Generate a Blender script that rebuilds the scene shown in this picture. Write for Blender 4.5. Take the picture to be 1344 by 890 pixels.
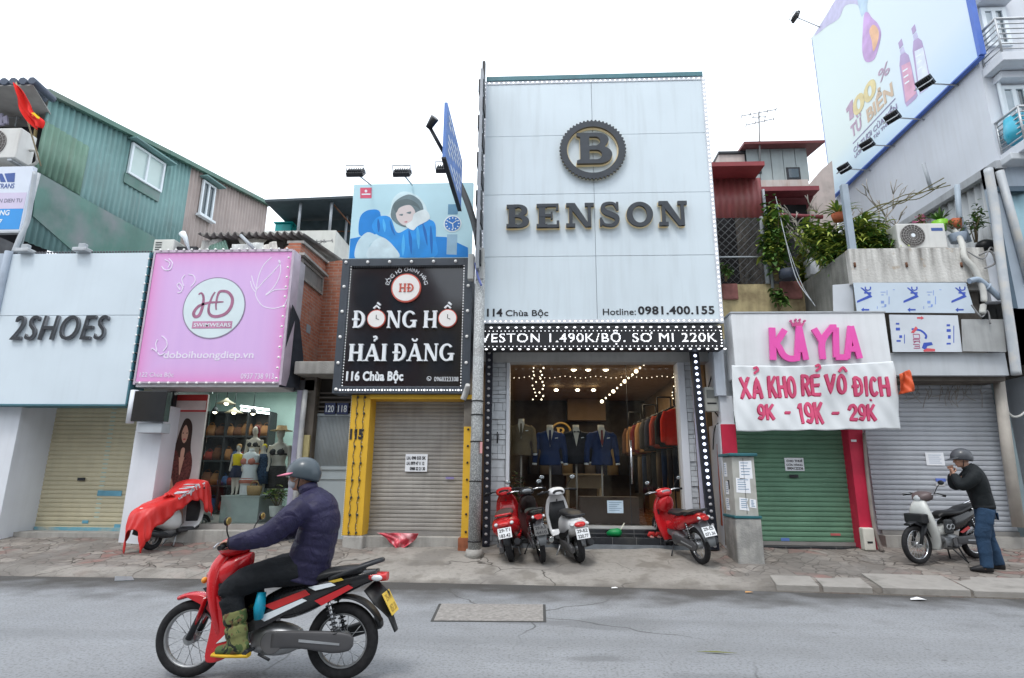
import bpy, bmesh, math, random
from mathutils import Vector, Matrix, Euler
random.seed(7)
S = bpy.context.scene
for o in list(bpy.data.objects): bpy.data.objects.remove(o)
COL = S.collection
rad = math.radians

# camera
F_PX, CAM_H = 760.0,1.5
cam_d = bpy.data.cameras.new('camera'); cam = bpy.data.objects.new('camera', cam_d); COL.objects.link(cam)
cam_d.sensor_width = 36.0; cam_d.lens = 36.0 * F_PX / 1344.0
cam_d.clip_start = .1; cam_d.clip_end = 2000
CAM_R = (Matrix.Rotation(rad(2.9),3, 'Z') @ Matrix.Rotation(rad(90 + 13.3),3, 'X') @ Matrix.Rotation(rad(.5),3, 'Z'))
cam.location = (0,0, CAM_H); cam.rotation_euler = CAM_R.to_euler()
S.camera = cam
S.render.resolution_x, S.render.resolution_y = 1024,678

# sky, sun, exposure
SUN_EL, SUN_AZ = 62,200          # high soft light from behind the camera
w = bpy.data.worlds.new('World'); S.world = w; w.use_nodes = True
nt = w.node_tree; N = nt.nodes; L = nt.links; N.clear()
sky = N.new('ShaderNodeTexSky'); sky.sky_type = 'NISHITA'; sky.sun_disc = False
sky.sun_elevation = rad(SUN_EL); sky.sun_rotation = rad(SUN_AZ); sky.dust_density = 4; sky.air_density = 1.2
mixw = N.new('ShaderNodeMix'); mixw.data_type = 'RGBA'; mixw.inputs['Factor'].default_value = .9
mixw.inputs['B'].default_value = (10.2,10.9,11.7,1)      # an even cloud deck over the blue
bg = N.new('ShaderNodeBackground'); bg.inputs['Strength'].default_value = .12
wo = N.new('ShaderNodeOutputWorld')
L.new(sky.outputs[0],mixw.inputs['A']); L.new(mixw.outputs['Result'],bg.inputs['Color']); L.new(bg.outputs[0],wo.inputs[0])
sd = bpy.data.lights.new('sun', 'SUN'); sun = bpy.data.objects.new('sun', sd); COL.objects.link(sun)
sd.energy = 1.1; sd.angle = rad(16); sd.color = (1,.97,.93)
sun.rotation_euler = Euler((rad(90 - SUN_EL),0,rad(180 - SUN_AZ)), 'XYZ'); sun.location = (0,-10,30)
S.view_settings.view_transform = 'Standard'; S.view_settings.look = 'None'
S.view_settings.exposure = .55; S.view_settings.gamma = 1; S.view_settings.use_curve_mapping = False

# materials
MATS = {}
def mat(name, rgb=(.5,.5,.5),rough=.55,metal=0,var=.12,scale=4.0,bump=0,bscale=40.0,streak=0,streak_rgb=(.1,.09,.08),emit=0,emit_rgb=None, coat=0,spec=None, blotch=None, blotch_scale=2.0,blotch_amt=.5,trans=0):
    if name in MATS: return MATS[name]
    m = bpy.data.materials.new(name); MATS[name] = m; m.use_nodes = True
    t = m.node_tree; b = t.nodes['Principled BSDF']; k = t.links
    if spec is None: spec = .18 if rough > .65 else (.3 if max(rgb) < .12 else .45)
    b.inputs['Roughness'].default_value = rough; b.inputs['Metallic'].default_value = metal
    b.inputs['Specular IOR Level'].default_value = spec
    if coat: b.inputs['Coat Weight'].default_value = coat; b.inputs['Coat Roughness'].default_value = .08
    if trans: b.inputs['Transmission Weight'].default_value = trans
    tc = t.nodes.new('ShaderNodeTexCoord')
    def noise(sc, det=5,vec=None):
        n = t.nodes.new('ShaderNodeTexNoise'); n.inputs['Scale'].default_value = sc; n.inputs['Detail'].default_value = det
        k.new(vec or tc.outputs['Object'],n.inputs['Vector']); return n.outputs['Fac']
    def ramp(src, a, b_):
        r = t.nodes.new('ShaderNodeMapRange'); r.inputs['From Min'].default_value = a; r.inputs['From Max'].default_value = b_
        k.new(src, r.inputs['Value']); return r.outputs['Result']
    def mix(f, A, B):
        x = t.nodes.new('ShaderNodeMix'); x.data_type = 'RGBA'
        for s, v in (('Factor', f),('A', A),('B', B)):
            if isinstance(v, bpy.types.NodeSocket): k.new(v, x.inputs[s])
            else: x.inputs[s].default_value = v if not isinstance(v, tuple) else (*v, 1)
        return x.outputs['Result']
    lo = tuple(c * (1 - var) for c in rgb); hi = tuple(min(1,c * (1 + var)) for c in rgb)
    col = mix(ramp(noise(scale),.3,.7),lo, hi)
    if blotch:
        col = mix(ramp(noise(blotch_scale, 7),.62 - blotch_amt * .3,.72),col, blotch)
    if streak:
        mp = t.nodes.new('ShaderNodeMapping'); mp.inputs['Scale'].default_value = (9,9,.7); k.new(tc.outputs['Object'],mp.inputs['Vector'])
        f = ramp(noise(1.0,6,mp.outputs['Vector']),.48,.85)
        mm = t.nodes.new('ShaderNodeMath'); mm.operation = 'MULTIPLY'; mm.inputs[1].default_value = streak; k.new(f, mm.inputs[0])
        col = mix(mm.outputs[0],col, streak_rgb)
    k.new(col, b.inputs['Base Color'])
    rr = t.nodes.new('ShaderNodeMapRange'); rr.inputs['To Min'].default_value = max(.02,rough - .08); rr.inputs['To Max'].default_value = min(1,rough + .1)
    k.new(noise(scale * 2.3),rr.inputs['Value']); k.new(rr.outputs['Result'],b.inputs['Roughness'])
    if bump:
        bp = t.nodes.new('ShaderNodeBump'); bp.inputs['Strength'].default_value = bump; bp.inputs['Distance'].default_value = .02
        k.new(noise(bscale, 8),bp.inputs['Height']); k.new(bp.outputs[0],b.inputs['Normal'])
    if emit:
        b.inputs['Emission Color'].default_value = (*(emit_rgb or rgb),1); b.inputs['Emission Strength'].default_value = emit
    return m

def glass_mat(name, tint=(.92,.96,.96),refl=.5):
    if name in MATS: return MATS[name]
    m = bpy.data.materials.new(name); MATS[name] = m; m.use_nodes = True
    t = m.node_tree; t.nodes.clear(); k = t.links
    o = t.nodes.new('ShaderNodeOutputMaterial'); mx = t.nodes.new('ShaderNodeMixShader')
    tr = t.nodes.new('ShaderNodeBsdfTransparent'); tr.inputs[0].default_value = (*tint, 1)
    g = t.nodes.new('ShaderNodeBsdfGlossy'); g.inputs['Roughness'].default_value = .02
    fr = t.nodes.new('ShaderNodeFresnel'); fr.inputs['IOR'].default_value = 1.45
    mu = t.nodes.new('ShaderNodeMath'); mu.operation = 'MULTIPLY'; mu.inputs[1].default_value = refl
    k.new(fr.outputs[0],mu.inputs[0]); k.new(mu.outputs[0],mx.inputs[0]); k.new(tr.outputs[0],mx.inputs[1]); k.new(g.outputs[0],mx.inputs[2]); k.new(mx.outputs[0],o.inputs[0])
    return m

# objects
def empty(name, label, cat, loc=(0,0,0),group=None, rot=(0,0,0)):
    o = bpy.data.objects.new(name, None); COL.objects.link(o)
    o.location = loc; o.rotation_euler = rot; o.empty_display_size = .2
    o['label'] = label; o['category'] = cat
    if group: o['group'] = group
    return o
def tag(o, label, cat, group=None):
    o['label'] = label; o['category'] = cat
    if group: o['group'] = group
    return o
def world_of(o):
    return (world_of(o.parent) @ o.matrix_parent_inverse if o.parent else Matrix()) @ Matrix.LocRotScale(o.location, o.rotation_euler, o.scale)
def link(me, name, m, parent=None, local=False):
    o = bpy.data.objects.new(name, me); COL.objects.link(o)
    for x in (m if isinstance(m, (list, tuple)) else [m]): me.materials.append(x)
    if parent:
        o.parent = parent
        if not local: o.matrix_parent_inverse = world_of(parent).inverted()
    return o
def dup(o, parent=None, loc=None, rot=None):
    c = o.copy(); COL.objects.link(c)
    if parent: c.parent = parent
    for ch in list(o.children): dup(ch, c)
    if loc is not None: c.location = loc
    if rot is not None: c.rotation_euler = rot
    return c

# pixels and planes
def ray(x, y):
    return CAM_R @ Vector(((x - 672) / F_PX, -(y - 445) / F_PX, -1))
def W(x, y, Y):
    d = ray(x, y); return Vector((0,0, CAM_H)) + d * (Y / d.y)
def G(x, y, Z=0):
    d = ray(x, y); return Vector((0,0, CAM_H)) + d * ((Z - CAM_H) / d.z)
def X(x, y, Y): return W(x, y, Y).x
def Z(x, y, Y): return W(x, y, Y).z

class Plane:
    """An upright plane through p with horizontal direction u; n = u x Z looks out of it."""
    def __init__(s, p, u=(1,0,0)):
        s.p = Vector(p); s.u = Vector(u).normalized(); s.v = Vector((0,0,1)); s.n = s.u.cross(s.v)
    def px(s, x, y):
        d = ray(x, y); o = Vector((0,0, CAM_H)); t = (s.p - o).dot(s.n) / d.dot(s.n); q = o + d * t - s.p
        return (q.dot(s.u),q.z)
    def pxs(s, L_): return [s.px(*a) for a in L_]
    def pt(s, a, b, n=0): return s.p + s.u * a + s.v * b + s.n * n
def FP(Y): return Plane((0, Y, 0))          # a plane that faces the street

class MB:
    def __init__(s): s.b = bmesh.new(); s.smooth = []
    def face(s, pts, mi=0,sm=False):
        try: f = s.b.faces.new([s.b.verts.new(p) for p in pts])
        except ValueError: return
        f.material_index = mi; f.smooth = sm; return f
    def box(s, x0,x1,y0,y1,z0,z1,mi=0):
        v = [s.b.verts.new((x, y, z)) for z in (min(z0,z1),max(z0,z1)) for x, y in ((min(x0,x1),min(y0,y1)),(max(x0,x1),min(y0,y1)),(max(x0,x1),max(y0,y1)),(min(x0,x1),max(y0,y1)))]
        for i in ((3,2,1,0),(4,5,6,7),(0,1,5,4),(1,2,6,5),(2,3,7,6),(3,0,4,7)):
            f = s.b.faces.new([v[j] for j in i]); f.material_index = mi
        return s
    def poly(s, pl, uv, n0,n1,mi=0,mside=None):
        """a polygon on a plane, given thickness from n0 to n1 (front)"""
        ar = sum(uv[i][0] * uv[(i + 1) % len(uv)][1] - uv[(i + 1) % len(uv)][0] * uv[i][1] for i in range(len(uv)))
        if ar < 0: uv = uv[::-1]
        a = [s.b.verts.new(pl.pt(u, v, n1)) for u, v in uv]; c = [s.b.verts.new(pl.pt(u, v, n0)) for u, v in uv]
        f = s.b.faces.new(a); f.material_index = mi
        g = s.b.faces.new(c[::-1]); g.material_index = mi if mside is None else mside
        for i in range(len(uv)):
            j = (i + 1) % len(uv); h = s.b.faces.new((a[i],c[i],c[j],a[j])); h.material_index = mi if mside is None else mside
        return s
    def rect(s, pl, u0,v0,u1,v1,n0,n1,mi=0): return s.poly(pl, [(u0,v0),(u1,v0),(u1,v1),(u0,v1)],n0,n1,mi)
    def disc(s, pl, c, ru, rv, n0,n1,seg=40,mi=0,mside=None):
        return s.poly(pl, [(c[0] + ru * math.cos(i * 2 * math.pi / seg),c[1] + rv * math.sin(i * 2 * math.pi / seg)) for i in range(seg)],n0,n1,mi, mside)
    def ribbon(s, pl, pts, wd, n0,n1,closed=False, taper=None):
        n = len(pts); pts = [Vector(p) for p in pts]; Lr = []
        for i, p in enumerate(pts):
            a = pts[i - 1] if (i or closed) else p; c = pts[(i + 1) % n] if (i < n - 1 or closed) else p
            d = (c - a); d = d.normalized() if d.length > 1e-9 else Vector((1,0)); q = Vector((-d.y, d.x))
            ww = wd * (taper(i / (n - 1)) if taper else 1) / 2
            Lr.append((p + q * ww, p - q * ww))
        R = []
        for l, r in Lr: R.append([s.b.verts.new(pl.pt(x.x, x.y, nn)) for x, nn in ((l, n1),(r, n1),(r, n0),(l, n0))])
        for i in range(n if closed else n - 1):
            A, B = R[i], R[(i + 1) % n]
            for j in range(4): s.b.faces.new((A[j], A[(j + 1) % 4], B[(j + 1) % 4], B[j]))
        if not closed: s.b.faces.new(R[0][::-1]); s.b.faces.new(R[-1])
        return s
    def sweep(s, pts, ra, rb=None, seg=12,up=(0,0,1),power=2.0,caps=True, mi=0,sm=True, closed=False):
        """rings of (super)ellipses along a path: ra across, rb along 'up'"""
        pts = [Vector(p) for p in pts]; n = len(pts); up = Vector(up)
        ra = ra if isinstance(ra, (list, tuple)) else [ra] * n
        rb = ra if rb is None else (rb if isinstance(rb, (list, tuple)) else [rb] * n)
        rings = []; last = None
        for i, p in enumerate(pts):
            d = pts[(i + 1) % n] - pts[i - 1] if closed else pts[min(n - 1,i + 1)] - pts[max(0,i - 1)]
            d = d.normalized() if d.length > 1e-9 else Vector((0,0,1))
            if abs(d.dot(up.normalized())) > .97: side = last or d.orthogonal()
            else: side = d.cross(up)
            side = (side - d * side.dot(d)).normalized(); last = side; b2 = side.cross(d).normalized()
            ring = []
            for k in range(seg):
                t = 2 * math.pi * k / seg; c, q = math.cos(t),math.sin(t)
                if power != 2: c = math.copysign(abs(c) ** (2 / power),c); q = math.copysign(abs(q) ** (2 / power),q)
                ring.append(s.b.verts.new(p + side * ra[i] * c + b2 * rb[i] * q))
            rings.append(ring)
        for i in range(n if closed else n - 1):
            A, B = rings[i],rings[(i + 1) % n]
            for k in range(seg):
                f = s.b.faces.new((A[k], A[(k + 1) % seg], B[(k + 1) % seg], B[k])); f.smooth = sm; f.material_index = mi
        if caps and not closed:
            for rg in (rings[0][::-1],rings[-1]):
                f = s.b.faces.new(rg); f.material_index = mi
        return s
    def ball(s, c, r, seg=12,rings=8,mi=0,sm=True):
        r = r if isinstance(r, (tuple, list)) else (r, r, r)
        c = Vector(c); rows = []
        for i in range(rings + 1):
            t = math.pi * i / rings
            if i in (0,rings): rows.append([s.b.verts.new(c + Vector((0,0,r[2] * math.cos(t))))]); continue
            rows.append([s.b.verts.new(c + Vector((r[0] * math.sin(t) * math.cos(2 * math.pi * k / seg),r[1] * math.sin(t) * math.sin(2 * math.pi * k / seg),r[2] * math.cos(t)))) for k in range(seg)])
        for i in range(rings):
            A, B = rows[i],rows[i + 1]
            for k in range(seg):
                q = [A[k % len(A)], B[k % len(B)], B[(k + 1) % len(B)], A[(k + 1) % len(A)]]
                q = list(dict.fromkeys(q))
                if len(q) > 2: f = s.b.faces.new(q); f.smooth = sm; f.material_index = mi
        return s
    def torus(s, c, axis, R, r, r2=None, seg=40,sec=12,mi=0,power=2):
        c = Vector(c); axis = Vector(axis).normalized(); a = axis.orthogonal().normalized(); b = axis.cross(a)
        pts = [c + (a * math.cos(2 * math.pi * i / seg) + b * math.sin(2 * math.pi * i / seg)) * R for i in range(seg)]
        return s.sweep(pts, r, r2 if r2 else r, seg=sec, up=axis, closed=True, mi=mi, power=power)
    def rod(s, a, b, r, r2=None, seg=10,mi=0): return s.sweep([a, b], [r, r2 if r2 is not None else r],seg=seg, mi=mi, up=(.13,.21,.97))
    def grid(s, fn, nu, nv, mi=0,sm=True):
        v = [[s.b.verts.new(fn(i / nu, j / nv)) for j in range(nv + 1)] for i in range(nu + 1)]
        for i in range(nu):
            for j in range(nv):
                f = s.b.faces.new((v[i][j],v[i + 1][j],v[i + 1][j + 1],v[i][j + 1])); f.smooth = sm; f.material_index = mi
        return s
    def build(s, name, m, parent=None, bevel=0,local=False, solid=0,sub=0,xf=None, remesh=0,smooth=0,bseg=2,angle=None):
        bmesh.ops.recalc_face_normals(s.b, faces=s.b.faces[:])
        if xf is not None: bmesh.ops.transform(s.b, matrix=xf, verts=s.b.verts[:])
        me = bpy.data.meshes.new(name); s.b.to_mesh(me); s.b.free()
        o = link(me, name, m, parent, local)
        if solid:
            k = o.modifiers.new('solid', 'SOLIDIFY'); k.thickness = solid; k.offset = 0
        if remesh:
            k = o.modifiers.new('remesh', 'REMESH'); k.mode = 'VOXEL'; k.voxel_size = remesh; k.use_smooth_shade = True
        if smooth:
            k = o.modifiers.new('smooth', 'SMOOTH'); k.factor = .5; k.iterations = smooth
        if bevel:
            k = o.modifiers.new('bevel', 'BEVEL'); k.width = bevel; k.segments = bseg; k.limit_method = 'ANGLE'; k.angle_limit = rad(40)
        if sub:
            k = o.modifiers.new('sub', 'SUBSURF'); k.levels = sub; k.render_levels = sub
        return o

def spline(pts, per=8,closed=False):
    """Catmull-Rom through points of any dimension"""
    pts = [Vector(p) for p in pts]; n = len(pts); out = []
    for i in range(n if closed else n - 1):
        p0 = pts[i - 1] if (i or closed) else pts[0]; p1 = pts[i]; p2 = pts[(i + 1) % n]; p3 = pts[(i + 2) % n] if (closed or i < n - 2) else pts[-1]
        for k in range(per):
            t = k / per
            out.append(.5 * ((2 * p1) + (p2 - p0) * t + (2 * p0 - 5 * p1 + 4 * p2 - p3) * t * t + (3 * p1 - p0 - 3 * p2 + p3) * t ** 3))
    if not closed: out.append(pts[-1])
    return out

def curve_mesh(cd):
    o = bpy.data.objects.new('tmp', cd); COL.objects.link(o)
    bpy.context.view_layer.update()
    dg = bpy.context.evaluated_depsgraph_get()
    me = bpy.data.meshes.new_from_object(o.evaluated_get(dg))
    bpy.data.objects.remove(o); bpy.data.curves.remove(cd); me.materials.clear()
    return me
def place_shape(me, pl, box, name, m, parent, n0=.0,shear=0,depth=None, keep=False, side_mat=None):
    """fit a mesh drawn in xy (z = depth) to the box (u0,v0,u1,v1) on a plane"""
    xs = [v.co.x for v in me.vertices]; ys = [v.co.y for v in me.vertices]; zs = [v.co.z for v in me.vertices]
    x0,x1,y0,y1,z0 = min(xs),max(xs),min(ys),max(ys),min(zs)
    sx = (box[2] - box[0]) / (x1 - x0); sy = (box[3] - box[1]) / (y1 - y0)
    for v in me.vertices:
        a, b, c = (v.co.x - x0) * sx, (v.co.y - y0) * sy, v.co.z - z0
        v.co = pl.pt(box[0] + a + shear * b, box[1] + b, n0 + c)
    if side_mat:
        for p in me.polygons:
            p.material_index = 1 if abs(p.normal.dot(pl.n)) < .6 else 0
        me.update()
        for p in me.polygons:
            p.material_index = 0 if abs(p.normal.dot(pl.n)) > .6 else 1
        return link(me, name, [m, side_mat],parent)
    return link(me, name, m, parent)
def text(s, pl, pxbox, name, m, parent, n0=.002,depth=.003,bold=0,shear=0,space=1.0,side_mat=None, uv=None):
    cd = bpy.data.curves.new('t', 'FONT'); cd.body = s; cd.size = 1; cd.extrude = max(depth, 1e-4) / 2; cd.offset = bold; cd.space_character = space
    cd.resolution_u = 4
    me = curve_mesh(cd)
    if uv is None:
        a = pl.px(pxbox[0],pxbox[3]); c = pl.px(pxbox[2],pxbox[1])
        d = pl.px(pxbox[2],pxbox[3]); e = pl.px(pxbox[0],pxbox[1])
        if abs(pl.u.x) > .9: box = ((a[0] + e[0]) / 2,(a[1] + d[1]) / 2,(c[0] + d[0]) / 2,(c[1] + e[1]) / 2)
        else: box = (*a, *c)
    else: box = uv
    return place_shape(me, pl, box, name, m, parent, n0,shear, side_mat=side_mat)
def shape(loops, depth):
    cd = bpy.data.curves.new('s', 'CURVE'); cd.dimensions = '2D'; cd.fill_mode = 'BOTH'; cd.extrude = depth / 2
    for lp in loops:
        sp = cd.splines.new('POLY'); sp.points.add(len(lp) - 1); sp.use_cyclic_u = True
        for q, (x, y) in zip(sp.points, lp): q.co = (x, y, 0,1)
    return curve_mesh(cd)
def arc(cx, cy, rx, ry, a0,a1,n=10):
    return [(cx + rx * math.cos(rad(a0 + (a1 - a0) * i / n)),cy + ry * math.sin(rad(a0 + (a1 - a0) * i / n))) for i in range(n + 1)]
def pxbox(pl, x0,y0,x1,y1):
    """world (u0,v0,u1,v1) of an upright rectangle seen as this pixel box"""
    a, b, c, d = pl.px(x0,y1),pl.px(x1,y1),pl.px(x0,y0),pl.px(x1,y0)
    return ((a[0] + c[0]) / 2,(a[1] + b[1]) / 2,(b[0] + d[0]) / 2,(c[1] + d[1]) / 2)
def shutter_mesh(pl, u0,v0,u1,v1,pitch, n0,dep, m, parent, name='roller_shutter', jitter=.0):
    b = MB(); k = max(1,round((v1 - v0) / pitch)); p = (v1 - v0) / k; prof = []
    for i in range(k):
        z = v0 + i * p
        prof += [(z, 0),(z + p * .12,dep * .8),(z + p * .45,dep),(z + p * .78,dep * .8),(z + p * .93,0.)]
    prof.append((v1,0)); nu = 6
    rows = [[b.b.verts.new(pl.pt(u0 + (u1 - u0) * j / nu, z, n0 + n + random.uniform(-1,1) * jitter)) for j in range(nu + 1)] for z, n in prof]
    for i in range(len(rows) - 1):
        for j in range(nu): f = b.b.faces.new((rows[i][j],rows[i][j + 1],rows[i + 1][j + 1],rows[i + 1][j]))
    return b.build(name, m, parent)

# common materials
white = mat('white_panel', (.74,.80,.84),.45,var=.04,scale=1.2,streak=.2,streak_rgb=(.42,.45,.47))
whitewall = mat('white_wall', (.66,.69,.72),.8,var=.07,scale=2,streak=.25,streak_rgb=(.35,.34,.33),bump=.15)
black = mat('black_panel', (.012,.013,.016),.3,var=.2)
charcoal = mat('charcoal_metal', (.028,.03,.034),.4,var=.15)
dark = mat('dark_void', (.012,.012,.012),.9)
steel = mat('galvanised_steel', (.42,.44,.46),.45,metal=.6,var=.15,scale=9)
greymetal = mat('grey_painted_metal', (.36,.39,.42),.5,var=.1)
concrete = mat('concrete', (.34,.33,.31),.9,var=.18,scale=3,bump=.4,streak=.5,streak_rgb=(.1,.1,.09))
led = mat('led_white', (1,1,1),.5,emit=1.15,emit_rgb=(.93,.95,1))
bulbm = mat('bulb_white', (.85,.85,.83),.25,var=.03)
papermat = mat('paper', (.78,.8,.84),.8,var=.03)
ink = mat('ink', (.03,.03,.035),.7)
rubber = mat('rubber', (.022,.022,.024),.75,var=.25,scale=30)
chrome = mat('chrome', (.62,.63,.65),.18,metal=1,var=.05)
alu = mat('aluminium_casting', (.34,.35,.36),.42,metal=.7,var=.12,scale=20)
blackplastic = mat('black_plastic', (.02,.021,.023),.42,var=.15)
rust = mat('rusty_iron', (.16,.08,.05),.8,var=.3,scale=12)
# the setting
class NB:
    """short-hand for node materials"""
    def __init__(s, name, rough=.8):
        s.m = bpy.data.materials.new(name); MATS[name] = s.m; s.m.use_nodes = True; s.t = s.m.node_tree
        s.b = s.t.nodes['Principled BSDF']; s.b.inputs['Roughness'].default_value = rough
        s.obj = s.t.nodes.new('ShaderNodeTexCoord').outputs['Object']
    def set(s, n, sock, v):
        i = n.inputs[sock]
        if isinstance(v, bpy.types.NodeSocket): s.t.links.new(v, i)
        elif isinstance(v, tuple) and len(v) == 3 and i.type == 'RGBA': i.default_value = (*v, 1)
        else: i.default_value = v
    def map(s, scale=(1,1,1),rot=(0,0,0),src=None):
        n = s.t.nodes.new('ShaderNodeMapping'); n.inputs['Scale'].default_value = scale; n.inputs['Rotation'].default_value = rot
        s.set(n, 'Vector', src or s.obj); return n.outputs[0]
    def noise(s, scale, det=5,vec=None, rough=.5,dist=0):
        n = s.t.nodes.new('ShaderNodeTexNoise'); s.set(n, 'Scale', scale); s.set(n, 'Detail', det); s.set(n, 'Roughness', rough); s.set(n, 'Distortion', dist); s.set(n, 'Vector', vec or s.obj); return n.outputs['Fac']
    def noisev(s, scale, vec=None):
        n = s.t.nodes.new('ShaderNodeTexNoise'); s.set(n, 'Scale', scale); s.set(n, 'Vector', vec or s.obj); return n.outputs['Color']
    def vor(s, scale, feature='F1', vec=None, out='Distance', rnd=1):
        n = s.t.nodes.new('ShaderNodeTexVoronoi'); n.feature = feature; s.set(n, 'Scale', scale); s.set(n, 'Vector', vec or s.obj); s.set(n, 'Randomness', rnd); return n.outputs[out]
    def math(s, op, a, b=0.0,c=None):
        n = s.t.nodes.new('ShaderNodeMath'); n.operation = op; s.set(n, 0,a); s.set(n, 1,b)
        if c is not None: s.set(n, 2,c)
        return n.outputs[0]
    def ramp(s, v, a, b, c=0.0,d=1.0):
        n = s.t.nodes.new('ShaderNodeMapRange'); s.set(n, 'Value', v); s.set(n, 'From Min', a); s.set(n, 'From Max', b); s.set(n, 'To Min', c); s.set(n, 'To Max', d); return n.outputs[0]
    def mix(s, f, a, b, op='MIX'):
        n = s.t.nodes.new('ShaderNodeMix'); n.data_type = 'RGBA'; n.blend_type = op; s.set(n, 'Factor', f); s.set(n, 'A', a); s.set(n, 'B', b); return n.outputs['Result']
    def sep(s, v=None):
        n = s.t.nodes.new('ShaderNodeSeparateXYZ'); s.set(n, 0,v or s.obj); return n.outputs
    def addv(s, a, b, f):
        n = s.t.nodes.new('ShaderNodeVectorMath'); n.operation = 'SCALE'; s.set(n, 0,b); s.set(n, 'Scale', f)
        k = s.t.nodes.new('ShaderNodeVectorMath'); k.operation = 'ADD'; s.set(k, 0,a); s.set(k, 1,n.outputs[0]); return k.outputs[0]
    def bump(s, h, strength=.3,dist=.02,prev=None):
        n = s.t.nodes.new('ShaderNodeBump'); s.set(n, 'Strength', strength); s.set(n, 'Distance', dist); s.set(n, 'Height', h)
        if prev: s.set(n, 'Normal', prev)
        s.t.links.new(n.outputs[0],s.b.inputs['Normal']); return n.outputs[0]
    def col(s, c): s.set(s.b, 'Base Color', c)

def yc(x):
    K = [(-60,8.9),(-8,8.74),(-4.5,8.8),(-1.6,8.8),(.75,8.74),(3,8.62),(6.2,8.37),(60,4.2)]
    for (a, b),(c, d) in zip(K, K[1:]):
        if x <= c: return b + (d - b) * (x - a) / (c - a)
    return K[-1][1]
def bev(x):
    if x < 3.2: return .06 + (.24 if x < -1.2 else .34) * min(1,(3.2 - x) / .6)
    return .06
KH = .075
def zg(x, y):
    t = y - yc(x)
    if t <= 0: return 0
    if t < bev(x): return KH * t / bev(x)
    return KH + .118 * min(t - bev(x),2.6)

# road -------------------------------------------------------------
r = NB('asphalt', .72)
xy = r.sep()
curbd = r.math('SUBTRACT', 8.72,xy[1])                                   # metres out from the kerb, near enough
big = r.noise(.35,4); mid = r.noise(2.2,6); fine = r.noise(110,3); spk = r.noise(38,2)
c = r.mix(r.ramp(big, .35,.65),(.245,.26,.282),(.295,.31,.332))
c = r.mix(r.ramp(mid, .35,.75,0,.5),c, (.175,.18,.185))
c = r.mix(r.ramp(fine, .35,.7,0,.55),c, (.34,.345,.35)); c = r.mix(r.ramp(r.noise(75,4),.55,.75,0,.6),c, (.15,.152,.158)); c = r.mix(r.ramp(spk, .5,.66,0,.55),c, (.125,.127,.13)); c = r.mix(r.ramp(r.noise(22,5),.55,.7,0,.5),c, (.30,.305,.31)); c = r.mix(r.ramp(r.vor(14),.16,.06,0,.55),c, (.12,.12,.12))
trk = r.noise(1.0,4,r.map((.12,1.6,1)))
c = r.mix(r.ramp(trk, .45,.72,0,.45),c, (.155,.16,.165))
wv = r.addv(r.obj, r.noisev(1.3),.55)
ck = r.vor(.42, 'DISTANCE_TO_EDGE', wv); ckm = r.math('MULTIPLY', r.ramp(ck, .008,.001,0,1),r.ramp(r.noise(.23,2),.50,.56))
c = r.mix(r.math('MULTIPLY', ckm, .8),c, (.05,.05,.05))
stain = r.math('MULTIPLY', r.ramp(r.noise(1.4,6),.55,.7),r.ramp(curbd, 2.6,.3,0,.8)); c = r.mix(stain, c, (.085,.083,.08)); c = r.mix(r.math('MULTIPLY', r.ramp(r.noise(.9,7,r.map((.45,1.3,1))),.56,.60),r.ramp(r.noise(.25,2),.45,.6,0,.5)),c, (.115,.118,.122))
gut = r.math('MULTIPLY', r.ramp(r.math('ADD', curbd, r.math('MULTIPLY', r.noise(1.7,6),2.2)),2.35,1.35,0,1),.9)
c = r.mix(gut, c, (.062,.058,.054))
spots = r.ramp(r.vor(2.6,vec=r.addv(r.obj, r.noisev(6),.1)),.075,.05,0,.5); c = r.mix(r.math('MULTIPLY', spots, r.ramp(r.noise(.8,2),.5,.6)),c, (.09,.09,.09))
r.col(c); r.b.inputs['Specular IOR Level'].default_value = .18
bn = r.bump(r.noise(130,4),.6,.012); r.bump(r.noise(3,4),.25,.03,bn)

b = MB()
def road_fn(i, j):
    x = -60 + 120 * i
    e = yc(x); return Vector((x, -25 + (e + 25) * j, .012 * math.sin(x * .5 + j * 9) * (1 - j) * 0))
b.grid(road_fn, 120,30)
o = b.build('road', r.m); o['kind'] = 'structure'
g = MB(); g.face([(-400,-400,-.02),(400,-400,-.02),(400,400,-.02),(-400,400,-.02)])
o = g.build('ground', mat('far_ground', (.2,.19,.17),.9)); o['kind'] = 'structure'

# pavement: broken tiles on the left, plain concrete in the middle, tiles again on the right
p = NB('pavement', .85)
xy = p.sep(); base_n = p.noise(14,6); wob = p.math('MULTIPLY', p.math('SUBTRACT', p.noise(1.6,4),.5),2.2); xw = p.math('ADD', xy[0],wob)
left = p.ramp(xw, -2.6,-3.0); right = p.ramp(xw, 2.7,3.1); tiled = p.math('MAXIMUM', left, right)
dv = p.addv(p.obj, p.noisev(1.1),.25)
dv = p.addv(dv, p.noisev(4.5),.12); edge = p.vor(4.6, 'DISTANCE_TO_EDGE', dv); cellc = p.vor(4.6, 'F1', dv, 'Color'); cell = p.sep(cellc)
con = p.mix(p.ramp(p.noise(1.1,6),.3,.7),(.25,.232,.21),(.345,.325,.295))
con = p.mix(p.ramp(p.noise(60,3),.4,.7,0,.4),con, (.22,.21,.2))
con = p.mix(p.ramp(p.noise(2.3,7),.52,.62,0,.7),con, (.17,.155,.135))
tl = p.mix(cell[0], (.17,.15,.135),(.29,.262,.235))
red = p.math('MULTIPLY', p.ramp(cell[1], .55,.6),p.ramp(p.noise(.9,3),.48,.56)); tl = p.mix(p.math('MULTIPLY', red, .75),tl, (.25,.13,.115))
tl = p.mix(p.ramp(p.noise(7,6),.4,.75,0,.6),tl, (.17,.155,.14))
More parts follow.
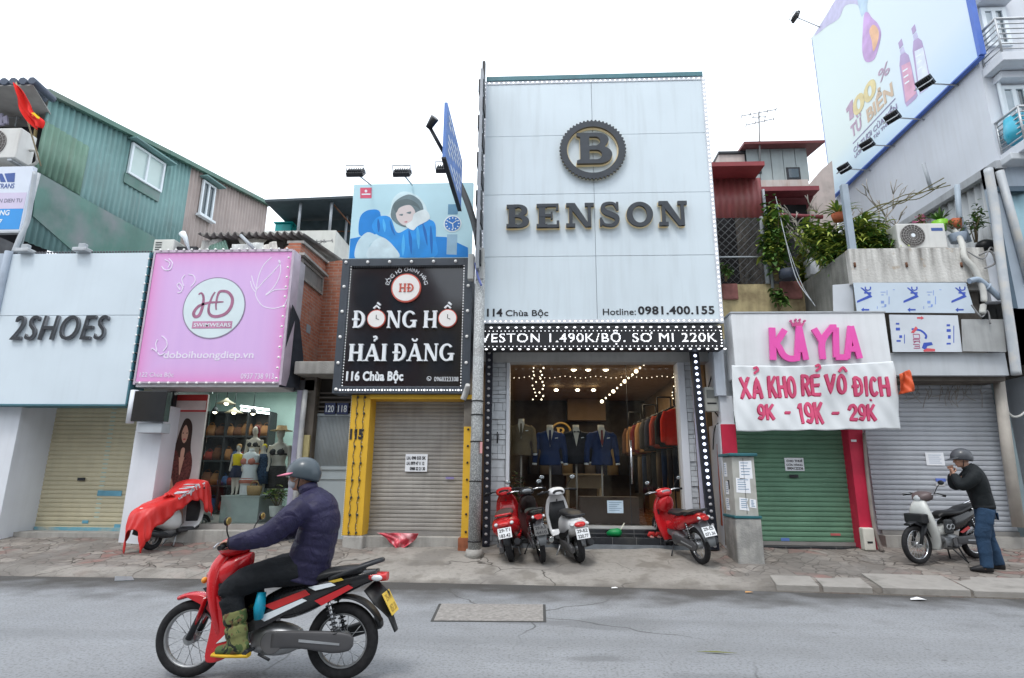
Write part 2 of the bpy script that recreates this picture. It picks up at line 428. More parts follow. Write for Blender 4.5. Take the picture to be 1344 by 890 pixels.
tl = p.mix(p.math('MULTIPLY', p.ramp(edge, .055,.012),p.ramp(p.noise(1.7,3),.3,.6,.25,.95)),tl, (.055,.05,.045)); tl = p.mix(p.ramp(p.noise(2.6,7),.5,.68,0,.6),tl, (.28,.265,.25))
kerbband = p.math('MULTIPLY', p.ramp(p.math('SUBTRACT', xy[1], 8.78),.42,.36),p.ramp(xy[0], 4,3.6))
base = p.mix(tiled, con, tl); base = p.mix(p.math('MULTIPLY', kerbband, .85),base, con)
ed2 = p.vor(.8, 'DISTANCE_TO_EDGE', p.addv(p.obj, p.noisev(2.2),.35)); crk = p.math('MULTIPLY', p.ramp(ed2,.011,.002),p.ramp(p.noise(.7,2),.47,.55))
base = p.mix(p.math('MULTIPLY', crk, .85),base, (.045,.04,.035))
dirt = p.math('MULTIPLY', p.ramp(p.math('ADD', p.math('SUBTRACT', xy[1], 8.68),p.math('MULTIPLY', p.noise(1.8,7),.9)),.72,.38),.8); base = p.mix(dirt, base, (.1,.09,.08))
base = p.mix(p.ramp(base_n, .52,.75,0,.5),base, (.13,.12,.11)); base = p.mix(p.math('MULTIPLY', p.ramp(p.noise(.8,6),.52,.58),.55),base, (.15,.14,.13)); p.col(base); p.b.inputs['Specular IOR Level'].default_value = .15
h = p.math('MULTIPLY', p.ramp(edge, .0,.06),tiled); bn = p.bump(h, .5,.012); bn = p.bump(p.noise(7,5),.35,.03,bn); p.bump(p.noise(90,4),.3,.008,bn)
b = MB(); NX = 260; xs = [-30 + 60 * i / NX for i in range(NX + 1)]
def prof_pts(x):
    e, v = yc(x),bev(x); ts = [0,.001,v * .5,v, v + .15] + [v + .15 + 2.5 * k / 10 for k in range(1,11)] + [8,22]
    out = []
    for t in ts:
        z = KH * min(1,t / v) + .118 * max(0,min(t - v, 2.6))
        z += (.012 * math.sin(x * 3.1 + t * 4) + .01 * math.sin(x * 7.3 - t * 6.1)) * min(1,t * 1.2)
        out.append((x, e + t, z if t > 0 else -.01))
    return out
rows = [[b.b.verts.new(q) for q in prof_pts(x)] for x in xs]
for A, B in zip(rows, rows[1:]):
    for j in range(len(A) - 1): f = b.b.faces.new((A[j], B[j], B[j + 1], A[j + 1])); f.smooth = j > 3
o = b.build('pavement', p.m); o['kind'] = 'structure'

# paving slabs along the right hand kerb and the flush concrete cover in the road
slabm = mat('slab_concrete', (.30,.285,.265),.88,var=.14,scale=3,bump=.3,bscale=50,blotch=(.2,.19,.175),blotch_scale=3,blotch_amt=.3)
b = MB()
for i, (x0,x1) in enumerate(((3.2,3.75),(3.8,4.42),(4.55,5.62),(5.66,7.0),(7.03,8.3),(8.34,9.6))):
    for k in range(1):
        d0,d1 = .012,(.5 if i < 2 else .72)
        tz = random.uniform(-.006,.006)
        q = [(x0,yc(x0) + d0),(x1,yc(x1) + d0),(x1 + .1,yc(x1) + d1),(x0 + .1,yc(x0) + d1)]
        top = [b.b.verts.new((x, y, zg(x, y) + .012 + tz) if y - yc(x) > .1 else (x, y, KH + .018 + tz)) for j, (x, y) in enumerate(q)]
        bot = [b.b.verts.new((v.co.x, v.co.y, .0)) for v in top]
        b.b.faces.new(top)
        for j in range(4): b.b.faces.new((top[j],bot[j],bot[(j + 1) % 4],top[(j + 1) % 4]))
o = b.build('kerb', slabm, bevel=.008); o['kind'] = 'structure'
q = [G(*a) for a in ((576,793),(716,794),(717,817),(565,816))]
e = empty('drain_cover', 'rectangular concrete drain cover set flush in the road', 'drain cover', (sum((a.x for a in q)) / 4,sum((a.y for a in q)) / 4,0))
def quadslab(q, z0,z1):
    b = MB(); t = [b.b.verts.new((a.x, a.y, z1)) for a in q]; l = [b.b.verts.new((a.x, a.y, z0)) for a in q]
    b.b.faces.new(t); b.b.faces.new(l[::-1])
    for j in range(4): b.b.faces.new((t[j],l[j],l[(j + 1) % 4],t[(j + 1) % 4]))
    return b
cen = (q[0] + q[1] + q[2] + q[3]) / 4
quadslab([cen + (a - cen) * 1.0 for a in q], .0,.006).build('frame', mat('cover_joint', (.07,.07,.068),.9),e)
quadslab([cen + (a - cen) * .95 for a in q], .003,.012).build('slab', mat('cover_concrete', (.27,.255,.24),.9,var=.25,scale=25,bump=.6,bscale=70),e, bevel=.004)
q = [G(*a) for a in ((151,755),(171,754),(176,762),(150,763))]
tag(quadslab(q, .0,.012).build('scrap_plate', mat('dull_plate', (.24,.26,.28),.5,metal=.4,scale=12),bevel=.003), 'small grey plate lying in the gutter beside the road', 'scrap plate')
# bits of litter
def scrap(label, px, py, pts, col, h=.02,up=.14):
    c = G(px, py, up if py < 770 else 0); b = MB(); ctr = b.b.verts.new((0,0,h * 1.2)); vs = [b.b.verts.new((x, y, random.uniform(.004,h))) for x, y in pts]
    for i in range(len(vs)): b.b.faces.new((ctr, vs[i],vs[(i + 1) % len(vs)]))
    o = b.build('litter', mat(label[:14].strip().replace(' ', '_') + '_mat', col, .8),solid=.002,local=True)
    c.z = zg(c.x, c.y) + .006; o.location = c; tag(o, label, 'litter'); return o
scrap('scrap of white paper by the right hand kerb slabs', 1204,788, [(-.1,-.03),(.02,-.06),(.11,-.01),(.07,.05),(-.05,.06)], (.75,.76,.78),.03)
scrap('dry green leaf stalk lying out in the road', 940,858, [(-.16,.02),(-.02,-.01),(.17,-.03),(.02,.015)], (.16,.17,.05),.012)
scrap('white shred of litter beside the kerb ramp', 806,773, [(-.04,-.03),(.05,-.02),(.03,.04),(-.03,.03)], (.7,.7,.7),.015)
scrap('flattened orange wrapper near the cabinet', 982,764, [(-.06,-.03),(.05,-.02),(.06,.03),(-.04,.03)], (.55,.3,.12),.015)

# materials for walls
def corr_mat(name, rgb, rust_amt=.3):
    if name in MATS: return MATS[name]
    c = NB(name, .5); st = c.noise(1,6,c.map((7,7,.5)))
    col = c.mix(c.ramp(c.noise(1.2,5),.3,.7),tuple(v * .82 for v in rgb),tuple(min(1,v * 1.15) for v in rgb))
    col = c.mix(c.ramp(st, .5,.8,0,rust_amt),col, (.16,.1,.07)); col = c.mix(c.ramp(c.noise(3,7),.6,.75,0,.35),col, tuple(v * 1.5 for v in rgb))
    c.col(col); return c.m
def brick_mat(name, c1,c2,mortar, scale=4.2,u='X', bump=.6):
    c = NB(name, .9); s = c.sep(); n = c.t.nodes.new('ShaderNodeCombineXYZ')
    c.set(n, 0,s[0] if u == 'X' else s[1]); c.set(n, 1,s[2])
    bt = c.t.nodes.new('ShaderNodeTexBrick'); c.set(bt, 'Vector', c.addv(n.outputs[0],c.noisev(6),.012)); c.set(bt, 'Color1', c1); c.set(bt, 'Color2', c2); c.set(bt, 'Mortar', mortar); c.set(bt, 'Scale', scale)
    c.set(bt, 'Mortar Size', .03); c.set(bt, 'Brick Width', .9); c.set(bt, 'Row Height', .3); c.set(bt, 'Bias', -.1)
    col = c.mix(c.ramp(c.noise(9,6),.35,.7,0,.5),bt.outputs['Color'],tuple(v * .6 for v in c1)); col = c.mix(c.ramp(c.noise(1.5,7),.55,.75,0,.55),col, mortar)
    c.col(col); c.bump(c.math('ADD', c.math('SUBTRACT', 1,bt.outputs['Fac']),c.math('MULTIPLY', c.noise(30,5),.5)),bump, .02); return c.m
redbrick = brick_mat('old_red_brick', (.40,.13,.075),(.50,.2,.12),(.36,.3,.26),4.2, 'Y')
redbrick2 = brick_mat('old_red_brick_front', (.39,.13,.075),(.48,.19,.115),(.36,.3,.26),4.2, 'X')
green_corr = corr_mat('green_corrugated', (.15,.275,.27),.2)
brown_corr = corr_mat('pinkish_brown_corrugated', (.33,.275,.255),.3)
patch_corr = corr_mat('patch_green_corrugated', (.16,.28,.21),.25)

def wave_sheet(pl, u0,u1,top, bot, m, name, parent, pitch=.076,amp=.012,n0=0,per=4):
    """a corrugated sheet on a plane; top(u) and bot(u) give its edges"""
    b = MB(); n = max(2,int((u1 - u0) / pitch * per)); cols = []
    for i in range(n + 1):
        u = u0 + (u1 - u0) * i / n; a = n0 + amp * math.sin(2 * math.pi * u / pitch)
        cols.append((b.b.verts.new(pl.pt(u, bot(u),a)),b.b.verts.new(pl.pt(u, top(u),a))))
    for A, B in zip(cols, cols[1:]): f = b.b.faces.new((A[0], B[0], B[1], A[1])); f.smooth = True
    return b.build(name, m, parent, solid=.003)
def lerp_fn(pts):
    def f(u):
        for (a, b),(c, d) in zip(pts, pts[1:]):
            if u <= c or (c, d) == pts[-1]: return b + (d - b) * (u - a) / (c - a)
    return f
# lettering with slab serifs
def slab_glyphs(ch, t=.21,t2=.1,s=.1,ex=.065):
    """(width, [('poly', pts)...]) in a box one unit high"""
    P = []; rc = lambda a, b, c, d: P.append([(a, b),(c, b),(c, d),(a, d)])
    def stem(x, top=True, bot=True, tt=t):
        rc(x, 0,x + tt, 1)
        if bot: rc(x - ex, 0,x + tt + ex, s)
        if top: rc(x - ex, 1 - s, x + tt + ex, 1)
    def ring(cx, cy, rx, ry, tx, ty, a0,a1,n=22):
        P.append(arc(cx, cy, rx, ry, a0,a1,n) + arc(cx, cy, rx - tx, ry - ty, a1,a0,n))
    if ch == 'H': stem(.07); stem(.62); rc(.2,.44,.7,.44 + t2); w_ = .9
    elif ch == 'I': stem(.07); w_ = .35
    elif ch == 'N':
        rc(.1,0,.1 + t2,1); rc(.1 - ex * 1.5,0,.1 + t2 + ex * 1.3,s); rc(.74,0,.74 + t2,1); rc(.74 - ex * 1.3,1 - s, .74 + t2 + ex * 1.5,1)
        P.append([(.02,1),(.3,1),(.84,0),(.66,0),(.1,.87)]); rc(.0,1 - s, .22,1); w_ = .94
    elif ch == 'A':
        P.append([(.0 + .06,0),(.06 + t2,0),(.5,.82),(.42,1)]); P.append([(.38,1),(.56,1),(.93,0),(.93 - t * 1.1,0)]); rc(.25,.26,.7,.26 + t2)
        rc(-.03,0,.26,s); rc(.63,0,1.0,s); w_ = .97
    elif ch in 'DĐ':
        stem(.07); ring(.3,.5,.5,.5,t, t2,-90,90); rc(.2,0,.32,t2); rc(.2,1 - t2,.32,1)
        if ch == 'Đ': rc(-.05,.45,.42,.45 + t2 * .9)
        w_ = .82
    elif ch == 'G':
        ring(.46,.5,.46,.5,t, t2,42,322); rc(.66,.04,.66 + t, .46); rc(.52,.38,.94,.38 + s); w_ = .94
    elif ch == 'B':
        stem(.07); ring(.42,.745,.32,.255,t * .9,t2,-90,90); ring(.42,.275,.38,.275,t, t2,-90,90); w_ = .82
        for y in (0,.55 - t2,1 - t2): rc(.25,y + (.0 if y != .55 - t2 else .01),.43,y + t2)
    elif ch == 'E':
        stem(.07); rc(.1,0,.8,t2); rc(.1,.45,.55,.45 + t2); rc(.1,1 - t2,.78,1); rc(.71,0,.8,.28); rc(.69,.72,.78,1); rc(.5,.35,.57,.65); w_ = .82
    elif ch == 'O': ring(.5,.5,.5,.5,t, t2,0,360,44); w_ = 1.0
    elif ch == 'S':
        c = spline([(.71,.74),(.6,.92),(.4,.95),(.2,.88),(.16,.71),(.27,.58),(.48,.49),(.67,.38),(.7,.22),(.58,.08),(.37,.05),(.18,.1),(.09,.27)], 5)
        n = len(c); l, r = [], []
        for i, q in enumerate(c):
            d = (c[min(n - 1,i + 1)] - c[max(0,i - 1)]).normalized(); m_ = i / (n - 1); hw = .05 + .06 * max(0,math.sin(math.pi * min(1,max(0,(m_ - .12) / .76)))) ** 1.5
            l.append(q + Vector((-d.y, d.x)) * hw); r.append(q - Vector((-d.y, d.x)) * hw)
        P.append([tuple(v) for v in l] + [tuple(v) for v in r[::-1]]); rc(.68,.66,.77,.99); rc(.03,.02,.12,.36); w_ = .8
    else: w_ = .4
    return w_, P
def slab_text(st, pl, box, name, mats, parent, n0=.0,depth=.05,gap=.16, **kw):
    gl = [slab_glyphs(c, **kw) if c != ' ' else (.35, []) for c in st]
    tot = sum(g[0] for g in gl) + gap * (len(gl) - 1); sx = (box[2] - box[0]) / tot; sy = box[3] - box[1]; b = MB(); x = 0
    for w_, P in gl:
        for i, q in enumerate(P): b.poly(pl, [(box[0] + (x + a) * sx, box[1] + c * sy) for a, c in q],n0,n0 + depth + i * .0012,0,1 if len(mats) > 1 else 0)
        x += w_ + gap
    return b.build(name, mats, parent)

def window(pl, u0,v0,u1,v1,parent, fm, pm, n=.0,bars=1,t=.045,dep=.06,label=None):
    f = MB()
    f.rect(pl, u0,v0,u0 + t, v1,n, n + dep); f.rect(pl, u1 - t, v0,u1,v1,n, n + dep)
    f.rect(pl, u0 + t, v0,u1 - t, v0 + t, n, n + dep - .002); f.rect(pl, u0 + t, v1 - t, u1 - t, v1,n, n + dep - .002)
    for k in range(bars):
        m_ = u0 + (u1 - u0) * (k + 1) / (bars + 1); f.rect(pl, m_ - t / 2,v0 + t, m_ + t / 2,v1 - t, n, n + dep - .004)
    fo = f.build('window', fm, parent)
    MB().rect(pl, u0 + t, v0 + t, u1 - t, v1 - t, n + .004,n + .018).build('pane', pm, fo)
    return fo
def quadbox(pl, q):
    uv = pl.pxs(q); us = [a for a, _ in uv]; vs = [b for _, b in uv]
    s = sorted(us); t = sorted(vs); return ((s[0] + s[1]) / 2,(t[0] + t[1]) / 2,(s[2] + s[3]) / 2,(t[2] + t[3]) / 2)
pane_curtain = mat('curtained_pane', (.48,.6,.58),.2,var=.06,scale=2,spec=.8)
pane_dark = mat('dark_pane', (.05,.075,.09),.08,var=.1,spec=.9)

def floodlight(foot, knee, label, group, size=.3,aim=(0,1,-.5),dark_m=None):
    """a flat flood lamp on a thin arm that leaves the wall or sign at foot"""
    foot, knee = Vector(foot), Vector(knee)
    e = empty('floodlight', label, 'floodlight', foot, group)
    MB().sweep([foot, foot.lerp(knee, .6),knee], .016,seg=8).build('arm', steel, e)
    aim = Vector(aim).normalized(); side = aim.cross(Vector((0,0,1))).normalized(); up = side.cross(aim)
    M_ = Matrix((side, up, aim)).transposed().to_4x4(); M_.translation = knee
    b = MB(); b.box(-size * .6,size * .6,-size * .42,size * .42,-.03,.05)
    for k in range(7): b.box(-size * .5 + k * size * .16,-size * .5 + k * size * .16 + .012,-size * .36,size * .36,-.075,-.03)
    h = b.build('lamp_head', charcoal, e, bevel=.012,xf=M_)
    MB().box(-size * .52,size * .52,-size * .35,size * .35,.051,.056).build('lens', mat('lamp_lens', (.3,.32,.34),.15,spec=.9),h, xf=M_)
    b = MB(); b.sweep([(-size * .64,0,0),(-size * .64,0,-.14),(size * .64,0,-.14),(size * .64,0,0)], .012,seg=6); b.build('bracket', steel, e, xf=M_)
    return e

def cloth(pl, A, B, m, name, nu=24,nv=24,amp=.04,fx=9,fy=3,n0=0,parent=None, th=.004):
    """a sheet between two edges (lists of plane coordinates),rippled"""
    A = spline(A, 8); B = spline(B, 8)
    def at(Lp, t):
        f = t * (len(Lp) - 1); i = min(int(f),len(Lp) - 2); return Lp[i].lerp(Lp[i + 1],f - i)
    b = MB()
    b.grid(lambda i, j: pl.pt(*(at(A, j).lerp(at(B, j),i)),n0 + amp * math.sin(fx * i + fy * j) + amp * .4 * math.sin(fx * 2.3 * i - fy * 2 * j + 1)),nu, nv)
    return b.build(name, m, parent, solid=th)

# green corrugated house, far left
gp = Plane(W(66,122,11.6),(.151,.988,0))
guL = gp.px(351,267)[0]
g_top = lerp_fn(gp.pxs([(66,122),(190,184),(351,267)]))
zb = gp.px(120,335)[1] - .3
e = empty('green_house', 'tall green and brown corrugated metal house rising behind the shoe shop sign', 'house', (gp.p.x, gp.p.y, 0))
gs = gp.px(243,270)[0]; gs2 = gp.px(340,300)[0]
wave_sheet(gp, 0,gs, g_top, lambda u: zb, green_corr, 'corrugated_wall', e, pitch=.15,amp=.022)
wave_sheet(gp, gs, guL, g_top, lambda u: zb, brown_corr, 'brown_wall', e, pitch=.15,amp=.022)
e.children[-1]['label'] = 'faded pinkish brown corrugated rear half of the wall'
pq = gp.pxs([(57,158),(121,196),(104,257),(42,222)])
wave_sheet(gp, pq[3][0] + .02,pq[2][0],lerp_fn([pq[0],pq[1]]),lerp_fn([pq[3],pq[2]]),patch_corr, 'patch_panel', e, pitch=.15,amp=.024,n0=.035)
flatgreen = mat('flat_green_sheet', (.085,.19,.16),.42,var=.22,scale=1.2,streak=.25,streak_rgb=(.2,.24,.22),blotch=(.2,.22,.23),blotch_scale=1.1,blotch_amt=.5,bump=.06,bscale=4)
fq = gp.pxs([(46,226),(120,268),(201,312),(196,338),(102,338),(40,284)])
MB().poly(gp, fq, .045,.075).build('flat_panel', flatgreen, e)
cap = MB()
for (a, c) in ((0,.42),(.42,1)):
    u0,u1 = guL * a - (.12 if a == 0 else 0),guL * c + (.1 if c == 1 else 0)
    cap.poly(gp, [(u0,g_top(u0) - .1),(u1,g_top(u1) - .1),(u1,g_top(u1) + .03),(u0,g_top(u0) + .03)], -.06,.13 + .02 * a)
cap.build('roof_edge', mat('roof_edge_green', (.10,.2,.16),.5,blotch=(.22,.17,.15),blotch_scale=.5),e)
rf = MB(); rz = [gp.pt(-.1,g_top(0) + .02,0),gp.pt(guL, g_top(guL) + .02,0)]
rf.face([rz[0],rz[1],rz[1] + Vector((-5,.6,.5)),rz[0] + Vector((-5,.6,.5))]); rf.build('roof', mat('roof_sheet', (.14,.16,.17),.6),e, solid=.06)
bw = MB(); pf = gp.pt(guL, 0,-.03)
bw.face([gp.pt(guL, zb, -.03),gp.pt(guL, g_top(guL),-.03),gp.pt(guL, g_top(guL),-.03) + Vector((-5,.6,.5)),gp.pt(guL, zb, -.03) + Vector((-5,.6,0))]); bw.build('rear_wall', brown_corr, e, solid=.05)
for q, pm, pad in (([(172,188),(216,216),(207,253),(164,226)],pane_curtain, 1),([(265,236),(281,247),(275,289),(258,281)],pane_dark, 0)):
    u0,v0,u1,v1 = quadbox(gp, q)
    wf = window(gp, u0,v0,u1,v1,e, white, pm, .03,1,.06,.07)
    hb = MB(); hb.poly(gp, [(u0 - .12,v1 + .05),(u1 + .2,v1 + .05),(u1 + .2,v1 + .09),(u0 - .12,v1 + .09)], .02,.3); hb.build('rain_hood', green_corr, wf)
    if pad: MB().rect(gp, u0 - .05,v0 - .3,u1,v0 - .01,.03,.05).build('sill_panel', flatgreen, wf)
    else: MB().rect(gp, u0 - .08,v0 - .09,u1 + .05,v0 - .02,.03,.2).build('sill', white, wf)
# balcony in the street front
cx = gp.p.x
zr = Z(44,110,10.75); zf = Z(30,226,11)
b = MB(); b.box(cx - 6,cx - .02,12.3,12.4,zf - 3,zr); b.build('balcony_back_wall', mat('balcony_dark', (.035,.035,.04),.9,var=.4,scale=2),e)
MB().box(cx - 6,cx - .02,11.0,12.3,zf - .25,zf - .1).build('balcony_floor', concrete, e)
x_r = X(44,110,10.75)
b = MB(); b.face([(x_r, 10.75,zr - .03),(cx + .05,11.65,zr - .1),(cx - 6,11.65,zr + .05),(x_r - 6,10.75,zr)]); b.face([(cx + .05,11.65,zr - .1),(cx - .5,12.5,zr - .0),(cx - 6,12.5,zr + .1),(cx - 6,11.65,zr + .05)])
b.build('balcony_ceiling', mat('roof_underside', (.34,.33,.32),.8),e, solid=.03)
b = MB()
for i in range(26): b.rod((x_r - i * .22,10.7,zr + .05),(x_r - i * .22 - .12,11.4,zr + .08),.085,seg=8)
b.build('roof_tiles', mat('slate_tiles', (.07,.09,.13),.6),e)
b = MB()
for k in range(4): b.rod(W(0,140 + k * 4,11.8) + Vector((-.6,0,0)), W(26,143 + k * 4,11.8),.014,seg=6)
b.rod(W(26,136,11.8), W(20,166,11.8),.02,seg=6); b.rod(W(10,134,11.8), W(3,165,11.8),.016,seg=6); b.rod(W(52,138,11.7), W(42,205,11.7),.04,seg=6,mi=1)
b.build('drying_rack', [steel, mat('bamboo_pole', (.36,.27,.13),.7)],e)
lp = FP(11.5)
b = MB(); b.poly(lp, lp.pxs([(-6,152),(5,150),(7,165),(-4,166)]),0,.05); b.poly(lp, lp.pxs([(6,155),(11,153),(12,164),(5,163)]),0,.05)
b.build('laundry', mat('lavender_cloth', (.42,.4,.52),.9),e)
MB().box(cx - 6,cx - .1,10.9,12.2, Z(30,332,11), Z(30,304,11)).build('balcony_apron', mat('dark_grey_apron', (.11,.11,.115),.8,var=.3),e)

# air conditioner on that balcony
def ac_unit(pl, box, dep, label, name='air_conditioner', fan_side='L', group=None, logo=False):
    u0,v0,u1,v1 = box; c = pl.pt((u0 + u1) / 2,v0,-dep / 2)
    e = empty(name, label, 'air conditioner', c, group)
    MB().rect(pl, u0,v0,u1,v1,-dep, 0).build('casing', mat('ac_casing', (.6,.6,.58),.5,var=.06,streak=.3,streak_rgb=(.3,.27,.22)),e, bevel=.02)
    r = (v1 - v0) * .43; cu = u0 + r + (v1 - v0) * .1 if fan_side == 'L' else u1 - r - .06
    b = MB(); b.disc(pl, (cu, (v0 + v1) / 2),r, r, .0,.012); g = b.build('fan_shade_disc', mat('fan_shadow', (.13,.12,.115),.7),e)  # flat dark disc stands in for the shade inside the fan opening
    b = MB()
    for k in range(5): b.torus(pl.pt(cu, (v0 + v1) / 2,.022),pl.n, r * (.2 + .2 * k),.004,seg=32,sec=5)
    for k in range(18):
        a = k * math.pi / 9; b.rod(pl.pt(cu + r * .15 * math.cos(a),(v0 + v1) / 2 + r * .15 * math.sin(a),.022),pl.pt(cu + r * math.cos(a + .25),(v0 + v1) / 2 + r * math.sin(a + .25),.022),.004,seg=5)
    b.build('fan_grille', mat('grille_grey', (.34,.33,.32),.5),e)
    MB().disc(pl, (cu, (v0 + v1) / 2),r * .17,r * .17,.02,.03,20).build('fan_hub', white, e)
    for s in (u0 + .1,u1 - .2): MB().rect(pl, s, v0 - .05,s + .1,v0 - .002,-dep + .03,-.03).build('foot', steel, e)
    return e, cu, r
pl = FP(10.95); u0,v0,u1,v1 = pxbox(pl, -12,168,24,207)
e_ac, _, _ = ac_unit(pl, (u0 - .35,v0,u1,v1),.42, 'old white air conditioner on the balcony below the red flag')
b = MB(); b.sweep(spline([pl.pt(u1 + .0,v0 + .35,-.3),pl.pt(u1 + .15,v0 + .33,-.3),pl.pt(u1 + .18,v0 + .1,-.35),pl.pt(u1 + .02,v0 + .02,-.38)], 5),.03,seg=8); b.build('pipe', mat('pipe_wrap', (.5,.5,.47),.8),e_ac)

# red flag with a yellow star
pl = FP(10.55)
fl = empty('flag', 'red flag with a yellow star drooping from the balcony of the green house', 'flag', pl.pt(*pl.px(40,195)))
MB().rod(pl.pt(*pl.px(38,208),-.3),pl.pt(*pl.px(21,108)),.016).build('pole', mat('flag_pole', (.3,.25,.16),.6),fl)
fc = cloth(pl, pl.pxs([(20,110),(25,128),(28,144),(37,160),(47,170)]),pl.pxs([(24,113),(35,124),(44,140),(46,149),(57,158),(55,168)]),mat('flag_red', (.62,.02,.015),.7,var=.1), 'cloth', 18,24,.05,7,4,.02,fl)
sp_ = [(45,151),(49,150.5),(52,153.5),(56,156.5),(55,159),(50,156.5),(46,155)]
MB().poly(pl, pl.pxs(sp_),.07,.078).build('star', mat('star_yellow', (.75,.5,.02),.7),fl)

# little blue and white shop sign at the very left
pl = FP(10.85); e = empty('shop_sign', 'blue and white electronics sign under the balcony at the far left', 'sign', pl.pt(*pl.px(20,300),-.05))
u0,v0,u1,v1 = pxbox(pl, -40,219,35,303)
MB().rect(pl, u0,v0,u1,v1,-.1,0).build('panel', mat('sign_pale', (.62,.67,.76),.4,var=.03),e)
va, vb = pl.px(15,253)[1],pl.px(15,274)[1]
MB().rect(pl, u0 + .02,vb, u1 - .02,va, .001,.004).build('pink_band', mat('sign_pinkish', (.58,.52,.68),.4,var=.03),e)
MB().rect(pl, u0 + .02,v0 + .03,u1 - .02,vb - .003,.001,.005).build('blue_band', mat('sign_blue', (.02,.27,.68),.4,var=.03),e)
navy = mat('sign_navy', (.04,.09,.3),.5)
b = MB(); b.poly(pl, pl.pxs([(6,228),(20,227),(19,239),(10,239)]),.001,.006); b.poly(pl, pl.pxs([(-2,228),(3,228),(8,239),(1,239)]),.001,.006); b.build('logo', navy, e)
text('TRANS', pl, (-3,241,19,247.5), 'lettering', navy, e, bold=.01); text('KIEN DIEN TU', pl, (-9,261,29,266), 'lettering', mat('sign_grey', (.2,.2,.28),.6),e, n0=.005)
text('ANG', pl, (-6,276,13,283), 'lettering', white, e, n0=.006,bold=.02); text('TRANG 7', pl, (-34,288,3,295), 'lettering', white, e, n0=.006,bold=.02)
MB().rect(pl, u0,v0 - .05,u1,v0 - .003,-.1,.01).build('rim', steel, e)
b = MB(); b.sweep(spline([W(46,226,10.6), W(41,262,10.6), W(36,290,10.6), W(26,312,10.5), W(18,332,10.45)], 5),.045,seg=8)
tag(b.build('conduit', greymetal), 'bent grey conduit running down beside the blue and white sign', 'conduit')
b = MB(); b.rod(W(51,228,10.8), W(24,334,10.6),.035)
tag(b.build('support_post', steel), 'straight thin steel post beside the bent grey conduit', 'post')

# shoe shop
Yw = 11.0
e = empty('shoe_shop', 'shoe shop with white columns and a cream roller shutter', 'shop', (X(95,700, Yw), Yw, .3))
xl0,xl1 = X(-40,640,10.65), X(24,560,10.65); xr0,xr1 = X(166,640,10.65), X(202,640,10.65)
gz = lambda x, y: zg(x, y) - .05
paintw = mat('column_white_paint', (.66,.69,.74),.55,var=.05,scale=1.5,streak=.15,streak_rgb=(.4,.41,.42),bump=.05)
MB().box(xl0,xl1,10.65,11.7,gz(xl1,10.6),3.3).build('column', paintw, e, bevel=.01)
MB().box(xr0,xr1,10.65,11.7,gz(xr1,10.6),2.75).build('column', paintw, e, bevel=.01)
pl = FP(11.45)
z0 = Z(90,703,11.45) + .1
sh = shutter_mesh(pl, xl1 - .05,z0,xr0 + .05,3.2,.085,-.02,.018,mat('cream_shutter', (.56,.51,.36),.5,var=.08,scale=3,streak=.25,streak_rgb=(.36,.33,.25)),e, jitter=.001)
MB().rect(pl, xl1 + .02,z0 - .02,xr0 - .02,z0 + .06,.0,.03).build('bottom_bar', mat('bar_blue_paint', (.16,.38,.47),.5,blotch=(.5,.47,.36),blotch_scale=3),sh)
bp = mat('blue_overspray', (.13,.35,.47),.5,var=.2)
for q in ((128,644,160,651),(108,683,116,687),(150,688,158,694)):
    a = pxbox(pl, *q); MB().rect(pl, *a, .0,.006).build('paint_patch', bp, sh)
a = pxbox(pl, 103,627,112,631); MB().rect(pl, *a, .002,.03).build('lock', charcoal, sh)
MB().box(xl0,xr0 - .9,11.5,18,0,5.6).build('body_wall', whitewall, e)
b = MB(); b.box(xl1 - .0,xr0,11.0,11.44,gz(-9,11.2) - .1,zg(-9,11.2) + .06); b.build('threshold', concrete, e)
pl = FP(10.4); u0,u1,v0,v1 = -10.63,-7.72,2.735,5.74
s = empty('shop_sign', 'large pale grey signboard with dark metal letters reading 2SHOES', 'sign', (-9.2,10.5,2.74))
b = MB(); vm = pl.px(100,414)[1]
b.rect(pl, u0,vm + .004,u1,v1,-.06,0); b.rect(pl, u0,v0,u1,vm - .004,-.06,0)
b.build('panel', mat('shoe_sign_panel', (.60,.68,.74),.4,var=.04,scale=1,streak=.12,streak_rgb=(.4,.44,.47)),s, bevel=.004)
MB().rect(pl, u0 + .03,v0 + .03,u1 - .03,v1 - .03,-.45,-.062).build('box', mat('teal_box', (.1,.2,.23),.5),s)
b = MB(); b.rect(pl, u0 - .02,v0 - .03,u1 + .02,v0 - .004,-.4,.02); b.rect(pl, u1 + .004,v0,u1 + .03,v1,-.4,.01); b.build('edge_trim', mat('teal_trim', (.05,.16,.2),.5),s)
b = MB()
for k in range(48): b.ball(pl.pt(u0 + .05 + k * .061,v1 + .035,-.03),.022,8,5)
b.build('light_string', mat('dark_bulbs', (.09,.09,.1),.4),s)
text('2SHOES', pl, (19,415,140,447), 'lettering', mat('dark_chrome_letters', (.03,.033,.04),.35),s, n0=.01,depth=.06,bold=-.002,shear=.13,space=1.15,side_mat=mat('letter_sides', (.16,.165,.18),.4))
for k, (x, y) in enumerate(((33,331),(108,330))):
    c = W(x, y, 10.35); f = empty('floodlight', ('small floodlight on the left of the 2SHOES sign top', 'small floodlight near the middle of the 2SHOES sign top')[k], 'floodlight', c, 'floodlights on the shoe sign')
    b = MB(); b.box(c.x - .14,c.x + .14,c.y - .1,c.y + .1,c.z - .02,c.z + .06); b.build('lamp_head', steel, f, bevel=.015)
    b = MB(); b.box(c.x - .07,c.x + .07,c.y - .05,c.y + .05,c.z + .062,c.z + .16); b.build('ballast_box', greymetal, f, bevel=.02)
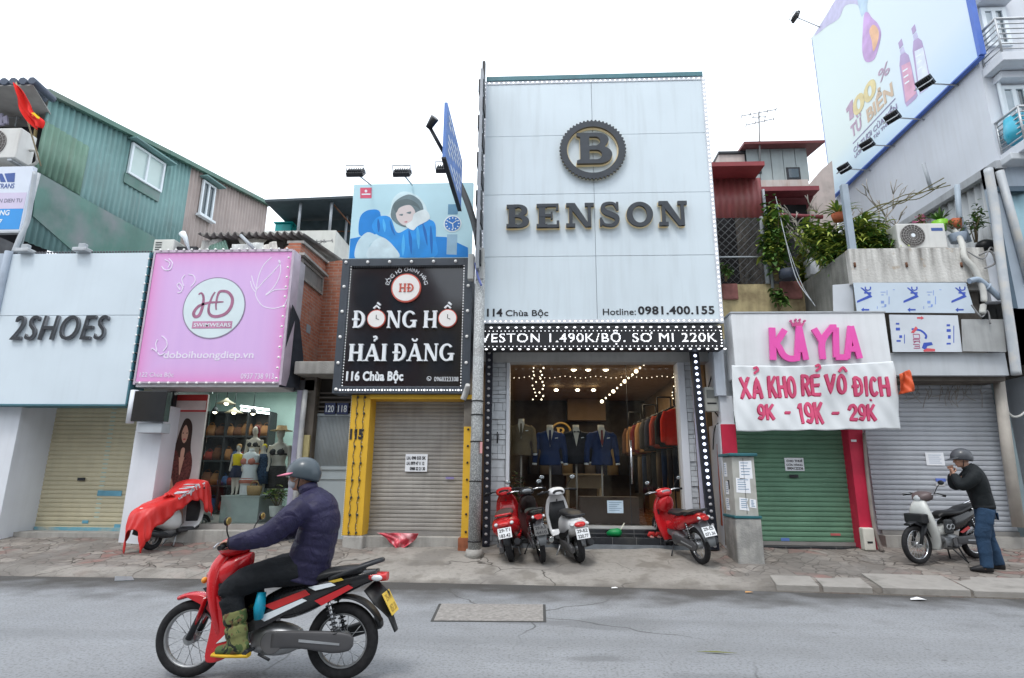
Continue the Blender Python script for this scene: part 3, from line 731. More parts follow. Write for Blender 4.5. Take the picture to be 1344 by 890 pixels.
# neighbour's sliver at the frame edge
pl = FP(10.4); a = pxbox(pl, -60,333,7,420)
b = MB(); b.rect(pl, a[0],a[1],a[2] - .05,a[3], -.3,.0); b.sweep([pl.pt(a[2] - .06,a[1], .02),pl.pt(a[2] - .06,a[3] + .03,.02)], .07,seg=14)
tag(b.build('signboard', mat('blue_grey_sign', (.36,.42,.5),.4),bevel=.005), 'blue grey edge of the next signboard left of the 2SHOES sign', 'sign')

# pink swimwear shop
pl = FP(10.4); u0,u1,v0,v1 = -7.59,-4.84,3.165,5.73
s = empty('shop_sign', 'pink square signboard of the swimwear shop with a round HĐ logo', 'sign', (-6.2,10.6,3.1))
pk = NB('pink_vinyl', .45); q = pk.sep(); fx = pk.math('ABSOLUTE', pk.math('DIVIDE', pk.math('SUBTRACT', q[0], (u0 + u1) / 2),(u1 - u0) / 2)); fy = pk.math('ABSOLUTE', pk.math('DIVIDE', pk.math('SUBTRACT', q[2], (v0 + v1) / 2),(v1 - v0) / 2))
f = pk.math('POWER', pk.math('MAXIMUM', fx, fy),7.0)      # the printed border of the vinyl is a deeper pink
c = pk.mix(pk.ramp(pk.noise(1,4,pk.map((5,5,.2))),.35,.65,0,.5),(.64,.42,.74),(.70,.47,.77)); pk.col(pk.mix(f, c, (.7,.26,.56)))
MB().rect(pl, u0,v0,u1,v1,-.06,0).build('panel', pk.m, s)
MB().rect(pl, u0 + .02,v0 + .0,u1 - .02,v1 - .02,-.7,-.062).build('box', mat('box_grey', (.42,.4,.44),.5),s)
MB().rect(pl, u0 + .0,v0 - .1,u1 + .0,v0 - .004,-.7,-.02).build('soffit', mat('soffit_grey', (.46,.45,.47),.5),s)
fr = mat('pink_sign_frame', (.5,.42,.5),.4,metal=.3)
b = MB(); b.rect(pl, u1 + .003,v0 - .06,u1 + .05,v1 + .03,-.3,.02); b.rect(pl, u0 - .0,v1 + .003,u1,v1 + .05,-.3,.015); b.rect(pl, u0 - .04,v0 - .06,u0 - .003,v1 + .03,-.3,.01); b.rect(pl, u0,v0 - .035,u1,v0 - .003,-.02,.015); b.build('frame', fr, s)
c = pl.px(281,404); R_ = (pl.px(322,404)[0] - pl.px(240,404)[0]) / 2
MB().disc(pl, c, R_, R_, .001,.006,64).build('logo_rim', mat('logo_rim_violet', (.27,.22,.32),.5),s)
MB().disc(pl, c, R_ * .965, R_ * .965,.004,.009,64).build('logo_disc', mat('logo_mint', (.64,.74,.77),.5,var=.03),s)
mauve = mat('mauve_script', (.33,.13,.22),.5,var=.25,scale=6)
def strokes(pl, Ls, wd, name, m, parent, n0,n1,taper=None):
    b = MB()
    for i, l in enumerate(Ls): b.ribbon(pl, spline(pl.pxs(l),7),wd, n0,n1 + i * .0006,taper=taper)
    return b.build(name, m, parent)
tp = lambda t: .55 + .9 * math.sin(math.pi * t) ** 1.0
cv = lambda x, y: (160 + x / 4.238,310 + y / 4.238)
strokes(pl, [[cv(*q) for q in l] for l in (
    [(428,325),(445,318),(456,345),(450,395),(432,440),(408,448),(402,425),(430,390),(480,372),(530,368),(566,366)],
    [(520,312),(505,335),(488,380),(484,420),(500,443),(535,447),(580,430),(610,390),(615,345),(590,312),(550,308),(535,330),(525,380),(526,410)])], .042, 'monogram', mauve, s, .008,.014,tp)
bx = [cv(393,474),cv(614,514)]
a = pxbox(pl, *bx[0], *bx[1]); MB().rect(pl, *a, .008,.013).build('name_band', mat('mauve_band', (.5,.22,.36),.5),s)
text('SWIMWEARS', pl, (*cv(402,484), *cv(606,505)), 'lettering', white, s, n0=.0135,bold=.01)
pale = mat('pale_print', (.80,.74,.86),.5,var=.02)
text('doboihuongdiep.vn', pl, (*cv(232,640), *cv(733,692)), 'lettering', pale, s, bold=.012)
text('122 Chùa Bộc', pl, (*cv(100,756), *cv(288,790)), 'lettering', pale, s); text('0937 738 913', pl, (*cv(662,764), *cv(845,794)), 'lettering', pale, s)
fly = [[(832,118),(790,160),(762,220),(752,290),(790,250),(840,200),(880,150),(872,135),(884,180),(870,240),(840,290),(800,325)], [(752,292),(745,330),(780,385),(840,402),(900,385),(918,350)], [(800,330),(850,300),(920,295)], [(750,300),(732,260),(722,220)], [(742,310),(725,285),(716,250)],
       [(372,212),(400,220),(408,250),(385,280)], [(345,280),(335,240),(352,215)], [(342,290),(322,262),(308,275),(325,300)], [(340,285),(330,310),(310,315)],
       [(262,125),(282,150),(270,185),(240,188),(222,168)], [(240,130),(268,150),(258,176)],
       [(222,555),(246,575),(252,610),(230,640)], [(196,640),(190,600),(200,575)], [(196,645),(172,625),(165,634)], [(200,648),(215,662),(240,650)]]
strokes(pl, [[cv(*q) for q in l] for l in fly], .016, 'butterfly_print', pale, s, .0005,.004)
def bulb(pl, c, n, parent, arm=None):
    b = MB(); b.ball(pl.pt(*c, n),.024,10,7)
    return b.build('bulb', bulbm, parent)
bm_ = MB()
for k in range(15):
    z = v1 - .12 - k * (v1 - v0 - .15) / 14
    bulb(pl, (u0 - .13,z),.0,s); bm_.rod(pl.pt(u0 - .03,z, -.05),pl.pt(u0 - .12,z, -.0),.018,seg=7)
    if k < 13:
        z2 = v1 - .15 - k * (v1 - v0 - .2) / 12; bulb(pl, (u1 - .03,z2),.06,s)
for k in range(17): bulb(pl, (u0 + .1 + k * (u1 - u0 - .2) / 16,v1 + .05),.03,s)
for k in range(15): bulb(pl, (u0 + .1 + k * (u1 - u0 - .2) / 14,v0 - .03),.02,s)
bm_.build('bulb_sockets', charcoal, s)
# dark tarpaulin on the sign's right flank
b = MB(); tq = [W(384,400,10.42), W(366,508,10.42), W(392,509,10.95), W(398,470,11.1), W(393,420,11.0)]
b.face(tq); tag(b.build('tarpaulin', mat('dark_net', (.03,.033,.042),.8,var=.3),solid=.012), 'dark tarpaulin hanging on the right side of the pink sign', 'tarpaulin')

# black light box and white column side left of the swimwear shop
pl = FP(10.3); a = pxbox(pl, 174,513,217,553)
s = empty('light_box', 'switched off black light box hanging between the cream shutter and the swimwear shop', 'light box', pl.pt((a[0] + a[2]) / 2,a[1], -.1))
MB().rect(pl, *a, -.16,0).build('screen', mat('black_screen', (.02,.02,.022),.12,spec=.8),s, bevel=.008)
MB().sweep([pl.pt(a[0] - .06,a[1] - .03,-.08),pl.pt(a[0] - .06,a[3] + .02,-.08)], .065,.09,seg=16,power=3).build('side_cap', paintw, s)
a2 = pxbox(pl, 178,555,210,568); MB().rect(pl, *a2,-.3,-.05).build('bracket_box', greymetal, s, bevel=.01)

# shop shell
e = empty('swimwear_shop', 'bright swimwear shop with an open glass front below the pink sign', 'shop', (-6.2,11.2,.5))
xo0,xo1 = X(215,610,11.1), X(389,600,11.1); zt = Z(300,513,11.1); zs = Z(320,688,11.1)
mint = mat('mint_wall', (.45,.58,.54),.7,var=.05)
MB().box(xo0 - 1.5,xo1 + .1,14.4,14.5,zs, 3.6).build('back_wall', mint, e)
MB().box(xo0 - 1.5,xo0 - 1.4,11.46,14.5,zs, 3.6).build('side_wall', mint, e); MB().box(xo1 + .1,xo1 + .2,11.2,14.5,zs, 3.6).build('side_wall', mint, e)
MB().box(xo0 - 1.5,xo1 + .1,11.2,14.4,3.5,3.6).build('ceiling', mint, e)
MB().box(xo0 - 1.4,xo1 + .2,11.47,14.4,zs - .6,zs - .002).build('inner_floor', mat('shop_floor_tile', (.32,.3,.28),.3),e); MB().box(xo0 - .3,xo1 + .2,11.02,11.47,zs - .6,zs).build('floor', mat('shop_floor_tile', (.32,.3,.28),.3),e)
MB().box(xo0 - .1,xo1 - .1,10.75,11.02,.1,zs - .09).build('step', concrete, e, bevel=.01)
MB().box(xo0 - .2,xo1 + .25,11.05,11.25,zt, 3.3).build('lintel', mat('dark_lintel', (.08,.08,.085),.6),e)
b = MB(); b.box(xo0 - .03,xo0 + .07,11.0,11.12,zs, zt); b.build('door_post', charcoal, e)
b = MB(); b.box(xo1 - .06,xo1 + .04,11.0,11.12,zs, zt); b.build('door_post', mat('post_lilac', (.3,.29,.38),.5),e)
gl = MB(); gl.box(X(268,600,11.15),xo1 - .07,11.15,11.16,zs + .01,zt); gl.build('glass', glass_mat('shop_glass', refl=.6),e)
# tube lamps and the dark display shelves
tube = mat('fluorescent', (1,1,1),.4,emit=7,emit_rgb=(.92,1,.97))
b = MB()
for y, x0,x1 in ((13.0,316,353),(13.4,316,353)): p0 = W(x0,533 + (y - 13) * 12,y); p1 = W(x1,538 + (y - 13) * 12,y); b.rod(p0,p1,.022,seg=8)
b.rod((xo0 + .5,12.2,3.44),(xo1 - .5,12.2,3.44),.025,seg=8); b.build('tube_lamp', tube, e)
pl = FP(13.6); a = pxbox(pl, 262,541,348,672)
s = empty('display_shelves', 'tall dark shelving unit filled with brown bags in the swimwear shop', 'shelf', (pl.pt((a[0] + a[2]) / 2,a[1], 0)))
MB().rect(pl, *a, -.4,-.36).build('back_panel', mat('shelf_dark', (.05,.045,.042),.6),s)
b = MB()
for k in range(5): z = a[1] + (a[3] - a[1]) * k / 4; b.rect(pl, a[0],z - .02,a[2],z + .02,-.36,0)
for k in range(4): x = a[0] + (a[2] - a[0]) * k / 3; b.rect(pl, x - .02,a[1] + .021,x + .02,a[3] - .021,-.358,.005)
b.build('rack', mat('shelf_frame', (.03,.03,.032),.5),s)
bagm = [mat('bag_tan', (.26,.12,.05),.7),mat('bag_brown', (.13,.055,.03),.7),mat('bag_red', (.25,.04,.03),.7),mat('bag_blue', (.05,.09,.2),.7)]
lab = ['tan bag', 'brown bag', 'dark red bag', 'navy bag']
for r_ in range(4):
    for k in range(7):
        x = a[0] + .12 + k * (a[2] - a[0] - .24) / 6 + random.uniform(-.03,.03); z = a[1] + (a[3] - a[1]) * r_ / 4 + .02; h_ = random.uniform(.2,.32); ww = random.uniform(.1,.14)
        b = MB(); b.sweep([pl.pt(x, z + .002,-.16),pl.pt(x, z + h_ * .5,-.16),pl.pt(x, z + h_, -.16)], [ww, ww * 1.05,ww * .7], [.09,.1,.05],up=(0,1,0),power=4,seg=16)
        b.torus(pl.pt(x, z + h_, -.16),pl.n, ww * .5,.008,seg=14,sec=5)
        tag(b.build('bag', bagm[(k * 3 + r_) % 4] if r_ != 3 else bagm[k % 2], None), 'bag on the dark shelves of the swimwear shop', 'bag', 'bags on the dark shelves')
# pendant lamps
lampm = mat('warm_bulb', (1,.9,.7),.4,emit=6,emit_rgb=(1,.85,.6))
for k, (x, y, Y) in enumerate(((297,530,12.0),(307,542,12.6),(282,541,12.3),(332,543,12.3))):
    c = W(x, y, Y); s = empty('pendant_lamp', ['wide cream pendant lamp hanging highest in the swimwear shop', 'pendant lamp hanging below and right of the wide cream one', 'leftmost small pendant lamp in the swimwear shop', 'small pendant lamp hanging before the tube lights'][k], 'lamp', (c.x, c.y, 3.5), 'pendant lamps in the swimwear shop')
    MB().rod((c.x, c.y, c.z + .1),(c.x, c.y, 3.5),.008,seg=6).build('cord', charcoal, s)
    R_ = .19 if k < 2 else .08
    b = MB(); b.sweep([(c.x, c.y, c.z + .12),(c.x, c.y, c.z + .08),(c.x, c.y, c.z)], [.02,.05, R_],seg=18,caps=False); b.build('shade', mat('cream_shade', (.6,.5,.34),.6) if k < 2 else charcoal, s, solid=.004)
    MB().ball((c.x, c.y, c.z + .01),.045,10,8).build('bulb', lampm, s)
# things in the swimwear shop
zfl = zs
skin_m = mat('mannequin_skin', (.62,.55,.48),.35,var=.03)
def mannequin(px, ytop, ybot, Y, label, parts, legs=True, head=True, skin=None):
    """a shop dummy whose head top and base sit at these pixel heights on depth Y"""
    top, bot = W(px, ytop, Y), W(px, ybot, Y); x = bot.x; H_ = top.z - bot.z
    full = H_ if (legs and head) else None
    e = empty('mannequin', label, 'mannequin', (x, Y, bot.z), 'mannequins in the swimwear shop')
    # unit figure, 1 = full height from zl (0 for a figure with legs, .47 for a torso) to zh
    zl = 0 if legs else .36; zh = 1.0 if head else .86; k = H_ / (zh - zl); z = lambda v: bot.z + (v - zl) * k; P = lambda a, b, c: Vector((x + a * k, Y + b * k, z(c)))
    b = MB()
    b.sweep([P(0,0,zl if not legs else .46), P(0,0,.46), P(0,0,.53), P(0,0,.62), P(0,-.01,.72), P(0,0,.79), P(0,0,.83)], [v * k for v in (.084,.085,.098,.07,.09,.1,.05)], [v * k for v in (.064,.065,.075,.055,.075,.06,.04)],up=(0,1,0),seg=16)
    b.sweep([P(0,0,.8), P(0,0,.87)], [.034 * k, .03 * k],seg=10)
    if head: b.ball(P(0,-.012,.935),(.043 * k, .054 * k, .068 * k),14,10); b.ball(P(0,-.06,.925),(.009 * k, .014 * k, .016 * k),8,6)
    for sgn in (-1,1):
        if legs: b.sweep([P(sgn * .05,0,.5), P(sgn * .052,0,.38), P(sgn * .045,.0,.27), P(sgn * .045,.012,.2), P(sgn * .038,.01,.04), P(sgn * .04,-.03,.012)], [v * k for v in (.058,.052,.034,.036,.022,.02)],seg=12)
        if head: b.sweep([P(sgn * .1,0,.8), P(sgn * .125,.01,.65), P(sgn * .13,-.03,.52), P(sgn * .128,-.04,.46)], [v * k for v in (.03,.025,.018,.016)],seg=10)
    b.build('body', skin or skin_m, e, remesh=.012,smooth=3)
    for kind, m in parts:
        b = MB()
        if kind == 'top': b.sweep([P(0,0,.575), P(0,0,.62), P(0,-.01,.72), P(0,0,.79), P(0,0,.81)], [v * k for v in (.092,.084,.1,.105,.07)], [v * k for v in (.07,.066,.086,.072,.05)],up=(0,1,0),seg=18); nm = 'top'
        elif kind == 'bra':
            for sgn in (-1,1): b.ball(P(sgn * .042,-.062,.725),(.042 * k, .035 * k, .036 * k),12,8)
            b.sweep([P(0,-.0,.695), P(0,-.0,.715)], .096 * k, .08 * k, up=(0,1,0),seg=18,caps=False)
            for sgn in (-1,1): b.rod(P(sgn * .05,-.075,.74), P(sgn * .06,.0,.82),.006 * k)
            nm = 'bikini_top'
        elif kind == 'brief': b.sweep([P(0,0,.46), P(0,0,.5), P(0,0,.545)], [v * k for v in (.06,.104,.098)], [v * k for v in (.05,.082,.078)],up=(0,1,0),seg=18); nm = 'bikini_bottom'
        elif kind == 'skirt': b.sweep([P(0,0,.34), P(0,0,.5), P(0,0,.58)], [v * k for v in (.15,.112,.085)], [v * k for v in (.12,.09,.07)],up=(0,1,0),seg=20); nm = 'skirt'
        elif kind == 'dress': b.sweep([P(0,0,.22), P(0,0,.5), P(0,0,.62), P(0,-.01,.72), P(0,0,.8)], [v * k for v in (.14,.11,.084,.1,.09)], [v * k for v in (.11,.09,.066,.086,.06)],up=(0,1,0),seg=20); nm = 'dress'
        elif kind == 'suit': b.sweep([P(0,0,.47), P(0,0,.53), P(0,0,.62), P(0,-.01,.70)], [v * k for v in (.08,.103,.076,.09)], [v * k for v in (.07,.08,.06,.07)],up=(0,1,0),seg=18); nm = 'swimsuit'
        elif kind == 'hat': b.sweep([P(0,0,.96), P(0,0,.965), P(0,0,.975), P(0,0,1.02)], [v * k for v in (.12,.118,.06,.05)],seg=24); nm = 'hat'
        elif kind == 'cap': b.ball(P(0,.0,.955),(.05 * k, .058 * k, .055 * k),14,8); nm = 'swim_cap'
        elif kind == 'hair': b.ball(P(0,.018,.95),(.056 * k, .056 * k, .07 * k),14,8); b.sweep([P(0,.045,.95), P(0,.05,.84)], [.05 * k, .045 * k], [.03 * k, .02 * k],up=(0,1,0)); nm = 'hair'
        b.build(nm, m, e)
    return e
yel = mat('yellow_top', (.75,.55,.02),.8); navy2 = mat('navy_skirt', (.03,.035,.07),.8); wht = mat('white_swimwear', (.75,.75,.76),.7,var=.03); coral = mat('coral_bikini', (.5,.17,.12),.7); blk = mat('black_swimwear', (.025,.025,.03),.7,var=.3,scale=30); bld = mat('blue_print_dress', (.04,.07,.13),.7,var=.6,scale=40); straw = mat('straw', (.42,.27,.13),.85,var=.2,scale=40)
orange = mat('orange_cap', (.5,.26,.08),.6)
a = pxbox(FP(11.35),289,652,339,682)
s = empty('plinth', 'grey green display plinth under the mannequins', 'plinth', ((a[0] + a[2]) / 2,11.7,zfl))
MB().box(a[0],a[2], 11.35,12.2,zfl + .0,a[3]).build('body', mat('plinth_grey', (.36,.41,.39),.5),s, bevel=.006)
MB().box(a[0] - .01,a[2] + .012,11.34,12.21,a[3],a[3] + .02).build('top', mat('plinth_top', (.42,.47,.45),.4),s)
zpt = a[3] + .02

def proj(p):
    v = CAM_R.inverted() @ (Vector(p) - Vector((0,0, CAM_H))); return 672 - F_PX * v.x / v.z, 445 + F_PX * v.y / v.z
def base_y(px, Y): return proj(Vector((X(px, 640, Y), Y, zpt)))[1]
mannequin(307,583,base_y(307,11.55),11.55, 'child mannequin in a yellow top and dark skirt on the plinth', [('top', yel),('skirt', navy2),('cap', orange)])
mannequin(324,590,base_y(324,11.6),11.6, 'headless white torso with a coral bikini on the plinth', [('suit', wht),('bra', coral),('brief', coral)],legs=False, head=False, skin=wht)
mannequin(327,560,base_y(327,12.0),12.0, 'tall mannequin with a black bikini top behind the white torso', [('bra', blk),('brief', blk),('hair', mat('dark_red_hair', (.17,.02,.02),.7))])
mannequin(341,583,base_y(341,11.75),11.75, 'small mannequin in a blue printed dress and yellow cap', [('dress', bld),('cap', yel)])
mannequin(358,561,proj((X(358,680,12),12,zfl))[1], 12.0, 'tall mannequin in a straw hat and black sportswear', [('bra', blk),('skirt', blk),('hat', straw)])
# basket and plants
c = Vector((X(334,640,11.45),11.45,zpt)); s = empty('basket', 'woven basket standing on the front of the plinth', 'basket', c)
R_ = X(344,640,11.45) - X(324,640,11.45)
MB().sweep([c + Vector((0,0,.003)),c + Vector((0,0, R_ * .3)),c + Vector((0,0, R_ * .62))], [R_ * .4, R_ * .47, R_ * .5], [R_ * .25, R_ * .3, R_ * .3],up=(0,1,0),seg=20,caps=True).build('body', straw, s)
b = MB(); b.torus(c + Vector((0,0, R_ * .64)),(0,1,0), R_ * .26,.012,seg=24,sec=6); b.build('handle', straw, s)
def leaf_blade(b, base, d, ln, wd, droop=.4,up=Vector((0,0,1)),mi=0,n=5):
    d = Vector(d).normalized(); side = d.cross(up); side = side.normalized() if side.length > .01 else Vector((1,0,0)); vs = []
    for i in range(n + 1):
        t = i / n; p = Vector(base) + d * ln * t - up * (droop * ln * t * t); ww = wd * math.sin(math.pi * (.12 + .88 * t)) * .5
        nrm = up * (abs(ww) * .35)
        vs.append((b.b.verts.new(p - side * ww + nrm),b.b.verts.new(p),b.b.verts.new(p + side * ww + nrm)))
    for A, B in zip(vs, vs[1:]):
        for j in (0,1):
            f = b.b.faces.new((A[j], A[j + 1], B[j + 1], B[j])); f.smooth = True; f.material_index = mi
leaf = mat('leaf_green', (.11,.215,.04),.5,var=.35,scale=6); leafd = mat('leaf_dark', (.05,.115,.025),.5,var=.4,scale=6); leafy = mat('leaf_yellow_green', (.34,.40,.07),.55,var=.35,scale=6)
stemm = mat('stem_brown', (.16,.12,.07),.9,var=.3,scale=20)
def bush(name, label, c, size, n, lens=(.08,.16),wd=.05,mats=(leaf, leafd, leafy),cat='plant', group=None, pot=None, droop=.3,stems=7):
    c = Vector(c); e = empty(name, label, cat, c, group); f = MB(); st = MB(); z0 = c.z
    if pot:
        MB().sweep([c, c + Vector((0,0,pot[1]))], [pot[0] * .75,pot[0]],seg=20).build('pot', pot[2],e, bevel=.006); z0 = c.z + pot[1]
    tips = []
    for k in range(stems):
        a = random.uniform(0,6.28); q = Vector((math.cos(a) * size[0] * random.uniform(.1,.8),math.sin(a) * size[1] * random.uniform(.1,.8),size[2] * random.uniform(.45,.95)))
        p0 = Vector((c.x + q.x * .15,c.y + q.y * .15,z0)); p1 = Vector((c.x, c.y, z0)) + q
        pts = [p0,p0.lerp(p1,.5) + Vector((random.uniform(-.04,.04),0,.04)),p1]; st.sweep(pts, [.012,.009,.004],seg=6); tips += [pts[1].lerp(p1,random.uniform(-.2,1)) for _ in range(max(1,n // stems))]
    for t in tips:
        a = random.uniform(0,6.28); p = t + Vector((random.gauss(0,.3) * size[0] * .45,random.gauss(0,.3) * size[1] * .45,random.gauss(0,.3) * size[2] * .3))
        leaf_blade(f, p, (math.cos(a),math.sin(a),random.uniform(-.3,.8)),random.uniform(*lens),wd * random.uniform(.7,1.3),droop, mi=random.choices(range(len(mats)), [4,3,2][:len(mats)])[0])
    st.build('stem', stemm, e); f.build('foliage', list(mats),e)
    return e
bush('potted_plant', 'green potted plant on the floor beside the plinth', (X(362,676,11.4),11.4,zfl + .12),(.28,.2,.4),60,(.12,.22),.09,(leaf, leafy, leafd),pot=(.14,.2,mat('white_pot', (.6,.6,.58),.4)))
# poster with a woman
pl = FP(11.12); a = pxbox(pl, 222,518,268,690); a = (X(226,520,11.12),zs, X(268,560,11.12),a[3])
s = empty('poster_panel', 'tall poster of a dark haired woman at the left of the swimwear shop', 'poster', pl.pt((a[0] + a[2]) / 2,a[1], 0))
MB().rect(pl, *a, -.05,0).build('panel', mat('poster_grey', (.46,.43,.42),.4,var=.05),s)
fx = lambda u, v: (a[0] + (a[2] - a[0]) * u, a[1] + (a[3] - a[1]) * v)
def P2(m, pts, n, name): MB().poly(pl, [fx(*q) for q in spline(pts, 5, True)], .001,n).build(name, m, s)
MB().rect(pl, *fx(.0,.86), *fx(1,1),.001,.004).build('red_header', mat('poster_red', (.45,.03,.03),.5),s)
MB().rect(pl, *fx(.12,.875), *fx(.98,.95),.002,.007).build('white_strip', mat('poster_white', (.7,.6,.58),.5),s)
psk = mat('print_skin', (.5,.29,.21),.5,var=.05); phr = mat('print_hair', (.035,.018,.014),.5); psh = mat('print_plaid', (.1,.03,.025),.5,var=.6,scale=28); pgr = mat('print_olive', (.1,.12,.08),.5)
P2(psk, [(.3,.48),(.42,.5),(.6,.5),(.66,.42),(.68,.2),(.72,0),(.3,0),(.28,.2)], .003, 'figure')
P2(psk, [(.1,.42),(.2,.5),(.24,.3),(.3,.14),(.22,.12),(.12,.28)], .0035, 'arm')
P2(phr, [(.36,.72),(.45,.8),(.58,.8),(.68,.74),(.7,.6),(.74,.5),(.62,.5),(.4,.5),(.24,.52),(.3,.62)], .005, 'hair')
P2(psk, [(.42,.7),(.5,.755),(.59,.7),(.575,.64),(.51,.61),(.44,.64)], .007, 'face'); P2(phr, [(.43,.69),(.47,.695),(.465,.685)], .0085, 'eye'); P2(phr, [(.535,.69),(.575,.695),(.57,.685)], .0085, 'eye'); P2(mat('print_lip', (.4,.07,.07),.5), [(.47,.642),(.51,.648),(.55,.642),(.51,.634)], .0085, 'lips')
P2(psh, [(.12,.48),(.3,.56),(.42,.5),(.5,.36),(.58,.5),(.7,.55),(.8,.46),(.78,.34),(.66,.3),(.62,.24),(.5,.3),(.42,.25),(.3,.34),(.16,.34)], .006, 'shirt')
P2(psk, [(.46,.56),(.56,.56),(.53,.42),(.5,.36),(.47,.44)], .0078, 'chest'); P2(pgr, [(.34,.19),(.5,.165),(.68,.2),(.6,.13),(.5,.1),(.4,.13)], .0065, 'bottoms')

# the narrow entrance 120 / 118
yd = 11.25; xa, xb = X(394,600,yd) - .1, X(470,600,yd)
e = empty('narrow_entrance', 'narrow shabby house entrance with a grey metal door between two shops', 'house', ((xa + xb) / 2,yd, .3))
dx0,dx1 = X(407,620,yd), X(461,620,yd); dz0,dz1 = Z(430,712,yd), Z(430,543,yd)
greyd = mat('grey_blue_door_paint', (.34,.39,.42),.5,var=.07,scale=2,streak=.2,streak_rgb=(.2,.2,.2)); pl = FP(yd)
d = MB().rect(pl, dx0,dz0 + .03,dx1,dz1,-.05,0).build('door', greyd, e)
zm = Z(430,615,yd); t = .05
b = MB(); b.rect(pl, dx0,dz0 + .031,dx0 + t, dz1,.001,.025); b.rect(pl, dx1 - t, dz0 + .031,dx1,dz1,.001,.025); b.rect(pl, dx0 + t, dz1 - t, dx1 - t, dz1,.001,.023)
b.rect(pl, dx0 + t, zm - .02,dx1 - t, zm + .04,.001,.023); b.rect(pl, dx0 + t, zm - .2,dx1 - t, zm - .17,.001,.02); b.rect(pl, dx0 + t, dz0 + .031,dx1 - t, dz0 + .09,.001,.023); b.build('door_rails', greyd, d)
b = MB()
for k in range(26): x = dx0 + t + .012 + k * (dx1 - dx0 - 2 * t) / 26; b.rod(pl.pt(x, zm + .05,.006),pl.pt(x, dz1 - t, .006),.008,seg=6)
b.build('door_mesh', mat('door_mesh_grey', (.3,.33,.35),.6),d)
MB().ball(pl.pt(dx0 + .25,zm - .45,.03),(.05,.03,.012)).build('handle', charcoal, d)
grime = mat('grimy_plaster', (.13,.115,.1),.9,var=.3,scale=2.5,bump=.4,streak=.5,streak_rgb=(.05,.045,.04),blotch=(.25,.23,.2),blotch_scale=2.5,blotch_amt=.3)
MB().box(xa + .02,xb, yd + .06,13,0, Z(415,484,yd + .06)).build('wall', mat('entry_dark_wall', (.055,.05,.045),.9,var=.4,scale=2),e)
MB().box(X(396,560,11.1), X(412,560,11.1),11.05,yd + .05,.2, Z(400,492,11.1)).build('column', grime, e, bevel=.01)
a = pxbox(FP(11.0),392,571,405,622); MB().box(a[0],a[2], 10.98,11.045,a[1],a[3]).build('yellow_plaster', mat('old_yellow_plaster', (.38,.33,.17),.9,var=.2,scale=5),e, bevel=.01)
b = MB(); a = pxbox(FP(10.7),386,474,443,491); b.box(a[0],a[2], 10.7,yd + .05,a[1],a[3]); b.build('canopy_slab', concrete, e, bevel=.02)
b = MB()
for k in range(5): z = Z(430,541 - k * 6,yd); b.box(dx0 + .03,dx1 + .1,yd - .02,yd + .02,z, z + .03)
b.build('louvre_bars', mat('old_iron', (.12,.11,.1),.7),e)
b = MB(); b.box(dx0 - .05,dx1,10.9,yd, .1,dz0 + .02); b.build('step', concrete, e, bevel=.01)
pl = FP(yd - .05)
for q, st in (((426,529,440,544), '120'),((442,529,457,544), '118')):
    a = pxbox(pl, *q); s = empty('number_plate', f'small dark blue house number plate reading {st}', 'number plate', pl.pt(a[0],a[1], 0), 'number plates over the grey door')
    MB().rect(pl, *a, -.03,0).build('plate', mat('plate_blue', (.03,.045,.12),.35),s, bevel=.004)
    text(st, pl, (q[0] + 1.8,q[1] + 3,q[2] - 1.8,q[3] - 3), 'lettering', white, s, bold=.01)
b = MB(); b.sweep([W(401,512,10.95), W(396,560,10.95), W(391,620,10.95),(X(384,690,10.95),10.95,zg(-5,10.95))], .05,seg=12); tag(b.build('drain_pipe', mat('grey_pvc', (.36,.37,.38),.5,blotch=(.5,.5,.48),blotch_scale=5)), 'grey plastic drain pipe beside the swimwear shop window', 'pipe')

# brick house behind the pink sign
xh = X(387,400,10.9)
bp_ = Plane((xh, 10.9,0),(0,1,0))
ub = bp_.px(423,400)[0]; yb2 = 10.9 + ub
e = empty('brick_house', 'old red brick house rising between the pink and the black sign', 'house', (xh, 11.5,4))
tb = [bp_.px(388,312),bp_.px(424,342)]
b = MB(); wq = bp_.pxs([(388,335),(388,312),(424,342),(424,480)]); wq[3] = (ub, 3.2); b.poly(bp_, [(0,3.2),(0,tb[0][1]),(ub, tb[1][1]),(ub, 3.2)], -.25,0); b.build('side_wall', redbrick, e)
fp2 = FP(yb2); xr_ = X(470,400,yb2); zt2 = fp2.px(440,344)[1]
b = MB(); rag = [(xh - .02,3.2)] + [(xr_, 3.2)] + [(xr_ - i * (xr_ - xh + .02) / 9,zt2 + random.uniform(-.04,.05)) for i in range(10)]; b.poly(fp2,rag, -.25,-.002); b.build('rear_wall', redbrick2,e)
xl_ = X(360,330,10.95); zt3 = tb[0][1]
b = MB(); b.poly(FP(10.92), [(xl_, 3.3),(xh - .26,3.3),(xh - .26,zt3 - .03),(xl_ + .25,zt3 - .08),(xl_, zt3 - .3)], -.25,0); b.build('front_wall', redbrick2,e)
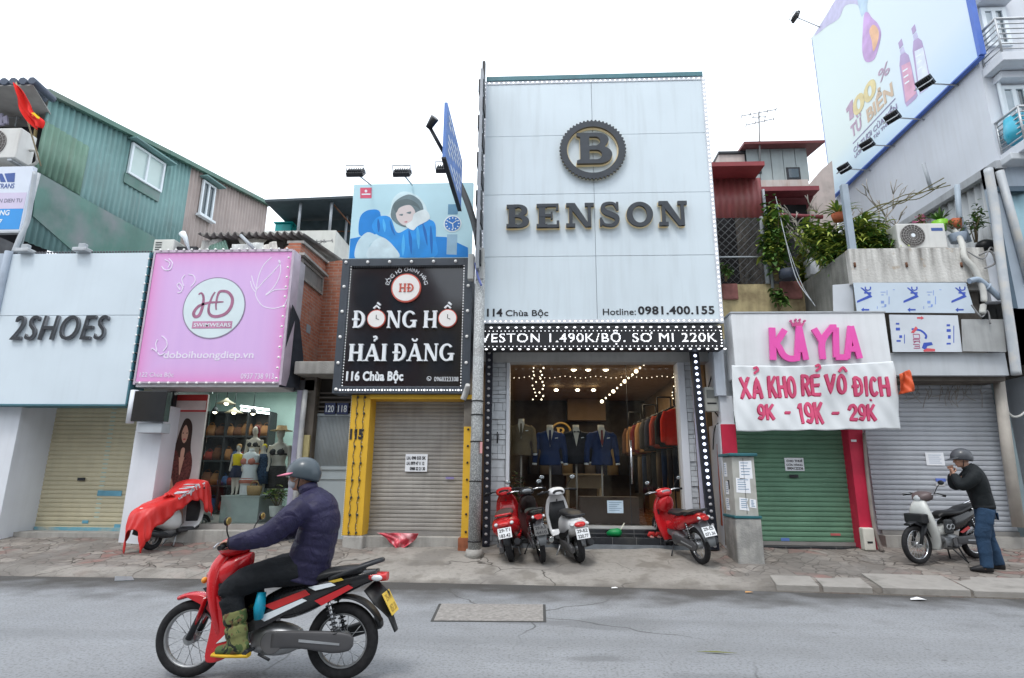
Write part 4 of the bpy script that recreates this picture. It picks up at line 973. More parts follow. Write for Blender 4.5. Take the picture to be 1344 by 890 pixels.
# slim edge trims and the boarded window
wv = bp_.pxs([(388,337),(422,360),(421,386),(387,362)]); us = [q[0] for q in wv]
q = [(.04,wv[3][1]),(ub - .15,wv[2][1]),(ub - .15,wv[1][1]),(.04,wv[0][1])]
fz0,fz1 = min(q[0][1],q[1][1]),max(q[2][1],q[3][1]); fz0 = (q[0][1] + q[1][1]) / 2; fz1 = (q[2][1] + q[3][1]) / 2
wf = MB(); wf.rect(bp_, .05,fz0,.12,fz1,.001,.05); wf.rect(bp_, ub - .22,fz0,ub - .15,fz1,.001,.05); wf.rect(bp_, .12,fz0,ub - .22,fz0 + .06,.001,.048); wf.rect(bp_, .12,fz1 - .06,ub - .22,fz1,.001,.048)
wo_ = wf.build('window', mat('grey_wood', (.26,.24,.22),.8,var=.25,scale=15),e)
MB().rect(bp_, .12,fz0 + .06,ub - .22,fz1 - .06,.003,.02).build('boards', mat('grey_boards', (.22,.21,.2),.8,streak=.6,streak_rgb=(.1,.1,.1)),wo_)
b = MB(); b.rect(bp_, -.05,fz1 + .03,ub - .1,fz1 + .08,.0,.12); b.build('lintel', concrete, wo_)
b = MB(); b.rect(bp_, ub - .75,4.4,ub - .55,4.58,-.1,.01); b.build('air_vent', mat('vent_grey', (.3,.33,.36),.7),e)
b = MB(); b.poly(bp_, [(0.02,tb[0][1] + .002),(ub + .0,tb[1][1] + .002),(ub, tb[1][1] + .06),(0.02,tb[0][1] + .06)], -.3,.05); b.build('wall_cap', concrete, e)
# corrugated cement roof and junk behind the pink sign
xr0_, xr1_ = X(262,307,11.0),xh + .02; zr_ = Z(330,308,11.0)
b = MB(); n = 15 * 8
rows = [(b.b.verts.new((xr0_ + (xr1_ - xr0_) * i / n, 10.95,zr_ + .045 * math.sin(i / 8 * 6.283))),b.b.verts.new((xr0_ + (xr1_ - xr0_) * i / n, 13.5,zr_ + .35 + .045 * math.sin(i / 8 * 6.283)))) for i in range(n + 1)]
for A, B in zip(rows, rows[1:]): f = b.b.faces.new((A[0], B[0], B[1], A[1])); f.smooth = True
b.build('roof', mat('cement_roof', (.2,.19,.18),.9,var=.25,scale=3,streak=.3),e, solid=.02)
b = MB(); b.box(xr0_, xl_, 11.3,11.4,5.2,zr_ - .03); b.build('loft_wall', mat('loft_dark', (.1,.095,.09),.9,var=.4),e)
scr = [('pale bent sheet leaning under the cement roof edge', [(266,316),(292,313),(284,332),(262,332)], (.6,.6,.57),11.1),('ribbed green scrap sheet behind the pink sign', [(276,322),(296,315),(302,332),(270,332)], (.22,.36,.3),11.05),
       ('broad white board lying behind the pink sign top', [(305,321),(345,318),(348,333),(304,333)], (.62,.64,.63),11.0),('torn cream panel below the broken roof edge', [(312,312),(350,314),(346,321),(318,326)], (.58,.56,.5),11.15),('whitish rag bundle beside the brick gable', [(346,322),(362,316),(366,333),(346,333)], (.6,.58,.54),10.95)]
for lb, q, col, Y in scr:
    pl = FP(Y); b = MB(); uv = pl.pxs(q); A_, B_ = [uv[3],uv[0]], [uv[2],uv[1]]
    o = cloth(pl, [uv[3], Vector(uv[3]).lerp(Vector(uv[0]),.5),uv[0]], [uv[2], Vector(uv[2]).lerp(Vector(uv[1]),.5),uv[1]],mat('scrap_' + q[0].__str__().strip('()').replace(', ', '_'),col, .8,var=.2,scale=5,streak=.3), 'scrap_sheet', 30,6,.02 if 'ribbed' not in lb else .015,9 if 'ribbed' not in lb else 40,2,0)
    tag(o, lb, 'scrap sheet', 'scrap on the roof behind the pink sign')
b = MB(); b.rod(W(316,309,10.9), W(336,329,10.85),.035); tag(b.build('pole', greymetal), 'grey pole leaning over the junk behind the pink sign', 'pole')
b = MB(); b.sweep([W(249,330,10.9), W(243,312,10.9), W(239,306,10.9)], [.02,.05,.07],seg=10); tag(b.build('vent_pipe', white), 'short white tilted pipe end behind the pink sign', 'pipe')
pl = FP(10.8); a = pxbox(pl, 201,314,228,331); s = empty('air_conditioner', 'boxy pale air conditioner seen from behind above the pink sign', 'air conditioner', pl.pt(a[0],a[1], -.2))
MB().rect(pl, *a, -.4,0).build('casing', mat('ac_cream', (.56,.57,.53),.5),s, bevel=.02)
b = MB()
for k in range(4): b.rect(pl, a[0] + .05,a[1] + .05 + k * .05,a[0] + .18,a[1] + .07 + k * .05,.0,.006)
b.build('vents', charcoal, s); b = MB(); b.box(a[2],a[2] + .42,10.9,11.1,a[1],a[1] + .16); b.build('bracket', charcoal, s)

# white house with a roof terrace, behind
Yt = 15.0; pl = FP(Yt); a = pxbox(pl, 380,303,441,345); e = empty('terrace_house', 'white house with a dark roof terrace canopy on thin posts behind the brick house', 'house', pl.pt(a[0], 3,-1))
xw0,xw1 = X(345,303, Yt), X(441,303, Yt); zw = Z(420,302.5, Yt)
sp = Plane((xw1, Yt, 0),(0,1,0)); ul = sp.px(462,318)[0]
MB().box(xw0,xw1, Yt, Yt + max(ul, 1.5) + 3,2,zw).build('wall', mat('cream_white_wall', (.62,.62,.58),.85,var=.06,streak=.3,streak_rgb=(.35,.33,.3),bump=.1),e)
rq = [W(350,266, Yt - .1), W(454,258, Yt - .1),(W(470,264, Yt + 3.0)), W(366,281, Yt + 3.0)]
zcan = Z(400,262, Yt)
xc0,xc1 = X(350,265, Yt), X(464,262, Yt)
drk = mat('dark_canopy', (.045,.06,.07),.6,var=.15)
b = MB(); b.poly(FP(Yt), [(xc0,zcan - .1),(xc1,zcan - .02),(xc1,zcan + .05),(xc0,zcan - .03)], -4.5,.1); b.build('canopy', drk, e)
b = MB(); q = [(X(367,278, Yt),zcan - .12),(xc1 + 1,zcan - .05),(xc1 + 1,zw + .02),(X(384,303, Yt),zw + .02)]; b.poly(FP(Yt + 1.2),q, -.05,0); b.build('shade_sheet', mat('shade_sheet', (.055,.075,.085),.7,var=.2),e)
for x, y0,y1 in ((393,266,304),(434,262,303)):
    b = MB(); b.rod((X(x, 285, Yt + .1), Yt + .1,zw),(X(x, 285, Yt + .1), Yt + .1,zcan - .05),.04); b.build('post', greymetal, e)
b = MB(); b.rod((X(455,290, Yt + 1), Yt + 1,zw - .4),(X(455,290, Yt + 1), Yt + 1,zcan - .05),.04); b.build('post', greymetal, e)
b = MB(); b.rod((X(436,264, Yt), Yt + .15,zcan - .1),(X(456,284, Yt), Yt + 1.0,zcan - .62),.025); b.rod((xc0 + .6, Yt + 1.12,zcan - .5),(xc1 + .5, Yt + 1.12,zcan - .5),.02); b.build('brace', rust, e)
pl = FP(Yt + 1); a = pxbox(pl, 360,293,382,312); s = empty('water_box', 'teal plastic box on the roof beside the terrace canopy', 'water box', pl.pt(a[0],a[1], -.4))
MB().rect(pl, *a, -.8,0).build('tank', mat('teal_plastic', (.0,.27,.27),.4),s, bevel=.04); MB().rect(pl, a[0] - .03,a[3] + .002,a[2] + .03,a[3] + .04,-.83,.03).build('lid', mat('teal_plastic', (0,.27,.27)),s)
def antenna(foot, top, label, scale, rods, s_m=greymetal):
    foot, top = Vector(foot), Vector(top); e = empty('tv_antenna', label, 'antenna', foot); MB().rod(foot, top, .02 * scale).build('mast', s_m, e); b = MB()
    for (dz, a, ln, n, el) in rods:
        c = top + Vector((0,0,dz * scale)); d = Vector((math.cos(a),math.sin(a),.12)); b.rod(c - d * ln * .5 * scale, c + d * ln * .5 * scale, .012 * scale, seg=6); sd = Vector((-d.y, d.x, .1)).normalized()
        for k in range(n): q = c + d * ln * scale * (k / (n - 1) - .5); b.rod(q - sd * el * scale, q + sd * el * scale, .007 * scale, seg=5); b.rod(q - Vector((0,0,el * .5 * scale)),q + Vector((0,0,el * .5 * scale)),.006 * scale, seg=5)
    b.build('elements', s_m, e); return e
antenna(W(411,336,13.4), W(416,316,13.4), 'small television antenna against the white house wall', 1, [(-.02,.2,.75,5,.12),(-.1,-.5,.5,4,.1)],mat('antenna_grey', (.2,.2,.2),.5))

# watch billboard
Yb = 10.75; pl = FP(Yb); a = pxbox(pl, 461,241,620,339); s = empty('billboard', 'pale blue watch billboard showing a seated girl in a bright blue sweater', 'billboard', pl.pt((a[0] + a[2]) / 2,a[1], 0))
MB().rect(pl, *a, -.08,0).build('panel', mat('billboard_cyan', (.46,.68,.75),.45,var=.07,scale=1),s)
cw = lambda x, y: (340 + x / 4.48,180 + y / 4.48)
def art(pts, m, n, name, sm=True):
    uv = [Vector(pl.px(*cw(*q))) for q in pts]
    uv = [(min(max(q.x, a[0] + .01),a[2] - .01),min(max(q.y, a[1] + .01),a[3] - .01)) for q in (spline(uv, 5, True) if sm else uv)]
    MB().poly(pl, uv, .001,n).build(name, m, s)
blu = mat('print_blue', (.0,.21,.62),.5,var=.12,scale=2.5); blu2 = mat('print_sweater', (.01,.27,.72),.5,var=.16,scale=3.5); jean = mat('print_jeans', (.5,.66,.72),.5,var=.08); hairp = mat('print_dark_hair', (.14,.2,.22),.5,var=.2); facep = mat('print_face', (.66,.58,.57),.5,var=.04); palep = mat('print_pale', (.68,.76,.77),.5)
art([(585,530),(600,460),(650,428),(712,442),(700,560),(600,582)],blu, .003, 'beanbag'); art([(535,598),(600,585),(640,712),(530,714)],blu, .0034, 'blue_floor', False); art([(1030,585),(1100,588),(1160,618),(1228,650),(1230,706),(1030,708)],blu, .0036, 'blue_floor', False)
art([(770,440),(790,360),(850,320),(940,350),(990,430),(960,480),(760,480)],mat('print_headgear', (.58,.74,.78),.5),.0038, 'headgear')
art([(664,520),(700,470),(770,472),(810,560),(870,540),(950,488),(1030,500),(1040,600),(1034,704),(820,706),(760,610),(690,570)],blu2,.0045, 'sweater')
fold = mat('print_sweater_dark', (.0,.13,.45),.5,var=.1); fold2 = mat('print_sweater_light', (.06,.42,.82),.5,var=.1)
for q in ([(700,480),(712,520),(704,560),(695,520)], [(770,490),(790,540),(800,580),(776,540)], [(880,545),(900,600),(896,690),(882,620)], [(960,500),(985,560),(990,640),(970,570)], [(1010,520),(1022,600),(1016,690),(1004,600)]): art(q, fold, .0049, 'sweater_fold')
for q in ([(730,480),(745,520),(740,560),(728,520)], [(850,570),(858,640),(846,700),(838,640)], [(930,520),(945,580),(940,660),(926,590)]): art(q, fold2,.005, 'sweater_fold')
art([(565,712),(578,620),(638,560),(697,592),(648,640),(640,712)],jean, .0052, 'leg'); art([(640,712),(660,630),(722,590),(790,640),(820,712)],mat('print_jeans_light', (.58,.72,.77),.5,var=.1,scale=6),.0058, 'leg')
art([(775,450),(800,380),(880,338),(945,372),(967,430),(940,455),(915,522),(850,527),(790,492)],hairp, .0064, 'hair')
art([(806,446),(835,412),(890,402),(920,446),(905,500),(858,520),(818,492)],facep, .007, 'face')
art([(790,400),(830,372),(880,366),(930,392),(950,430),(925,410),(880,398),(830,410),(806,446)],mat('print_hair_top', (.10,.14,.15),.5),.0073, 'fringe')
for q in ([(822,458),(845,452),(843,464)], [(866,446),(893,438),(890,452)]): art(q, hairp, .0076, 'eye')
art([(852,500),(872,494),(868,504)],mat('print_lips', (.5,.2,.22),.5),.0077, 'lips')
art([(915,450),(978,428),(1004,480),(932,524),(905,548),(862,520),(900,490)],palep, .008, 'hand')
grey_p = mat('print_strap', (.12,.28,.42),.4)
art([(1112,395),(1172,395),(1168,455),(1110,455)],grey_p, .003, 'watch_strap', False); art([(1106,572),(1166,572),(1162,692),(1102,690)],mat('print_strap_mesh', (.28,.45,.58),.4),.0042, 'watch_strap', False)
c = Vector(pl.px(*cw(1138,510))); R_ = (Vector(pl.px(*cw(1191,510))) - c).x
MB().disc(pl, c, R_, R_, .001,.006,40).build('watch_rim', palep, s); MB().disc(pl, c, R_ * .86, R_ * .86,.005,.009,40).build('watch_dial', mat('print_dial', (.02,.16,.5),.4),s)
b = MB()
for k in range(12): q = Vector((math.cos(k * math.pi / 6),math.sin(k * math.pi / 6))) * R_; b.ribbon(pl, [c + q * .6,c + q * .78], .022,.008,.011)
b.ribbon(pl, [c, c + Vector((-.45,.25)) * R_], .02,.008,.0115); b.ribbon(pl, [c, c + Vector((.1,-.6)) * R_], .016,.008,.012); b.ribbon(pl, [c, c + Vector((.45,.35)) * R_], .016,.008,.0125); b.build('watch_hands', palep, s)
art([(595,298),(662,297),(662,359),(595,360)],mat('print_crimson', (.62,.08,.15),.5),.003, 'logo', False)
art([(620,318),(629,308),(638,318),(629,328)],white, .006, 'logo_mark', False); b = MB(); q = pl.px(*cw(604,333)),pl.px(*cw(655,340)); b.rect(pl, q[0][0],q[1][1],q[1][0],q[0][1], .002,.0064); b.build('logo_line', white, s)
b = MB()
for x in (.345,.5,.72): b.rect(pl, a[0] + (a[2] - a[0]) * x, a[1] + .3,a[0] + (a[2] - a[0]) * x + .05,a[3] - .02,-.5,-.09)
b.rect(pl, a[0] + .05,a[3] - .1,a[2] - .05,a[3] - .03,-.5,-.085); b.build('back_frame', steel, s)
for k, (fx_, kx) in enumerate(((487,467),(541,528),(600,584))):
    floodlight(W(fx_, 243, Yb - .03), W(kx, 227 if k < 2 else 222, Yb - .85), ['leftmost floodlight over the watch billboard', 'middle floodlight over the watch billboard', 'floodlight over the watch billboard half hidden by the blue street sign'][k], 'floodlights over the watch billboard', .27,(0,.7,-.75))
# black watch shop sign and the yellow shop
pl = FP(10.4); u0,u1,v0,v1 = -3.83,-1.29,2.945,5.57
s = empty('shop_sign', 'black square sign with white letters and a bulb studded frame of the watch shop', 'sign', (-2.6,10.6,2.95))
fw = .15; frm = mat('slate_frame', (.06,.07,.085),.4,var=.1)
b = MB(); b.rect(pl, u0,v0,u0 + fw, v1,-.4,0); b.rect(pl, u1 - fw, v0,u1,v1,-.4,0); b.rect(pl, u0 + fw, v1 - fw, u1 - fw, v1,-.4,-.002); b.rect(pl, u0 + fw, v0,u1 - fw, v0 + fw * .9,-.4,-.002); b.build('frame', frm, s, bevel=.006)
MB().rect(pl, u0 + fw + .001,v0 + fw * .9 + .001,u1 - fw - .001,v1 - fw - .001,-.3,-.05).build('panel', mat('black_gloss_panel', (.012,.013,.018),.06,var=.3,scale=.8,spec=.7),s)
b = MB(); n_ = 44
for k in range(n_):
    t = k / (n_ - 1); z = v0 + fw + t * (v1 - v0 - 2 * fw)
    for u in (u0 + fw + .02,u1 - fw - .02): b.ball(pl.pt(u, z, -.03),.008,6,4)
    b.ball(pl.pt(u0 + fw + t * (u1 - u0 - 2 * fw),v0 + fw * .42,.008),.012 if k % 3 else .018,7,5)
b.build('light_string', led, s)
b = MB()
for k in range(50): t = k / 49; b.ball(pl.pt(u0 + fw + t * (u1 - u0 - 2 * fw),v1 - fw - .02,-.02),.02,6,4)
b.build('unlit_light_string', charcoal, s)
def stud(u, v):
    b = MB(); b.ball(pl.pt(u, v, .008),.031,12,8); b.build('bulb', bulbm, s)
for k in range(6): stud(u0 + fw * .5 + k * (u1 - u0 - fw) / 5.6,v1 - fw * .5)
for k in range(1,6):
    z = v1 - fw * .5 - k * (v1 - v0 - fw) / 5; stud(u0 + fw * .5,z); stud(u1 - fw * .5,z)
b_ = lambda x, y: (420 + x / 4.45,330 + y / 4.45)
lw = mat('letter_white', (.74,.77,.8),.4,var=.03); n_ = -.05
def bb(x0,y0,x1,y1): return pxbox(pl, *b_(x0,y0), *b_(x1,y1))
slab_text('Đ', pl, bb(192,346,264,446), 'lettering', [lw],s, n_, .05,s=.07,ex=.05); slab_text('NG', pl, bb(388,346,566,446), 'lettering', [lw],s, n_, .05,s=.07,ex=.04,gap=.08); slab_text('H', pl, bb(602,346,686,446), 'lettering', [lw],s, n_, .05,s=.07,ex=.05)
slab_text('HAI', pl, bb(166,540,390,640), 'lettering', [lw],s, n_, .05,s=.07,ex=.05,gap=.06); slab_text('ĐANG', pl, bb(428,538,784,640), 'lettering', [lw],s, n_, .05,s=.07,ex=.05,gap=.07)
redr = mat('red_ring', (.55,.1,.07),.5); clockw = mat('clock_white', (.76,.74,.72),.4,var=.02)
for cxp, cyp, rp, nm in ((502,212,87, 'emblem'),(328,393,54, 'clock_letter'),(745,390,55, 'clock_letter')):
    c = Vector(pl.px(*b_(cxp, cyp))); R_ = Vector(pl.px(*b_(cxp + rp, cyp))).x - c.x
    r_ = MB().disc(pl, c, R_, R_, n_, -.005,48).build(nm, redr, s); MB().disc(pl, c, R_ * .91, R_ * .91,-.006,.003,48).build('face', clockw, r_)
    if nm != 'emblem': b = MB(); b.ribbon(pl, [c, c + Vector((0, R_ * .42))], .012,.002,.007); b.ribbon(pl, [c, c + Vector((R_ * .3,-.02))], .012,.002,.0075); b.build('hands', charcoal, r_)
    else: slab_text('HĐ', pl, bb(462,188,548,236), 'monogram', [redr],r_, .003,.008,t=.2,s=.08,gap=.1)
b = MB()
for cx_, cy_ in ((330,318),(745,316)):
    b.ribbon(pl, pl.pxs([b_(cx_ - 18,cy_ + 14),b_(cx_, cy_ - 2),b_(cx_ + 18,cy_ + 14)]),.035,n_, -.004); b.ribbon(pl, pl.pxs([b_(cx_ + 4,cy_ - 20),b_(cx_ + 22,cy_ - 6)]),.035,n_, -.006)
b.ribbon(pl, spline(pl.pxs([b_(310,500),b_(326,496),b_(330,508),b_(318,516),b_(318,524)]),5),.03,n_, -.004); b.ribbon(pl, spline(pl.pxs([b_(538,508),b_(546,520),b_(560,520),b_(568,508)]),5),.03,n_, -.004)
b.build('accents', lw, s)
text('116 Chùa Bộc', pl, (*b_(150,694), *b_(484,770)), 'lettering', lw, s, n0=n_, depth=.03,bold=.035,space=1.05)
text('0968323308', pl, (*b_(664,730), *b_(806,756)), 'lettering', lw, s, n0=n_)
c = Vector(pl.px(*b_(634,740))); b = MB(); R_ = .038; b.ribbon(pl, [c + Vector((math.cos(k * math.pi / 12),math.sin(k * math.pi / 12))) * R_ for k in range(24)], .008,n_, n_ + .004,closed=True); b.ribbon(pl, spline([c + Vector((-.02,.016)),c + Vector((-.008,-.008)),c + Vector((.018,-.02))], 4),.011,n_, n_ + .004); b.build('phone_mark', lw, s)
b = MB()      # small arched line over the emblem, letter by letter
cen = Vector(pl.px(*b_(502,212))); R1 = (Vector(pl.px(*b_(608,212))) - cen).x
st = 'ĐỒNG HỒ CHÍNH HÃNG'
for i, ch in enumerate(st):
    if ch == ' ': continue
    an = rad(164 - 148 * i / (len(st) - 1)); cd = bpy.data.curves.new('t', 'FONT'); cd.body = ch; cd.size = .105; cd.extrude = .0015; cd.align_x = 'CENTER'; me = curve_mesh(cd); k0 = len(b.b.verts)
    b.b.from_mesh(me); b.b.verts.ensure_lookup_table(); bpy.data.meshes.remove(me); ro = Matrix.Rotation(an - math.pi / 2,2)
    for v in b.b.verts[k0:]: q = ro @ Vector((v.co.x, v.co.y)); v.co = pl.pt(cen.x + math.cos(an) * R1 * 1.0 + q.x, cen.y + math.sin(an) * R1 * 1.0 + q.y, n_ + .004 + v.co.z)
b.build('arched_lettering', lw, s)

e = empty('watch_shop', 'closed watch shop with bright yellow columns and a grey roller shutter', 'shop', (-2.4,10.9,.4))
yw = mat('yellow_paint', (.66,.39,.03),.5,var=.08,scale=2,streak=.15,streak_rgb=(.4,.22,.02)); pl = FP(10.55)
cx0,cx1 = X(455,610,10.55), X(481,610,10.55); zp = Z(465,703,10.55); ztop = 2.94; ped = MB(); ped.box(cx0 + .02,cx1 + .02,10.53,10.98,zg(-3.5,10.6) - .1,zp); ped.build('pedestal', concrete, e, bevel=.03)
co = MB().box(cx0,cx1,10.55,11.0,zp, ztop).build('column', yw, e, bevel=.008)
b = MB(); beads = MB()
for fx in (.32,.68):
    x = cx0 + (cx1 - cx0) * fx; b.sweep([(x + .012 * math.sin(i * 1.9),10.538,zp + (ztop - zp) * i / 40) for i in range(41)], .006,seg=5)
    for k in range(9): b.ball((x + .012,10.535,zp + .05 + k * (ztop - zp - .1) / 8),.022,8,6)
for k in range(80):
    beads.ball((cx0 + .006,10.543,zp + k * (ztop - zp) / 80),.009,6,4); beads.ball((cx0 + (cx1 - cx0) * (.32 if k % 2 else .7),10.543,zp + k * (ztop - zp) / 80),.008,6,4)
b.build('light_string', mat('bulb_wire_dark', (.05,.05,.045),.5),co); beads.build('pearl_string', mat('pearl_bulbs', (.7,.65,.5),.4),co)
text('115', pl, (459.5,563,477,577), 'number', ink, co, n0=.002,depth=.01,bold=.05)
xs0,xs1 = X(486,610,10.85), X(614,610,10.85); zb_ = Z(540,697,10.9)
MB().box(cx1, X(625,520,10.55),10.5,10.95, Z(540,524,10.55),2.94).build('lintel', yw, e)
rx0,rx1 = X(607,630,10.55), X(619,630,10.55); zr0,zr1 = Z(613,706,10.55), Z(613,560,10.55)
rc_ = MB().box(rx0,rx1,10.55,10.95,zr0,zr1).build('column', yw, e); rc_['label'] = 'narrow yellow strip beside the pole'
b = MB()
for k in range(7): b.ball(((rx0 + rx1) / 2,10.54,zr0 + .1 + k * (zr1 - zr0 - .15) / 6),.02,8,6)
b.build('light_string', ink, rc_)
MB().box(rx0 - .01,rx1 + .02,10.57,10.95,zr1 + .002,2.9).build('grey_upper_column', grime, e); MB().box(rx0 - .04,rx1 + .02,10.48,10.95,zg(-1.5,10.5) - .05,zr0 - .002).build('brick_base', mat('orange_brick_base', (.3,.11,.06),.9,var=.25,scale=8),e)
sh = shutter_mesh(FP(10.92),cx1 - .02,zb_, rx0 + .03,2.96,.075,-.02,.016,mat('grey_shutter', (.33,.315,.295),.5,metal=.15,var=.15,scale=2.5,streak=.35,streak_rgb=(.13,.12,.11)),e, jitter=.0015)
MB().rect(FP(10.92),cx1,zb_ - .07,rx0 + .02,zb_, -.01,.03).build('bottom_bar', mat('bar_grey', (.28,.27,.26),.5,metal=.3),sh)
MB().box(cx1,rx0 + .05,10.7,11.0,zg(-2.4,10.8) - .1,zb_ - .075).build('threshold', concrete, e, bevel=.015)
MB().box(-3.5,-1.4,11.0,18,0,5.5).build('body_wall', whitewall, e)
pl = FP(10.9); a = pxbox(pl, 532,596,561,619); s = empty('notice', 'white paper notice with three bold lines on the grey shutter', 'notice', pl.pt(a[0],a[1], 0))
MB().rect(pl, *a, .002,.006).build('sheet', papermat, s)
for k, (t, x0,x1) in enumerate((('LH. 098 555 5K', 534,559),('LH. 0979 47 11 12', 534,557),('0988 22 21 30', 538,558))): text(t, pl, (x0,599 + k * 7,x1,603.5 + k * 7), 'lettering', ink, s, n0=.007,bold=.04)
a = pxbox(pl, 585,626,596,629); tag(MB().rect(pl, *a, .002,.006).build('sticker', mat('sticker_violet', (.25,.22,.45),.6)), 'tiny violet sticker on the grey shutter', 'sticker')
# red plastic banner thrown over the threshold
zt_ = zb_ - .07
pl = FP(10.66)
fl = cloth(pl, pl.pxs([(495,699),(508,706),(512,713),(522,721)]),pl.pxs([(550,700),(545,708),(535,716),(524,722)]),mat('red_plastic', (.6,.06,.09),.35,var=.2,scale=6,blotch=(.75,.62,.64),blotch_scale=6,blotch_amt=.55), 'plastic_banner', 20,16,.03,9,6,.02)
tag(fl, 'crumpled red and white plastic banner hanging over the grey shutter threshold', 'banner')

# lamp pole with the blue street sign
Yp = 10.15; xp = X(625,600, Yp)
e = empty('utility_pole', 'speckled grey steel pole with black straps in front of the dark LED strip', 'pole', (xp, Yp, zg(xp, Yp)))
sp_m = NB('speckled_pole', .5); spn = sp_m.noise(55,2); cc = sp_m.mix(sp_m.ramp(spn, .5,.62),(.27,.28,.28),(.58,.6,.6)); cc = sp_m.mix(sp_m.ramp(sp_m.noise(3,5),.5,.7,0,.6),cc, (.15,.145,.135)); sp_m.col(cc)
ztp = Z(622,345, Yp)
MB().sweep([(xp, Yp, zg(xp, Yp) - .05),(xp, Yp, 2.5),(xp, Yp, ztp)], [.105,.1,.09],seg=20).build('shaft', sp_m.m, e)
b = MB(); b.sweep([(xp, Yp, zg(xp, Yp) - .02),(xp, Yp, zg(xp, Yp) + .12)], [.17,.13],seg=16); b.build('footing', concrete, e)
b = MB()
for y in (527,545,580,632,711): z = Z(625,y, Yp); b.torus((xp, Yp, z),(0,.05,1),.104,.012,seg=24,sec=6)
b.build('strap', blackplastic, e)
b = MB(); b.sweep(spline([W(628,372, Yp), W(629,335, Yp), W(624,300, Yp), W(615,270, Yp), W(607,250, Yp), W(600,235, Yp)], 6), [.06] * 31,seg=12); b.build('arm', mat('dark_grey_pipe', (.1,.105,.11),.5),e)
for x0,y0,x1,y1,nn in ((614,333,622,366, 'p'),(625,325,635,366, 'q')):
    pl = FP(Yp - .1); a = pxbox(pl, x0,y0,x1,y1); MB().rect(pl, *a, -.16,.0).build('junction_box', mat('junction_grey', (.42,.43,.42),.6,var=.1),e, bevel=.012)
b = MB(); b.sweep(spline([W(624,345, Yp - .12), W(627,362, Yp - .14), W(632,375, Yp - .14)], 5),.02,seg=7); b.build('cable', mat('blue_cable', (.16,.2,.5),.5),e)
b = MB(); b.sweep(spline([W(614,505, Yp), W(612,514,10.25), W(608,524,10.3)], 5), [.04,.045,.05,.05,.05,.055,.055,.055,.055,.055,.055],seg=12); b.build('pipe_elbow', mat('pvc_pale', (.48,.48,.47),.5),e)
a = pxbox(FP(Yp - .1),630,580,633,595); MB().rect(FP(Yp - .1), *a, -.02,.01).build('tag_plate', mat('red_white_tag', (.6,.3,.3),.6),e)
# the sign itself stands at right angles to the street
xf = X(606,238,9.75)
yn = 8.3
for i in range(40):
    d = ray(586,177); yn = xf / (d.x / d.y)
    break
sg = Plane((xf, 0,0),(0,1,0)); q = sg.pxs([(588,145),(608.6,212),(603.7,264.5),(583.5,210)])
ua, ub_ = min((q[0][0] + q[3][0]) / 2,(q[1][0] + q[2][0]) / 2),max((q[0][0] + q[3][0]) / 2,(q[1][0] + q[2][0]) / 2); va = (q[2][1] + q[3][1]) / 2; vb = (q[0][1] + q[1][1]) / 2
s = empty('street_sign', 'blue street sign seen almost edge on above the pole', 'sign', sg.pt(ub_, va, 0))
MB().rect(sg, ua, va, ub_, vb, -.05,0).build('panel', mat('street_blue', (.09,.2,.52),.45),s)
MB().rect(sg, ua - .02,va - .03,ub_ + .02,va - .002,-.06,.01).build('rim', charcoal, s)
b = MB()
for k in range(7):
    for j in range(5):
        h = (vb - va); z = va + h * (.12 + .12 * k) ; u = ua + (ub_ - ua) * (.1 + .17 * j)
        if (k * 5 + j * 3) % 4: b.rect(sg, u, z, u + (ub_ - ua) * .13,z + h * .055,.0005,.004)
b.build('print_lines', mat('sign_white_print', (.66,.72,.8),.5),s)
b = MB(); c = sg.pt(ua + .05,(va + vb) / 2 + .25,-.2); b.sweep([c, c + Vector((-.12,.1,-.12))], [.07,.05],seg=10); b.rod(c + Vector((-.1,.1,-.1)),sg.pt(ua + .3,va + .2,-.05),.03); tag(b.build('camera', charcoal, bevel=0), 'small dark camera fixed behind the blue street sign', 'camera')
# BENSON shop front
Yf = 10.4; pl = FP(Yf); u0,u1,v0,v1 = -1.12,3.30,4.255,9.43
e = empty('suit_shop', 'tall narrow suit shop with a glass front and a white panelled facade', 'shop', ((u0 + u1) / 2,11.0,.3))
MB().box(u0 + .03,u1 - .03, Yf + .18,19,3.9,v1 - .04).build('body_wall', whitewall, e)
MB().rect(pl, u0 + .01,v0 + .01,u1 - .01,v1 - .01,-.17,-.03).build('backing', mat('seam_dark', (.3,.33,.35),.8),e)
b = MB(); um = (pl.px(776,150)[0] + pl.px(782,300)[0]) / 2; zs_ = [v0] + [pl.px(780,y)[1] for y in (336,254,177)] + [v1]; g_ = .0035
for za, zb2 in zip(zs_, zs_[1:]):
    for ua_, ub2 in ((u0,um),(um, u1)): b.rect(pl, ua_ + g_, za + g_, ub2 - g_, zb2 - g_, -.028,random.uniform(-.003,0))
b.build('facade_panels', mat('benson_panel', (.60,.68,.73),.42,var=.035,scale=.9,streak=.3,streak_rgb=(.38,.42,.44)),e, bevel=.004)
MB().rect(pl, u0 + .02,v1 + .004,u1 + .0,v1 + .1,-.5,.03).build('roof_edge', mat('teal_flashing', (.06,.17,.2),.5),e)
ls = mat('strip_plastic', (.6,.62,.66),.4); b = MB(); d = MB()
for u in (u0 - .01,u1 + .01): b.rect(pl, u - .035,v0,u + .035,v1,-.1,.012)
b.rect(pl, u0 + .03,v1 - .075,u1 - .03,v1 - .005,.001,.011); b.rect(pl, u0 + .03,v0 + .005,u1 - .03,v0 + .075,.001,.011); b.build('strip_base', ls, e)
for k in range(56):
    z = v0 + .05 + k * (v1 - v0 - .1) / 55
    for u in (u0 - .01,u1 + .01): d.ball(pl.pt(u, z, .016),(.016,.01,.022),7,5)
